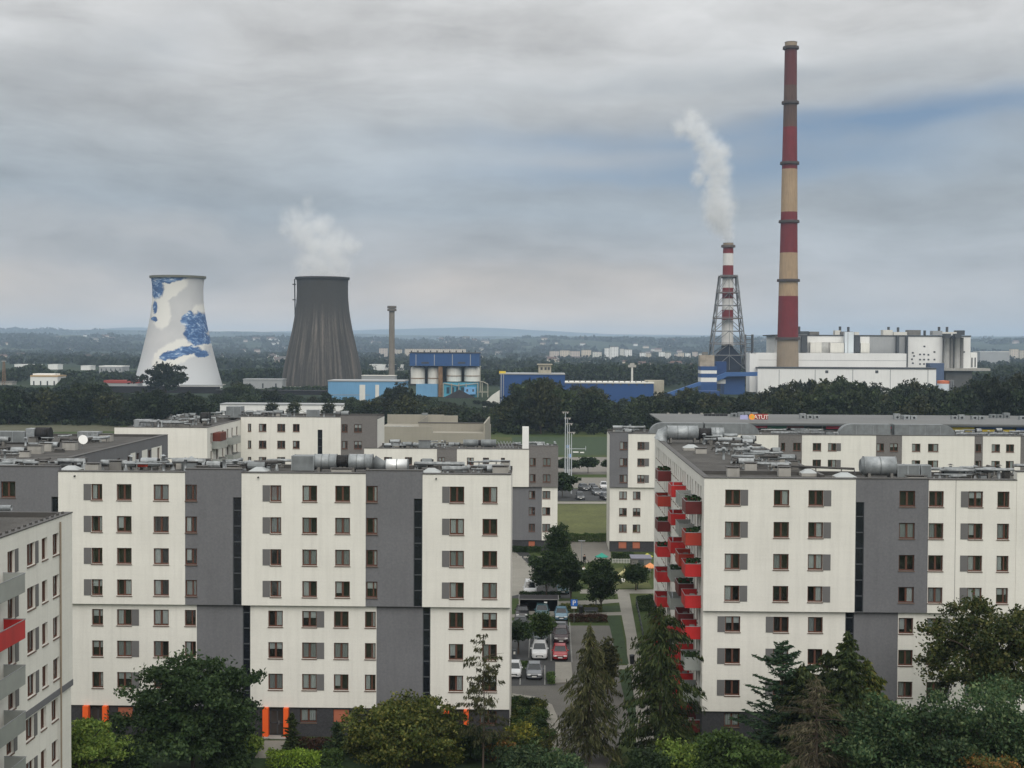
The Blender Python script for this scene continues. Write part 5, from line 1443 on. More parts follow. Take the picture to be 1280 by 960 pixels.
# ------------------------------------------------------------------ far town
def far_town():
    pal = [mat('far_wall_%s' % n, c, .9, .05, .05) for n, c in (('pale', (.55, .54, .50)), ('cream', (.52, .46, .38)), ('pink', (.46, .40, .36)), ('white', (.68, .68, .66)), ('buff', (.44, .40, .33)))]
    roofs = [mat('far_roof_dark', (.10, .09, .085), .9), mat('far_roof_red', (.12, .075, .06), .9)]
    WB = mat('far_window', (.16, .17, .19), .5)
    def block(px0, px1, py0, py1, Y, m, label, group, dep=14, st=None):
        x0, x1 = P(px0, py0, Y).x, P(px1, py0, Y).x; z1 = P(px0, py0, Y).z; z0 = hill_h((x0 + x1) / 2, Y) - 1
        if z1 < z0 + 6: z1 = z0 + 8
        b = thing('tower_block', label, 'apartment block', ((x0 + x1) / 2, Y, z0), group)
        hw = (x1 - x0) / 2; h = z1 - z0
        build(MB().box(-hw, 0, 0, hw, dep, h), 'wall', m, b)
        q = MB(); n = max(2, int(h / 3.2)); k = max(2, int(hw * 2 / 5))
        for i in range(n):
            for j in range(k):
                x = -hw + (j + .5) * 2 * hw / k; q.box(x - 1, -.1, h * (i + .35) / n, x + 1, -.004, h * (i + .72) / n)
        build(q, 'windows', WB, b); build(MB().box(-hw - .2, -.2, h + .004, hw + .2, dep + .2, h + .8), 'roof', roofs[0], b)
    blocks = [(687, 699, 439, 446.5, 2), (700, 712, 438.2, 446.5, 1), (713, 725, 439, 447, 2), (727, 739, 437.6, 446.5, 1), (741, 752, 440, 448, 0), (756, 762, 435.2, 447, 3), (763, 773, 433.6, 447, 3), (775, 780, 436, 448, 0), (781, 790, 437, 448.5, 3),
              (800, 807, 441, 450, 3), (808, 814, 442, 450, 1), (824, 831, 440, 449, 3), (832, 839, 441, 449, 0), (848, 855, 441, 449, 1), (857, 863, 441.5, 449, 3), (866, 872, 440, 449, 2), (874, 880, 442, 449.5, 0),
              (1252, 1263, 439, 448, 4), (1264, 1273, 436.5, 448, 1), (1275, 1290, 438, 448, 4), (1240, 1250, 443, 450, 4), (474, 484, 435.5, 447, 2), (487, 494, 436, 447, 2), (495, 502, 437, 446, 4)]
    names = ['pinkish', 'cream', 'pale', 'white', 'buff']
    nm = {0: 'pale', 1: 'cream', 2: 'pinkish', 3: 'white', 4: 'buff'}
    for i, (a, c, y0, y1, k) in enumerate(blocks):
        where = 'beyond the blue halls' if 680 < a < 895 else ('on the far right edge' if a > 900 else 'beside the slim chimney')
        block(a, c, y0, y1, 3150 + (i % 4) * 60, pal[k], f'hazy {nm[k]} far apartment block {where}', f'hazy {nm[k]} blocks {where}')
    x = 505
    block(506, 582, 436.2, 441, 3300, pal[1], 'very long pale slab block showing above the dark blue silo gallery', None)
    # houses sprinkled over the far slopes, each one a house
    g = random.Random(17)
    protos = []
    for k in range(5):
        for rk in range(2):
            m_ = MB(); m_.box(-6, 0, -2, 6, 9, 6); w_ = m_.mesh('wall', pal[k]); q = MB()
            q.poly([(-6.3, -.3, 6.004), (6.3, -.3, 6.004), (6.3, 4.5, 9.6), (-6.3, 4.5, 9.6)]); q.poly([(6.3, 9.3, 6.004), (-6.3, 9.3, 6.004), (-6.3, 4.5, 9.6), (6.3, 4.5, 9.6)])
            q.poly([(-6.2, -.2, 6.004), (-6.2, 4.5, 9.5), (-6.2, 9.2, 6.004)]); q.poly([(6.2, -.2, 6.004), (6.2, 4.5, 9.5), (6.2, 9.2, 6.004)])
            protos.append((w_, q.mesh('roof', roofs[rk])))
    n = 0
    while n < 250:
        Y = g.choice((g.uniform(2000, 3600), g.uniform(3300, 5600), g.uniform(4600, 7200), g.uniform(5600, 7300)))
        px = g.uniform(-10, 1290)
        cl = math.sin(px * .021 + Y * .004) + math.sin(px * .053 + 2)
        if cl < g.uniform(-.6, 1.2): continue
        if 1000 < px < 1235 or 190 < px < 260: continue
        x = P(px, 440, Y).x; s = g.uniform(.7, 1.2) * max(1, Y / 4200)
        t = thing('house', 'tiny hazy house on the far plain or slope', 'house', (x, Y, hill_h(x, Y) - .5), 'houses scattered over the far slopes')
        wm, rm = g.choice(protos)
        link('wall', wm, t); link('roof', rm, t); t.scale = (s * g.uniform(.8, 1.7), s, s); t.rotation_euler = (0, 0, g.uniform(-.5, .5))
        n += 1
far_town()

# ------------------------------------------------------------------ steam
def smoke(name, label, blobs, Y, seed, dens, nscale, depthk=1.0, lo=.40, hi=.62, wind=None, grow=1.3):
    """closed volume shaped round the measured outline (px, py, radius px); noise carves it"""
    k = Y / F_PX
    from mathutils import noise as mn
    pts = []
    blobs = [(px, py, r * grow) for px, py, r in blobs]
    for (px, py, r) in blobs:
        c = P(px, py, Y); pts.append((c.x, Y, c.z, r * k))
    # cover the path with one welded hull: metaball-like via remesh
    import bmesh
    bm = bmesh.new()
    for (x, y, z, r) in pts:
        bmesh.ops.create_icosphere(bm, subdivisions=2, radius=r * 1.18, matrix=Matrix.Translation((x, y, z)))
    me = bpy.data.meshes.new(name); bm.to_mesh(me); bm.free()
    o = bpy.data.objects.new(name, me); COL.objects.link(o)
    md = o.modifiers.new('remesh', 'REMESH'); md.mode = 'VOXEL'; md.voxel_size = 2.0 * k
    dg = bpy.context.evaluated_depsgraph_get(); me2 = bpy.data.meshes.new_from_object(o.evaluated_get(dg))
    o.modifiers.clear(); o.data = me2; bpy.data.meshes.remove(me)
    m = bpy.data.materials.new(name); m.use_nodes = True; t = NT(m.node_tree); t.n.remove(t.n['Principled BSDF'])
    tcn = t.add('ShaderNodeTexCoord')
    pos = tcn.outputs['Object']
    # soft falloff towards each blob's rim
    d = None
    nw = t.noise(pos, nscale * .9, 4, .62, out=1); nv = t.add('ShaderNodeVectorMath', operation='MULTIPLY_ADD')
    t.link(nw, nv.inputs[0]); nv.inputs[1].default_value = (15 * k,) * 3; 
    sub = t.add('ShaderNodeVectorMath', operation='ADD'); t.link(pos, sub.inputs[0]); sub.inputs[1].default_value = (-7.5 * k,) * 3
    t.link(sub.outputs[0], nv.inputs[2])
    for (x, y, z, r), (px, py, rp) in zip(pts, blobs):
        vd = t.add('ShaderNodeVectorMath', operation='DISTANCE'); t.link(nv.outputs[0], vd.inputs[0]); vd.inputs[1].default_value = (x, y, z)
        f = t.mapr(vd.outputs['Value'], r * .15, r * 1.15, 1, 0, True)
        d = f if d is None else t.math('MAXIMUM', d, f)
    n2 = t.noise(pos, nscale * 2.2, 5, .6)
    s = t.add('ShaderNodeSeparateXYZ'); t.link(pos, s.inputs[0])
    ztop = max(p[2] for p in pts); zbot = min(p[2] for p in pts)
    thin = t.mapr(s.outputs[2], zbot, ztop, 1.0, wind if wind is not None else .35)
    dd = t.math('MULTIPLY', t.math('POWER', d, 1.6), t.mapr(n2, lo, hi, .12, 1.0)); dd = t.math('MULTIPLY', dd, thin)
    pv = t.add('ShaderNodeVolumePrincipled'); pv.inputs['Color'].default_value = (.93, .94, .95, 1); pv.inputs['Anisotropy'].default_value = 0.0
    t.link(t.math('MULTIPLY', dd, dens), pv.inputs['Density']); t.link(pv.outputs[0], t.n['Material Output'].inputs['Volume'])
    o.data.materials.clear(); o.data.materials.append(m); tag(o, label, 'steam plume'); o['kind'] = 'stuff'
    return o
smoke('steam_plume', 'dense white smoke rising from the red and white lattice stack', [(911, 301, 6), (907, 292, 9), (903, 281, 13), (898, 268, 17), (898, 256, 18), (897, 242, 16), (896, 228, 15), (897, 214, 15), (893, 203, 16), (898, 191, 14), (889, 186, 15), (880, 176, 15), (872, 165, 14), (862, 158, 12), (864, 148, 11), (852, 160, 11), (884, 208, 13), (874, 222, 10)], 1090, 1, .26, .085, lo=.33, hi=.55, wind=.5, grow=1.48)
smoke('steam_plume', 'thin pale steam drifting up from the dark cooling tower', [(403, 345, 25), (386, 344, 14), (421, 344, 14), (403, 338, 24), (393, 333, 23), (420, 330, 20), (413, 318, 24), (398, 307, 24), (420, 302, 18), (436, 306, 14), (446, 306, 9), (384, 292, 22), (400, 284, 18), (370, 278, 18), (362, 270, 14), (386, 268, 13), (410, 276, 11), (383, 254, 9), (357, 285, 11)], 1180, 2, .13, .045, lo=.34, hi=.60, wind=.40, grow=1.3)

# ------------------------------------------------------------------ air
hb = MB().box(-22800, -22800, -1.0, 22800, 22800, 310)
hz = build(hb, 'haze', [])
hm = bpy.data.materials.new('haze'); hm.use_nodes = True; t = NT(hm.node_tree); t.n.remove(t.n['Principled BSDF'])
pv = t.add('ShaderNodeVolumePrincipled'); pv.inputs['Color'].default_value = (.57, .73, .93, 1); pv.inputs['Density'].default_value = 8.5e-5; pv.inputs['Anisotropy'].default_value = 0.0
t.link(pv.outputs[0], t.n['Material Output'].inputs['Volume']); hz.data.materials.append(hm); hz['kind'] = 'stuff'
#@@PLANTS

# ------------------------------------------------------------------ vegetation
L_DARK = leaf_mat('leaf_dark', (.012, .026, .010), (.024, .045, .016), (.045, .070, .024))
L_MID = leaf_mat('leaf_mid', (.026, .052, .014), (.050, .088, .022), (.085, .125, .035))
L_LIGHT = leaf_mat('leaf_light', (.075, .130, .024), (.150, .225, .042), (.25, .31, .070))
L_HEDGE = leaf_mat('leaf_hedge', (.10, .18, .022), (.19, .30, .034), (.30, .40, .055))
L_OLIVE = leaf_mat('leaf_olive', (.028, .042, .010), (.062, .080, .017), (.15, .14, .034))
L_BROWN = leaf_mat('leaf_bronze', (.014, .024, .007), (.030, .042, .012), (.075, .070, .022))
L_BLUE = leaf_mat('leaf_blue', (.016, .038, .017), (.036, .066, .027), (.090, .118, .052))
L_LARCH = leaf_mat('needle_larch', (.026, .032, .013), (.054, .060, .024), (.105, .10, .044))
L_SPRUCE = leaf_mat('needle_spruce', (.014, .026, .009), (.032, .050, .015), (.075, .090, .026))
L_DEAD = leaf_mat('needle_dead', (.040, .036, .020), (.080, .070, .042), (.12, .105, .068))
L_YELLOW = leaf_mat('leaf_yellow', (.04, .06, .012), (.085, .095, .018), (.24, .21, .03))
L_REDDISH = leaf_mat('leaf_reddish', (.05, .06, .016), (.10, .085, .022), (.26, .11, .035))
L_WOOD = leaf_mat('leaf_wood', (.007, .013, .006), (.013, .022, .009), (.030, .044, .017), .12, .5)
L_WOOD3 = leaf_mat('leaf_wood_olive', (.014, .018, .007), (.026, .031, .011), (.055, .058, .020), .12, .5)
L_WOOD2 = leaf_mat('leaf_wood_light', (.013, .022, .009), (.023, .035, .013), (.048, .062, .024), .12, .55)

def unit(rs, n):
    v_ = rs.normal(size=(n, 3)); return v_ / np.linalg.norm(v_, axis=1, keepdims=True)
def leaf_quads(rs, c, L, W, bias=None, bw=0.0):
    """one folded diamond per centre"""
    n = len(c); a = unit(rs, n)
    if bias is not None:
        a = a * (1 - bw) + bias * bw; a /= np.linalg.norm(a, axis=1, keepdims=True) + 1e-9
    b = np.cross(a, unit(rs, n)); b /= np.linalg.norm(b, axis=1, keepdims=True) + 1e-9
    s = rs.uniform(.7, 1.3, (n, 1)); nn = np.cross(a, b)
    v_ = np.stack([c + a * L * s, c + b * W * s + nn * W * .35 * s, c - a * L * s, c - b * W * s + nn * W * .35 * s], 1).reshape(-1, 3)
    return v_, np.arange(4 * n).reshape(-1, 4)

def deciduous(H, r, z0, seed, ncl, per, leaf, m, lobes=.3, trunk=.22, cl=.75, flat=.8, top=1.0):
    rs = np.random.RandomState(seed)
    zc, hz_ = (z0 + H) / 2, (H - z0) / 2
    d = unit(rs, ncl * 2); d = d[d[:, 2] > -.75][:ncl]
    k = len(d)
    ph = rs.uniform(0, 6.28, 6)
    azm = np.arctan2(d[:, 0], d[:, 1])
    lob = 1 + lobes * (.5 * np.sin(azm * 3 + ph[0] + d[:, 2] * 3) + .4 * np.sin(azm * 5 + ph[1] - d[:, 2] * 5) + .4 * np.sin(d[:, 2] * 7 + ph[2]))
    rad = rs.uniform(.25, 1.0, k) ** .45 * lob * rs.uniform(.85, 1.08, k)
    prof = 1 - .25 * np.clip(-d[:, 2], 0, 1)
    cc = np.stack([d[:, 0] * r * rad * prof, d[:, 1] * r * rad * prof, zc + d[:, 2] * hz_ * np.minimum(rad, 1.02) * top], 1)
    sz = rs.uniform(.6, 1.25, k) * cl
    pts = np.repeat(cc, per, 0) + rs.normal(size=(k * per, 3)) * np.repeat(sz, per)[:, None] * np.array([1, 1, flat * .75]) * .62
    out = pts - np.array([0, 0, zc]); out /= np.linalg.norm(out, axis=1, keepdims=True) + 1e-9
    out[:, 2] -= .3
    v_, q = leaf_quads(rs, pts, leaf, leaf * .55, out, .35)
    crown = np_mesh('crown', v_, q, m)
    t = MB(); zt = z0 + (H - z0) * .55
    t.tube([(0, 0, -.2), (rs.uniform(-.1, .1) * r * .2, 0, z0 * .6), (0, .05 * r, z0 + .3), (rs.uniform(-.1, .1) * r, 0, zt)], trunk, 9, r1=trunk * .35)
    order = rs.permutation(k)[:min(16, k)]
    for i in order:
        a = cc[i]; zb = rs.uniform(max(.5, z0 * .7), zt * .9)
        mid = np.array([a[0] * .45, a[1] * .45, zb + (a[2] - zb) * .6])
        t.tube([(0, 0, zb), tuple(mid), tuple(a)], trunk * .42, 6, r1=.02)
    return crown, t.mesh('trunk', BARK, True)

def conifer(H, r, z0, seed, m, whorl=.33, nb=6, dens=16, droop=.35, spray=.34, sw=.10, trunk=.14, power=.75, hang=.65, tipr=.12, bulge=None, bare=0.0):
    rs = np.random.RandomState(seed); P_, D_ = [], []; t = MB()
    t.tube([(0, 0, -.2), (rs.uniform(-.08, .08), 0, H * .5), (0, 0, H)], trunk, 8, r1=.015)
    z = z0; ph = rs.uniform(0, 6.28, 2)
    while z < H - .1:
        f = (z - z0) / (H - z0)
        Lz = r * ((1 - f) ** power if bulge is None else float(np.interp(f, *bulge))) + tipr
        for b in range(nb):
            if rs.rand() < .12: continue
            a = rs.uniform(0, 6.28); L = Lz * rs.uniform(.5, 1.12) * (1 + .26 * math.sin(a * 2 + z * 1.1 + ph[0]) + .18 * math.sin(a * 3 - z * 2.3 + ph[1]))
            n = max(3, int(L * dens)); s = rs.uniform(.06, 1, n) ** .8
            rise = rs.uniform(.05, .28)
            px_ = np.cos(a) * L * s; py_ = np.sin(a) * L * s; pz = z + L * (rise * s - droop * s ** 2)
            cen = np.stack([px_, py_, pz], 1)
            lat = rs.normal(size=(n, 1)) * (.16 * L * (1.15 - s))[:, None]
            cen += lat * np.array([-np.sin(a), np.cos(a), 0]) 
            cen[:, 2] -= np.abs(rs.normal(size=n)) * spray * hang
            dr = np.stack([np.cos(a) * np.ones(n), np.sin(a) * np.ones(n), -hang * 2.2 * np.ones(n)], 1); dr /= np.linalg.norm(dr, axis=1, keepdims=True)
            if rs.rand() >= bare: P_.append(cen); D_.append(dr)
            if b % 2 == 0 and L > .5:
                e = [(0, 0, z)] + [(math.cos(a) * L * q, math.sin(a) * L * q, z + L * (rise * q - droop * q * q)) for q in (.5, 1)]
                t.tube(e, .035 if L > 1 else .02, 4, r1=.008, cap=False)
        z += whorl * rs.uniform(.7, 1.3) * (1 - .35 * f)
    tip = np.stack([rs.normal(size=14) * .04, rs.normal(size=14) * .04, rs.uniform(H - .7, H + .05, 14)], 1); P_.append(tip); D_.append(np.tile([0, 0, 1.0], (14, 1)))
    c = np.concatenate(P_); d = np.concatenate(D_)
    v_, q = leaf_quads(rs, c, spray, sw, d, .62)
    return np_mesh('crown', v_, q, m), t.mesh('trunk', BARK, True)

def plant(name, label, cat, px, py, Y, meshes, group=None, rz=0.0, top=None):
    """tree whose stem stands under photo column px at depth Y"""
    x = P(px, py, Y).x
    o = thing(name, label, cat, (x, Y, 0), group, rz)
    link('crown', meshes[0], o)
    if meshes[1]: link('trunk', meshes[1], o)
    return o
def ztop(py, Y): return P(640, py, Y).z

plant('maple_tree', 'large dark green maple before the left block between two orange doorways', 'tree', 240, 870, 112, deciduous(9.5, 4.9, .4, 1, 230, 140, .17, L_DARK, .45, .28, .78, .6))
plant('light_green_tree', 'light green feathery tree at the bottom left in front of the white wing', 'tree', 92, 930, 101, deciduous(7.7, 3.7, 1.0, 2, 120, 120, .14, L_LIGHT, .6, .18, .68, .5))
plant('round_tree', 'round olive green tree with yellowing tips before the left block', 'tree', 508, 920, 114, deciduous(6.0, 4.5, .2, 3, 200, 130, .15, L_OLIVE, .4, .2, .7, .6))
plant('larch_tree', 'thin sparse larch standing before the right end of the left block', 'tree', 604, 880, 113, conifer(11.5, 3.0, 3.0, 4, L_LARCH, .72, 4, 40, .12, .17, .045, .09, .45, .8, bare=.12))
plant('larch_tree', 'drooping feathery larch beside the courtyard road', 'tree', 737, 880, 117, conifer(11.6, 3.5, 1.0, 5, L_LARCH, .32, 6, 19, .48, .28, .055, .13, .72, .95, bare=.08))
plant('larch_tree', 'tall dense dark larch in front of the red balconies', 'tree', 825, 860, 116, conifer(13.5, 3.9, 1.0, 6, L_SPRUCE, .32, 6, 17, .30, .26, .065, .19, .6, .8, bulge=([0, .35, .55, .75, .9, 1], [1, .82, .72, .62, .40, .08]), bare=.12))
plant('pine_tree', 'dark bluish pine with stubby upturned boughs left of the dying spruce', 'tree', 978, 880, 110, conifer(11.8, 4.1, 1.5, 7, leaf_mat('needle_pine', (.010, .026, .014), (.020, .040, .020), (.04, .066, .032)), .45, 6, 34, -.12, .20, .06, .2, .65, .05, bulge=([0, .4, .7, .9, 1], [1, .88, .55, .26, .06])))
plant('spruce_tree', 'dying grey brown spruce with bare lower boughs', 'tree', 1020, 900, 104, conifer(10.4, 4.6, .5, 8, L_DEAD, .34, 7, 13, .16, .24, .030, .22, .66, .4, bare=.3))
plant('spruce_tree', 'bright green pointed spruce behind the dying spruce', 'tree', 1060, 870, 112, conifer(12.2, 3.5, 1.0, 9, L_SPRUCE, .26, 7, 20, .15, .25, .085, .17, .75, .35))
plant('spruce_tree', 'smaller mossy green spruce tip left of the pointed one', 'tree', 1004, 870, 109, conifer(10.2, 5.0, 1.0, 10, L_SPRUCE, .28, 7, 18, .2, .26, .085, .17, .7, .4))
plant('fir_tree', 'broad mid green fir filling the gap behind the dying spruce', 'tree', 1034, 870, 113.5, conifer(10.3, 5.4, .5, 17, L_SPRUCE, .3, 7, 18, .2, .26, .075, .17, .75, .4))
plant('larch_tree', 'yellowing larch before the grey bay of the right block', 'tree', 1084, 880, 114, conifer(9.6, 3.4, .5, 11, L_OLIVE, .28, 6, 18, .35, .28, .08, .13, .7, .6))
plant('bronze_tree', 'tall dark bronze tinged tree before the right block at the right edge', 'tree', 1236, 830, 112, deciduous(14.9, 5.0, 6.0, 12, 190, 105, .16, L_BROWN, .5, .25, .72, .85))
plant('robinia_tree', 'blue green robinia with a narrow top standing before the grey bay', 'tree', 1106, 930, 103, deciduous(9.4, 3.0, 1, 13, 92, 170, .15, L_BLUE, .5, .2, .75, .8))
plant('robinia_tree', 'blue green robinia in the middle of the bottom right group', 'tree', 1170, 930, 100, deciduous(10.0, 3.5, 1, 14, 110, 170, .15, L_BLUE, .5, .2, .8, .8))
plant('robinia_tree', 'broad blue green robinia under the bronze tree at the right edge', 'tree', 1248, 930, 101, deciduous(10.8, 4.3, 1, 15, 140, 170, .15, L_BLUE, .5, .2, .85, .8))
plant('autumn_bush', 'bush with reddish yellow tips at the bottom right corner', 'bush', 1235, 960, 96, deciduous(7.0, 2.4, 2, 16, 170, 50, .15, L_REDDISH, .5, .15, .6))
for i, (px, top, Y, r, m, lab) in enumerate(((860, 925, 109, 2.7, L_LIGHT, 'fresh green bush under the tall dense larch'), (905, 915, 108, 2.8, L_MID, 'mid green bush before the corner of the right block'), (950, 928, 106, 2.8, L_MID, 'darker green bush at the foot of the pine'),
                                             (810, 938, 107, 2.2, L_DARK, 'dark bush low between the two tall larches'), (700, 944, 112, 2.0, L_BLUE, 'blue green bush left of the drooping larch'), (652, 938, 113, 2.0, L_BLUE, 'blue green bush below the rows of bed shrubs'),
                                             (566, 905, 118, 1.6, L_DARK, 'dark shrub by the right orange doorway'), (596, 915, 117, 1.8, L_DARK, 'dark shrub at the foot of the thin larch'), (620, 932, 117, 1.1, L_REDDISH, 'orange tinted shrub beside the thin larch'),
                                             (562, 930, 116, 1.4, L_OLIVE, 'olive shrub right of the round tree'), (652, 922, 122, 1.2, L_YELLOW, 'yellow shrub at the front of the planted bed'), (452, 912, 117, 1.1, L_OLIVE, 'slim olive shrub left of the round tree'),
                                             (25, 945, 103, 2.4, L_MID, 'green bush in the bottom left corner'), (112, 905, 108, 1.5, L_MID, 'small green bush before the leftmost orange doorway'), (160, 930, 106, 1.7, L_DARK, 'dark low bush left of the big maple'),
                                             (305, 925, 117, 1.3, L_LIGHT, 'bright green shrub right of the big maple'), (290, 940, 112, 1.6, L_DARK, 'dark green shrub at the right foot of the maple'))):
    H = max(1.6, ztop(top, Y))
    plant('bush', lab, 'bush', px, top, Y, deciduous(H, r, .15, 30 + i, int(60 + 28 * r * H / 3), 55, .15, m, .3, .08, .5))
plant('columnar_conifer', 'slim dark columnar conifer right of the middle orange doorway', 'conifer', 365, 920, 119, conifer(3.3, .75, .1, 51, L_SPRUCE, .16, 7, 30, .0, .16, .05, .06, .5, .0))
plant('columnar_conifer', 'dark bluish conifer left of the round olive tree', 'conifer', 421, 930, 118, conifer(2.9, 1.0, .1, 52, L_BLUE, .17, 7, 26, .0, .17, .05, .06, .6, .0))

def hedge(label, pxs, h, wdt, m, seed, leaf=.10, per=260, name='hedge'):
    rs = np.random.RandomState(seed); a, c = G(*pxs[0]), G(*pxs[1]); L = (c - a).length
    o = thing(name, label, 'hedge', tuple((a + c) / 2), rz=math.atan2(c.y - a.y, c.x - a.x))
    n = int(per * L * (h + wdt)); n = min(n, 16000)
    side = rs.randint(0, 5, n); u = rs.uniform(-L / 2, L / 2, n); v_ = rs.uniform(-wdt / 2, wdt / 2, n); z = rs.uniform(.05, h, n)
    v_ = np.where(side == 0, -wdt / 2, np.where(side == 1, wdt / 2, v_)); z = np.where(side >= 3, h, z)
    bump = .10 * np.sin(u * 2.3 + seed) + .06 * np.sin(u * 5.1)
    c_ = np.stack([u, v_ * (1 + .2 * np.sin(u * 3.1)), z * (1 + bump * .6)], 1) + rs.normal(size=(n, 3)) * .07
    q = leaf_quads(rs, c_, leaf, leaf * .6)
    link('foliage', np_mesh('foliage', q[0], q[1], m), o)
    stem = MB()
    for i in range(max(2, int(L / .8))):
        x = -L / 2 + (i + .5) * L / max(2, int(L / .8)); stem.tube([(x, 0, 0), (x + .05, .05, h * .8)], .03, 5, r1=.01)
    build(stem, 'stems', BARK, o)
hedge('bright clipped hedge along the lawn before the middle doorway', ((334, 957), (401, 957)), 1.1, 1.3, L_HEDGE, 1)
hedge('dark clipped hedge end joining the bright hedge', ((402, 956), (428, 956)), 1.1, 1.2, L_MID, 2)
hedge('bright hedge under the wall left of the middle doorway', ((296, 934), (328, 934)), .8, 1.0, L_HEDGE, 3)
hedge('low reddish hedge along the dark plinth under the curtained window', ((372, 936), (414, 936)), .8, .9, leaf_mat('leaf_maroon', (.03, .016, .012), (.06, .03, .02), (.10, .05, .03)), 4)
hedge('reddish hedge behind the blue parked hatchback', ((712, 777), (759, 777)), .8, 1.0, leaf_mat('leaf_maroon', (.03, .016, .012), (.06, .03, .02), (.10, .05, .03)), 5)
hedge('green hedge behind the blue parking sign', ((702, 764), (722, 764)), .9, 1.2, L_OLIVE, 6)
hedge('brown green hedge along the path by the bench', ((724, 765), (752, 765)), .8, 1.2, L_OLIVE, 7)
hedge('dark hedge under the far red balconies', ((797, 762), (826, 762)), 1.6, 2.5, L_DARK, 8)
hedge('green hedge between white car and silver car', ((684, 852), (693, 852)), .7, 2.4, L_MID, 9)
hedge('small green hedge behind the front white car', ((651, 836), (660, 836)), .7, 1.2, L_MID, 10)
hedge('dark planting along the foot of the grey second row block', ((640, 690), (676, 690)), .8, 1.5, L_DARK, 11)
hedge('dark planting under the red blinds of the second row block', ((765, 702), (792, 702)), 1.3, 1.6, L_DARK, 12)
hedge('dark hedge edging the far meadow', ((700, 677), (761, 677)), 1.3, 1.2, L_MID, 13)
hedge('thin dark hedge between the road and the trash shelter', ((650, 747), (700, 747)), .7, 1.0, L_DARK, 14)
# rows of shrubs in the planted bed
sh = [deciduous(1.05, .75, .05, 80 + k, 26, 40, .11, m, .25, .04, .3) for k, m in enumerate((L_MID, L_DARK, L_OLIVE))]
k = 0
for row in range(5):
    for i in range(9):
        q = G(643 + i * 6.2 + (row % 2) * 2, 884 + row * 12.5 + i * .8)
        if 643 + i * 6.2 > 676 + row * 1.5: continue
        o = thing('bed_shrub', 'small dark shrub planted in rows in the bed by the curved kerb', 'shrub', (q.x, q.y, 0), 'shrubs in the planted bed', k * 1.3)
        ms = sh[(k + row) % 3]; link('crown', ms[0], o); link('trunk', ms[1], o); k += 1

# trees inside the courtyard and by the far car park
for i, (px, top, Y, r, z0, m, lab) in enumerate(((697, 654, 203, 1.75, 1.0, L_DARK, 'tall narrow dark tree at the corner of the second row block'), (683, 690, 192, 2.1, 1.2, L_DARK, 'dark tree left of the tall narrow courtyard tree'), (714, 692, 190, 1.55, 1.2, L_DARK, 'dark tree right of the tall narrow courtyard tree'),
                                                 (752, 699, 184, 2.1, .8, L_DARK, 'rounded dark tree beside the light path'), (795, 704, 200, 1.5, 1.0, L_DARK, 'small dark tree by the orange parasol'), (648, 781, 158, 1.4, 1.6, L_DARK, 'small car park tree at the corner of the left block'),
                                                 (677, 768, 161, 1.05, 1.2, L_MID, 'slim young car park tree between the parked cars'), (703, 590, 322, 2.6, 1.0, L_DARK, 'dark tree by the foot of the floodlight poles'), (708, 574, 382, 3.6, 1.5, L_DARK, 'dark tree behind the floodlight poles'),
                                                 (735, 572, 383, 2.2, 1.6, L_DARK, 'small round tree alone on the pale far yard'), (764, 574, 384, 2.2, 1.6, L_DARK, 'small round tree half hidden by the second row block'), (760, 800, 140, .6, .3, L_LARCH, 'tiny sapling beside the road')) ):
    H = max(1.5, ztop(top, Y)); ncl = int(80 + 8 * r * H)
    plant('courtyard_tree', lab, 'tree', px, top, Y, deciduous(H, r, z0, 100 + i, ncl, 40, .17 if Y < 250 else .3, m, .5, .12, .5))

# ------------------------------------------------------------------ the wood in front of the power plant: each tree a thing
prof_x = [-60, 0, 60, 120, 150, 270, 300, 350, 400, 430, 470, 485, 505, 520, 560, 600, 622, 635, 655, 668, 685, 700, 712, 722, 745, 760, 790, 800, 820, 850, 868, 880, 905, 940, 960, 975, 1000, 1020, 1055, 1075, 1095, 1105, 1112, 1125, 1150, 1165, 1185, 1200, 1240, 1330]
prof_y = [484, 485, 488, 478, 491, 491, 476, 493, 494, 496, 498, 481, 477, 488, 500, 506, 503, 492, 474, 467, 468, 476, 492, 480, 483, 496, 498, 491, 489, 489, 481, 489, 493, 491, 484, 477, 475, 471, 472, 477, 477, 488, 489, 476, 472, 483, 485, 475, 469, 462]
wood = []
for k in range(9):
    m = (L_WOOD, L_WOOD2, L_WOOD3)[k % 3]
    wood.append(deciduous(10, 4.4, .6, 200 + k, 90, 26, .48, m, .45, .3, 1.05) if k < 7 else conifer(10, 3.2, .5, 200 + k, L_WOOD, .5, 6, 6, .2, .5, .2, .25, .8, .4))
g = random.Random(23); nW = 0
def front_limit(px):
    for a, c, y in ((275, 404, 940), (405, 510, 820), (510, 625, 893), (600, 708, 775), (708, 832, 845), (832, 905, 945), (905, 1245, 985)):
        if a <= px <= c: return y
    return 960 if px < 275 else 1100
def front_start(px):
    if px > 822: return 512
    if 268 < px < 436: return 700
    return 590 if px < 160 else (552 if 610 < px < 815 else 572)
bins = 97
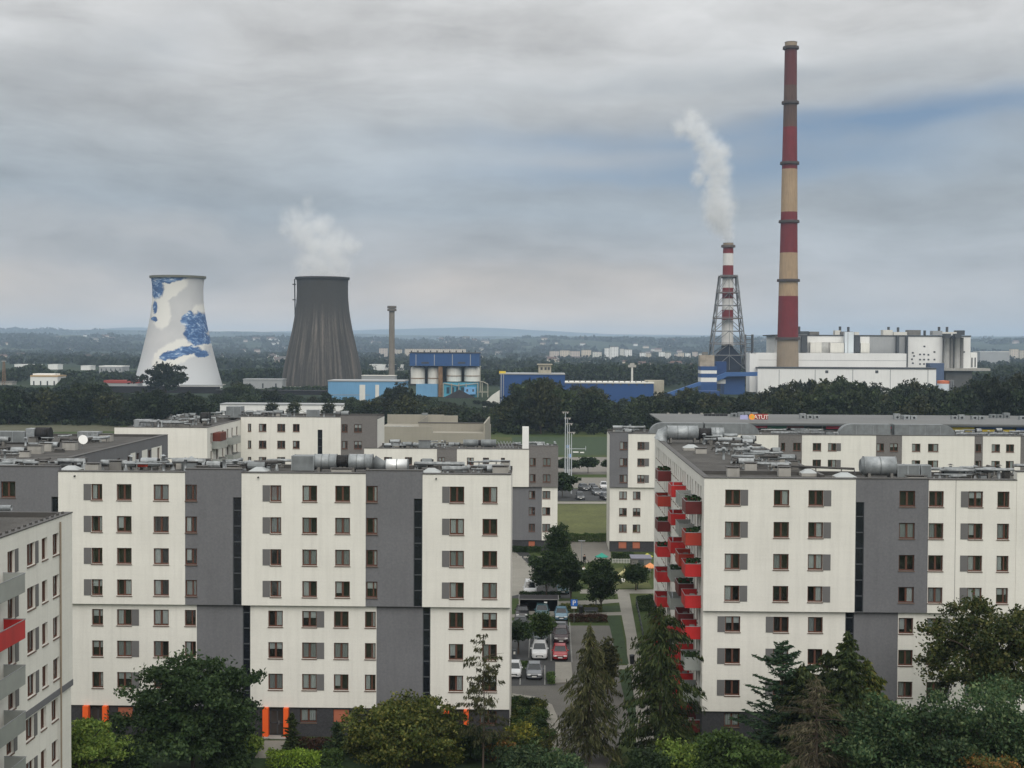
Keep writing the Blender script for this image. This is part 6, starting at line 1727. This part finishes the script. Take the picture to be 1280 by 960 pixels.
for i in range(bins):
    for row in range(3):
        px = -32 + i * 1374 / bins + g.uniform(-6, 6)
        lim = front_limit(px) - 8; st0 = front_start(px)
        Y = (st0 + g.uniform(0, 25), st0 + g.uniform(45, 120), g.uniform(min(st0 + 130, lim - 5), lim))[row]
        if Y > lim: Y = g.uniform(st0, lim)
        if px < 56 and 728 < Y < 765: Y = 705
        yl = float(np.interp(px, prof_x, prof_y)) + ((g.uniform(8, 26), g.uniform(2, 14), g.uniform(0, 7)) if px > 470 else (g.uniform(-3, 18), g.uniform(-2, 11), g.uniform(0, 6)))[row]
        H = P(px, yl, Y).z
        if H < 3.2: H = g.uniform(2.8, 4)
        H = min(H, 23); x = P(px, 480, Y).x
        kk = g.randrange(9) if row else g.choice((0, 1, 2, 3, 4, 5, 6, 3, 0))
        t_ = thing('wood_tree', 'leafy tree among many in the dark wood below the power plant', 'tree', (x, Y, 0), 'trees of the dark wood', g.uniform(0, 6.28))
        link('crown', wood[kk][0], t_); link('trunk', wood[kk][1], t_)
        r = max(.55, min(1.5, H * .075 + g.uniform(.15, .5))); t_.scale = (r, r, H / 10); nW += 1
o = thing('oak_tree', 'lone spreading dark tree in front of the painted cooling tower', 'tree', (P(207, 480, 930).x, 930, 0))
ms = deciduous(10, 6.2, 1.2, 240, 150, 30, .5, L_WOOD, .6, .5, 1.0); link('crown', ms[0], o); link('trunk', ms[1], o); o.scale = (2.25, 2.25, P(207, 457, 930).z / 10)
for px, py, Y, lab in ((340, 504, 640, 'small tree before the whitish shed, left of three'), (368, 503, 645, 'small tree before the whitish shed, middle of three'), (411, 504, 640, 'small tree before the whitish shed, right of three')):
    t_ = thing('small_tree', lab, 'tree', (P(px, 510, Y).x, Y, 0)); H = P(px, py, Y).z; link('crown', wood[2][0], t_); link('trunk', wood[2][1], t_); t_.scale = (.75, .75, H / 10)
# understorey below the wood, and the woods that read as one mass farther out
def mass(name, pts, quads, size, m, seed):
    """pts rows: x, y, ground z, height, radius"""
    rs = np.random.RandomState(seed); pts = np.array(pts); n = len(pts)
    d = unit(rs, n * quads); c = np.repeat(pts, quads, 0)
    rad = rs.uniform(.3, 1, n * quads) ** .5
    cen = np.stack([c[:, 0] + d[:, 0] * c[:, 4] * rad, c[:, 1] + d[:, 1] * c[:, 4] * rad, c[:, 2] + c[:, 3] * (.52 + .48 * d[:, 2] * rad)], 1)
    q = leaf_quads(rs, cen, size, size * .7)
    o = link(name, np_mesh(name, q[0], q[1], m), None); stuff(o); return o
pts = []
for i in range(900):
    px = g.uniform(-30, 1310); st0 = front_start(px); Y = st0 + g.uniform(-6, 70); x = P(px, 480, Y).x
    pts.append((x, Y, 0, g.uniform(1.5, 4.5), g.uniform(1.5, 3)))
for i in range(1900):
    px = g.uniform(-30, 1310); st0 = front_start(px); Y = g.uniform(st0, front_limit(px) - 6); x = P(px, 480, Y).x
    if px < 58 and 715 < Y < 775: continue
    h = min(9, P(px, float(np.interp(px, prof_x, prof_y)) + g.uniform(2, 12), Y).z)
    if h > 1.2: pts.append((x, Y, 0, h, g.uniform(2, 4)))
tag(mass('undergrowth', pts, 44, .62, L_WOOD, 5), 'dark bushes filling the foot of the wood', 'undergrowth')
pts = []
def prof2(px):
    return float(np.interp(px, [0, 25, 50, 60, 160, 200, 280, 300, 460, 470, 510, 600, 630, 680, 780, 890, 945, 1235, 1250, 1300], [464, 457, 452, 462, 463, 461, 462, 459, 460, 463, 463, 461, 462, 455, 453, 454, 464, 464, 455, 452]))
for i in range(2600):
    px = g.uniform(-20, 1300); Y = g.uniform(1180, 1780)
    if any(a < px < c and y0 < Y < y1 for a, c, y0, y1 in ((120, 156, 1380, 1540), (268, 303, 1380, 1475), (36, 75, 1130, 1190), (150, 285, 1110, 1260), (345, 460, 1110, 1250), (935, 1245, 1000, 1180), (955, 1015, 1000, 1090))): continue
    H = min(19, P(px, prof2(px) + g.uniform(0, 6), Y).z)
    if H < 3: continue
    pts.append((P(px, 470, Y).x, Y, 0, H, g.uniform(4, 7)))
for i in range(700):
    px = g.uniform(-20, 480); Y = g.uniform(965, 1175)
    if any(a < px < c and y0 < Y < y1 for a, c, y0, y1 in ((30, 80, 1000, 1180), (10, 72, 1040, 1095), (-5, 20, 1130, 1175), (125, 178, 1100, 1150), (150, 290, 1090, 1260), (125, 275, 960, 1000), (260, 415, 940, 980), (298, 360, 1070, 1115), (340, 465, 1090, 1260), (445, 500, 1030, 1075))): continue
    H = min(14, P(px, float(np.interp(px, [0, 75, 80, 125, 130, 300, 480], [482, 484, 470, 472, 487, 487, 478])) + g.uniform(0, 8), Y).z)
    if H > 2: pts.append((P(px, 480, Y).x, Y, 0, H, g.uniform(3, 6)))
tag(mass('distant_woodland', pts, 60, 1.7, L_WOOD, 6), 'dark belts of trees behind the plant and the towers', 'woodland')
pts = []
for i in range(2600):
    px = g.uniform(-20, 1300); Y = 1850 + (g.random() ** 1.2) * 2900
    if math.sin(px * .017 + Y * .0021) + .6 * math.sin(Y * .006 + px * .004) < g.uniform(-1.2, .9): continue
    x = P(px, 450, Y).x; pts.append((x, Y, hill_h(x, Y), g.uniform(8, 14), g.uniform(9, 20)))
tag(mass('distant_woodland', pts, 34, 3.6, L_WOOD, 7), 'hazy tree belts of the far plain and first slopes', 'woodland')
pts = []
for i in range(2600):
    px = g.uniform(-20, 1300); Y = g.uniform(4800, 11500)
    if math.sin(px * .013 + Y * .0013) < g.uniform(-1.1, .7): continue
    x = P(px, 430, Y).x; pts.append((x, Y, hill_h(x, Y) - 2, g.uniform(12, 20), g.uniform(30, 80)))
tag(mass('distant_woodland', pts, 26, 12, L_WOOD, 8), 'bluish woods on the far hills', 'woodland')
#@@CARS

# ------------------------------------------------------------------ cars
def paint(name, c):
    m = mat('paint_' + name, c, .28, .04, 1, spec=.6); return m
CARGLASS = mat('car_glass', (.012, .015, .018), .08, .2, 1, spec=.7)
TYRE = mat('tyre', (.012, .012, .012), .85)
RIMM = mat('rim', (.35, .35, .36), .35, metal=.8)
LAMPM = mat('headlamp', (.75, .76, .76), .15, spec=.7)
PLATE = mat('number_plate', (.72, .72, .70), .5)
def car_meshes(kind, pm):
    S = {'hatch': [(-2.0, .50, .62), (-1.9, .70, .80), (-1.75, .78, .85), (-.95, .93, .87), (1.75, .98, .86), (1.95, .80, .80), (2.0, .55, .74)],
         'suv': [(-2.15, .55, .70), (-2.05, .82, .86), (-1.9, .95, .90), (-1.05, 1.05, .92), (2.0, 1.10, .91), (2.15, .95, .86), (2.2, .6, .8)],
         'saloon': [(-2.3, .48, .66), (-2.2, .66, .82), (-2.0, .76, .87), (-.95, .92, .89), (1.3, .97, .89), (2.2, .95, .85), (2.3, .6, .78)],
         'van': [(-2.3, .55, .74), (-2.2, .85, .88), (-2.05, 1.0, .93), (-1.5, 1.15, .95), (2.3, 1.2, .95), (2.4, 1.0, .93), (2.42, .6, .9)]}[kind]
    Gh = {'hatch': (-.95, -.25, 1.35, 1.85, 1.47, .95), 'suv': (-1.05, -.35, 1.6, 2.05, 1.68, 1.07), 'saloon': (-.95, -.2, .95, 1.75, 1.45, .95), 'van': (-1.5, -.95, 2.2, 2.33, 1.95, 1.17)}[kind]
    z0 = .24; b = MB(); ring = []
    for y, zt_, w_ in S:
        i = len(b.v); w2 = w_ * .93
        b.v += [(-w2, y, z0), (-w_, y, z0 + .18), (-w_, y, zt_ - .12), (-w_ * .86, y, zt_), (w_ * .86, y, zt_), (w_, y, zt_ - .12), (w_, y, z0 + .18), (w2, y, z0)]; ring.append(i)
    for a, c in zip(ring[:-1], ring[1:]):
        for k in range(8): b.f.append((a + k, a + (k + 1) % 8, c + (k + 1) % 8, c + k)); b.m.append(0)
    b.f.append(tuple(ring[0] + k for k in range(8))); b.m.append(0); b.f.append(tuple(ring[-1] + k for k in reversed(range(8)))); b.m.append(0)
    ya, yb, yc, yd, zr, zb = Gh; wb, wr = S[3][2] * .88, S[3][2] * .70
    # roof skin and pillars in body colour
    b.box(-wr, yb, zr - .05, wr, yc, zr)
    for s in (-1, 1):
        b.tube([(s * wb, ya, zb - .04), (s * wr, yb, zr - .03)], .045, 5); b.tube([(s * wb, yd, zb - .04), (s * wr, yc, zr - .03)], .07, 5); b.tube([(s * (wb - .01), (yb + yc) / 2 + .1, zb - .04), (s * (wr + .02), (yb + yc) / 2 + .1, zr - .04)], .05, 5)
    body = b.mesh('body', pm)
    g_ = MB(); p = [(-wb, ya, zb - .03), (wb, ya, zb - .03), (wb, yd, zb - .03), (-wb, yd, zb - .03)]; q = [(-wr + .01, yb + .02, zr - .045), (wr - .01, yb + .02, zr - .045), (wr - .01, yc - .02, zr - .045), (-wr + .01, yc - .02, zr - .045)]
    for k in range(4): g_.quad(p[k], p[(k + 1) % 4], q[(k + 1) % 4], q[k])
    glass = g_.mesh('windows', CARGLASS)
    wh = MB().tube([(-.1, 0, 0), (.1, 0, 0)], .33, 16).mesh('wheel', TYRE); rm = MB().tube([(-.11, 0, 0), (.11, 0, 0)], .20, 12).mesh('rim', RIMM)
    hl = MB(); hl.box(-.19, -.06, -.07, .19, .12, .07); hlm = hl.mesh('headlight', LAMPM)
    gr = MB().box(-.42, -.03, -.08, .42, .05, .08).mesh('grille', BLACK); pl = MB().box(-.26, -.03, -.06, .26, .02, .06).mesh('number_plate', PLATE)
    mi = MB().box(-.11, -.07, -.06, .11, .07, .07).mesh('wing_mirror', pm)
    tl = MB().box(-.12, -.08, -.10, .12, .03, .10).mesh('tail_light', mat('tail_red', (.35, .01, .01), .3))
    return dict(S=S, Gh=Gh, body=body, glass=glass, wh=wh, rm=rm, hl=hlm, gr=gr, pl=pl, mi=mi, tl=tl)
CM = {}
def car(label, kind, color, x, y, rz=0.0, group='cars parked in the courtyard car park', z=.02):
    key = (kind, color)
    if key not in CM: CM[key] = car_meshes(kind, PAINTS[color])
    c = CM[key]; S = c['S']
    o = thing('van' if kind == 'van' else 'parked_car', label, 'van' if kind == 'van' else 'car', (x, y, z), group, rz)
    link('body', c['body'], o); link('windows', c['glass'], o)
    w_ = S[3][2]
    for yy in (S[2][0] + .45, S[-2][0] - .65):
        for s in (-1, 1):
            wl = link('wheel', c['wh'], o, (s * (w_ - .08), yy, .33)); link('rim', c['rm'], wl)
    f = S[1]
    for s in (-1, 1):
        link('headlight', c['hl'], o, (s * (f[2] - .22), f[0] - .02, f[1] - .10)); link('wing_mirror', c['mi'], o, (s * (w_ + .06), c['Gh'][0] + .15, c['Gh'][5] + .08)); link('tail_light', c['tl'], o, (s * (S[-2][2] - .14), S[-2][0] + .03, S[-2][1] - .12))
    o.scale = (.95, .88, .95)
    link('grille', c['gr'], o, (0, S[0][0] + .0, .48)); link('number_plate', c['pl'], o, (0, S[0][0] - .035, .40))
    return o
PAINTS = {k: paint(k, c) for k, c in dict(white=(.52, .53, .54), silver=(.13, .14, .155), grey=(.12, .13, .14), black=(.012, .012, .014), blue=(.08, .16, .22), red=(.27, .008, .013), green=(.03, .055, .06), maroon=(.03, .012, .016), teal=(.05, .10, .12), darkgrey=(.05, .055, .06)).items()}
def pcar(label, kind, color, px, py, rz=0.0, group='cars parked in the courtyard car park'):
    q = G(px, py); return car(label, kind, color, q.x, q.y + 2.1, rz, group)
pcar('white hatchback half hidden by the corner of the left block', 'hatch', 'white', 641.5, 850)
pcar('silver grey hatchback at the front of the car park', 'hatch', 'silver', 667.8, 851.5)
pcar('white estate in the row behind the silver grey hatchback', 'suv', 'white', 674.3, 826)
pcar('bright red hatchback at the kerb end of its row', 'hatch', 'red', 700.3, 827.5)
pcar('very dark maroon off road car behind the red one', 'suv', 'maroon', 701.4, 806)
pcar('dark green hatchback shaded by the slim young car park tree', 'hatch', 'green', 675.5, 806)
pcar('silver blue saloon behind the maroon car', 'saloon', 'silver', 701.2, 797)
pcar('light blue hatchback by the reddish hedge', 'hatch', 'blue', 701.8, 777.5)
pcar('dark teal people carrier before the trash shelter', 'suv', 'teal', 677.5, 775)
pcar('black saloon in front of the trash shelter', 'saloon', 'black', 652.5, 774)
pcar('grey car glinting under the small car park tree', 'saloon', 'darkgrey', 650.5, 789)
pcar('white van beyond the trash shelter', 'van', 'white', 662.5, 746)
pcar('teal car half hidden behind courtyard trees', 'hatch', 'teal', 704, 744)
for px, py, c, kd, lab in ((729.5, 614.5, 'darkgrey', 'suv', 'dark grey car nearest the field in the far car park'), (729.8, 625, 'darkgrey', 'suv', 'dark car on the road beside the far car park'), (741, 611, 'grey', 'saloon', 'grey saloon behind others in the far car park'), (743.5, 617, 'black', 'hatch', 'black car in the middle of the far car park'),
                           (745.8, 619, 'grey', 'suv', 'grey car with pale windscreen in the middle of the far car park'), (754.6, 611.5, 'white', 'suv', 'white car at the back of the far car park'), (757.2, 620, 'silver', 'suv', 'silver car at the right of the far car park'), (757, 625, 'black', 'saloon', 'black saloon at the right end of the far road')):
    pass
far = ((730, 614.0, 'darkgrey', 'suv', 'dark grey car at the left of the far car park'), (725.5, 625.3, 'darkgrey', 'suv', 'dark car alone on the road edge of the far car park'), (741, 612.5, 'grey', 'saloon', 'grey saloon at the back of the far car park'), (744, 615.5, 'black', 'hatch', 'black hatchback in the middle of the far car park'),
       (746, 619.5, 'grey', 'suv', 'grey car at the front middle of the far car park'), (755, 611.5, 'white', 'suv', 'white car at the back right of the far car park'), (757.5, 620, 'silver', 'suv', 'silver car at the right of the far car park'), (757, 625.4, 'black', 'saloon', 'black saloon on the right of the far road'))
for px, py, c, kd, lab in far: pcar(lab, kd, c, px, py, rnd.uniform(-.5, .5), 'cars in the far car park')

# ------------------------------------------------------------------ street furniture
def shelter():
    a, c = G(648.5, 770), G(698, 770); w_ = c.x - a.x
    o = thing('trash_shelter', 'dark open fronted trash shelter with a light grey frame', 'shelter', ((a.x + c.x) / 2, a.y, .02)); h = w_ / 2
    build(MB().box(-h, 0, 0, -h + .12, 3, 2.1).box(h - .12, 0, 0, h, 3, 2.1).box(-h, 2.9, .0, h, 3, 2.1), 'side_wall', CONC, o)
    build(MB().box(-h - .05, -.08, 2.104, h + .05, 3.1, 2.2), 'roof', mat('frame_grey', (.17, .17, .165), .8), o)
    build(MB().box(-h + .124, -.02, .0, h - .124, .1, .62), 'front_wall', CONC, o)
    build(MB().box(-h + .124, .2, .0, h - .124, 2.89, .05).box(-h + .124, 2.8, .06, h - .124, 2.89, 2.1), 'dark_back', BLACK, o)
    build(MB().box(-h + .05, .1, 2.204, h - .05, 3.0, 2.24), 'roof_sheet', COAL, o)
    build(MB().box(.7, .0, 1.7, 1.1, .12, 1.85), 'lamp_box', WHT, o)
shelter()
def psign():
    q = G(717.5, 778); o = thing('parking_sign', 'blue parking sign with a white P on a pole', 'sign', (q.x, q.y, 0)); z = P(717, 753, q.y).z - .05
    build(MB().tube([(0, 0, 0), (0, 0, z + .5)], .035, 8), 'pole', STEEL, o); build(MB().box(-.42, -.07, z - .42, .42, -.04, z + .42), 'sign_plate', mat('sign_blue', (.02, .13, .50), .5), o)
    m = MB(); y0, y1 = -.09, -.072; m.box(-.17, y0, z - .30, -.07, y1, z + .30); m.box(-.066, y0, z + .21, .12, y1, z + .30); m.box(-.066, y0, z - .02, .12, y1, z + .07); m.box(.124, y0, z, .21, y1, z + .28)
    build(m, 'letter', WHT, o); build(MB().box(-.35, -.07, z - .72, .35, -.04, z - .47), 'sub_plate', WHT, o)
psign()
def lamp(label, px, pyb, pyt, kind='flat'):
    q = G(px, pyb); o = thing('street_lamp', label, 'street lamp', (q.x, q.y, 0)); z = P(px, pyt, q.y).z
    build(MB().tube([(0, 0, 0), (0, 0, z)], .08, 8, r1=.05), 'lamp_pole', STEEL if kind != 'dark' else DCLAD, o)
    build(MB().box(-.55, -.2, z + .004, .55, .2, z + .12), 'lamp_head', CONC if kind == 'dark' else STEEL, o)
lamp('dark lamp post with a pale flat head beside the light path', 797, 736, 722, 'dark'); lamp('thin lamp post by the yard behind the courtyard trees', 727, 706, 676.5); lamp('lamp post in front of the second row block', 745, 765, 735, 'dark')
def flood(label, px, pyb, pyt, arms=False):
    q = G(px, pyb); o = thing('floodlight_pole', label, 'floodlight', (q.x, q.y, 0)); z = P(px, pyt, q.y).z
    build(MB().tube([(0, 0, 0), (0, 0, z)], .16, 8, r1=.08), 'pole', mat('pale_steel', (.42, .45, .48), .5, .05, 1), o)
    build(MB().box(-.9, -.15, z + .004, .9, .15, z + .18).box(-.7, -.3, z - .3, -.35, .1, z).box(.35, -.3, z - .3, .7, .1, z), 'floodlight_head', CONC, o)
    return o
flood('tallest of the slim floodlight poles by the far car park', 706.3, 600, 515.5); flood('second slim floodlight pole by the far car park', 709, 596, 523); flood('floodlight pole with its foot by the far road', 714, 617, 541); flood('shorter slim floodlight pole behind the others', 711.2, 603, 530)
# small traffic gantry with blue signs
q = G(712, 586); o = thing('sign_gantry', 'small gantry with blue signs beside the far yard', 'sign', (q.x, q.y, 0)); za, zb_ = P(711, 569.5, q.y).z, P(708, 558, q.y).z; k = q.y / F_PX
build(MB().tube([(0, 0, 0), (0, 0, zb_ + .5)], .1, 6).tube([(-.5, 0, P(720, 561, q.y).z), (20 * k, 0, P(720, 561, q.y).z)], .08, 6).tube([(20 * k, 0, P(720, 561, q.y).z - .4), (20 * k, 0, P(720, 561, q.y).z + .8)], .08, 6), 'gantry_frame', mat('pale_steel', (.42, .45, .48)), o)
SB = mat('gantry_blue', (.20, .34, .62), .5)
build(MB().box(-1.6 * k, -.2, za - .5, 1.6 * k, -.11, za + .5), 'blue_sign', SB, o); build(MB().box(-4 * k, -.2, zb_ - .4, -1.6 * k, -.11, zb_ + .4), 'blue_sign', SB, o)
build(MB().box(4 * k, -.2, P(720, 565, q.y).z - .15, 11 * k, -.11, P(720, 565, q.y).z + .15).box(13 * k, -.2, P(720, 565.5, q.y).z - .15, 18 * k, -.11, P(720, 565.5, q.y).z + .15), 'white_board', WHT, o)
def parasol(label, px, pyb, pyt, r, m):
    q = G(px, pyb); o = thing('parasol', label, 'parasol', (q.x, q.y, 0)); z = P(px, pyt, q.y).z
    build(MB().tube([(0, 0, 0), (0, 0, z)], .03, 6), 'pole', STEEL, o)
    build(MB().lathe([(.05, z), (r * .5, z - .28 * r), (r, z - .52 * r), (r * .98, z - .62 * r)], 8), 'canopy', m, o)
parasol('teal parasol at the end of the pale yard', 752, 707, 691, 1.1, mat('canopy_teal', (.03, .24, .18), .8)); parasol('yellow parasol in the ground floor garden', 809, 706, 691.5, .95, mat('canopy_yellow', (.42, .40, .06), .8)); parasol('orange parasol against the balcony wall', 812.5, 722, 703.5, 1.15, mat('canopy_orange', (.62, .25, .10), .8))
# garden fence, terrace, slide, bench, bins, barrier
a, c = G(765, 704), G(796, 703.5); o = thing('garden_fence', 'low white garden fence behind the playground grass', 'fence', (a.x, a.y, 0)); L = (c - a).length; m = MB()
for i in range(int(L / .25)): m.box(i * .25, -.02, 0, i * .25 + .12, .02, .75)
build(m, 'pickets', mat('fence_pale', (.45, .46, .42), .8), o); build(MB().box(0, .024, .55, L, .06, .65).box(0, .024, .15, L, .06, .25), 'fence_rail', CONC, o)
a = G(801, 714); o = thing('garden_shed', 'grey flat roofed garden shed by the orange parasol', 'shed', (a.x, a.y, 0)); build(MB().box(-1.4, 0, 0, 1.6, 3.5, 1.9), 'walls', CONCD, o); build(MB().box(-1.55, -.15, 1.904, 1.75, 3.7, 2.05), 'roof', mat('shed_roof', (.17, .17, .21), .8, .1, 1), o); build(MB().box(-.4, -.03, 0, .45, -.004, 1.75), 'door', DCLAD, o)
a = G(778, 722); o = thing('playground_slide', 'pale yellow slide on the playground grass', 'slide', (a.x, a.y, 0)); SLY = mat('slide_yellow', (.46, .42, .22), .5)
build(MB().tube([(-1.3, 0, .2), (-.6, 0, .35), (.2, .2, .9), (.6, .3, 1.4)], .2, 8), 'slide_chute', SLY, o); build(MB().tube([(.6, .3, 0), (.6, .3, 1.5)], .04, 6).tube([(.9, .3, 0), (.6, .3, 1.5)], .04, 6), 'slide_ladder', STEEL, o)
a = G(778, 727.5); o = thing('boulder', 'pale round boulder on the grass below the slide', 'boulder', (a.x, a.y, .25)); build(MB().lathe([(0, .3), (.3, .22), (.42, 0), (.35, -.25)], 10), 'stone', TANK, o, smooth=True)
a = G(739, 768); o = thing('bench', 'dark park bench on the cross path', 'bench', (a.x, a.y, .02))
build(MB().box(-.9, -.25, .42, .9, .25, .47), 'seat', DCLAD, o); build(MB().box(-.9, .25, .5, .9, .3, .85), 'backrest', DCLAD, o)
for s in (-.75, .7): build(MB().box(s, -.2, 0, s + .06, .29, .416), 'leg', STEEL, o)
for px, py, lab in ((726, 767, 'black litter bin beside the bench'), (790, 830, 'black litter bin beside the light path')):
    a = G(px, py); o = thing('litter_bin', lab, 'litter bin', (a.x, a.y, .02)); build(MB().lathe([(.22, 0), (.28, .85), (.2, .9)], 12), 'bin_body', BLACK, o); build(MB().lathe([(.3, .9), (.3, 1.0), (0, 1.08)], 12), 'bin_lid', DCLAD, o)
a, c = G(795, 756), G(804, 800); o = thing('path_railing', 'thin dark railing along the light path under the balconies', 'railing', (a.x, a.y, 0)); m = MB(); d = c - a
for i in range(9): e = d * (i / 8); m.tube([(e.x, e.y, 0), (e.x, e.y, 1.0)], .04, 5)
build(m, 'railing_posts', DCLAD, o); build(MB().tube([(0, 0, 1.0), (d.x, d.y, 1.0)], .04, 5).tube([(0, 0, .5), (d.x, d.y, .5)], .03, 5), 'railing_bars', DCLAD, o)
a = G(643, 829); o = thing('ticket_machine', 'slim dark ticket post by the white hatchback', 'post', (a.x, a.y, .02)); build(MB().box(-.2, -.15, 0, .2, .15, 1.5), 'post_body', DCLAD, o); build(MB().box(-.1, -.17, 1.0, .1, -.154, 1.3), 'post_screen', TANK, o)
# white stone kerb blocks by the far road
for i in range(5):
    a = G(641 + i * 8.3, 697.5 + i * .1); o = thing('kerb_block', 'short pale kerb block edging the road below the grey block', 'kerb block', (a.x, a.y, 0), 'kerb blocks below the grey block'); build(MB().box(-.42, -.12, 0, .42, .12, .28).box(-.36, -.1, .284, .36, .1, .31), 'block', CONC, o)

# ------------------------------------------------------------------ two walkers far down the courtyard
def person(label, px, py, cloth, legs, ph):
    a = G(px, py)
    o = thing('person', label, 'person', (a.x, a.y, .02), None, .3)
    bm_v = [(0, 0, .95), (0, 0, 1.2), (0, -.01, 1.42), (0, -.02, 1.52), (0, -.02, 1.62), (.11, 0, .90), (.13, -.10 * ph, .50), (.13, .04 * ph, .07), (.13, -.12, .03), (-.11, 0, .90), (-.13, .12 * ph, .50), (-.13, .22 * ph, .07), (-.13, .06, .03), (.20, 0, 1.40), (.25, .06, 1.12), (.26, -.06, .88), (.26, -.09, .80), (-.20, 0, 1.40), (-.25, -.06, 1.12), (-.26, -.16, .88), (-.26, -.20, .80), (0, -.02, 1.72)]
    ed = [(0, 1), (1, 2), (2, 3), (3, 4), (4, 21), (0, 5), (5, 6), (6, 7), (7, 8), (0, 9), (9, 10), (10, 11), (11, 12), (2, 13), (13, 14), (14, 15), (15, 16), (2, 17), (17, 18), (18, 19), (19, 20)]
    rad = [.16, .15, .15, .06, .10, .10, .075, .05, .05, .10, .075, .05, .05, .07, .05, .04, .035, .07, .05, .04, .035, .09]
    me = bpy.data.meshes.new('body'); me.from_pydata(bm_v, ed, []); b = bpy.data.objects.new('body', me); COL.objects.link(b)
    md = b.modifiers.new('skin', 'SKIN'); b.modifiers.new('sub', 'SUBSURF').levels = 1
    for i, r_ in enumerate(rad): me.skin_vertices[0].data[i].radius = (r_, r_)
    me.skin_vertices[0].data[0].use_root = True
    dg = bpy.context.evaluated_depsgraph_get(); m2 = bpy.data.meshes.new_from_object(b.evaluated_get(dg)); b.modifiers.clear(); b.data = m2; b.parent = o
    skin = mat('skin', (.45, .27, .19), .6, .05, 3); m2.materials.clear()
    for mm in (skin, cloth, legs): m2.materials.append(mm)
    for p in m2.polygons:
        z = p.center.z; p.material_index = 2 if z < .93 and abs(p.center.x) < .22 else (1 if z < 1.47 and z > .86 else 0); p.use_smooth = True
    rs = MB(); rs.lathe([(0, 1.83), (.07, 1.81), (.105, 1.74), (.11, 1.66), (.09, 1.60)], 12, cy=.01); build(rs, 'hair', mat('hair_dark', (.03, .02, .015), .8), o, smooth=True)
person('person in a white top walking between the courtyard trees', 729.5, 722, WHT, mat('trousers_grey', (.14, .15, .18), .9), 1.0)
person('person in dark clothes standing by the pale yard', 730.5, 707, BLACK, DCLAD, .3)
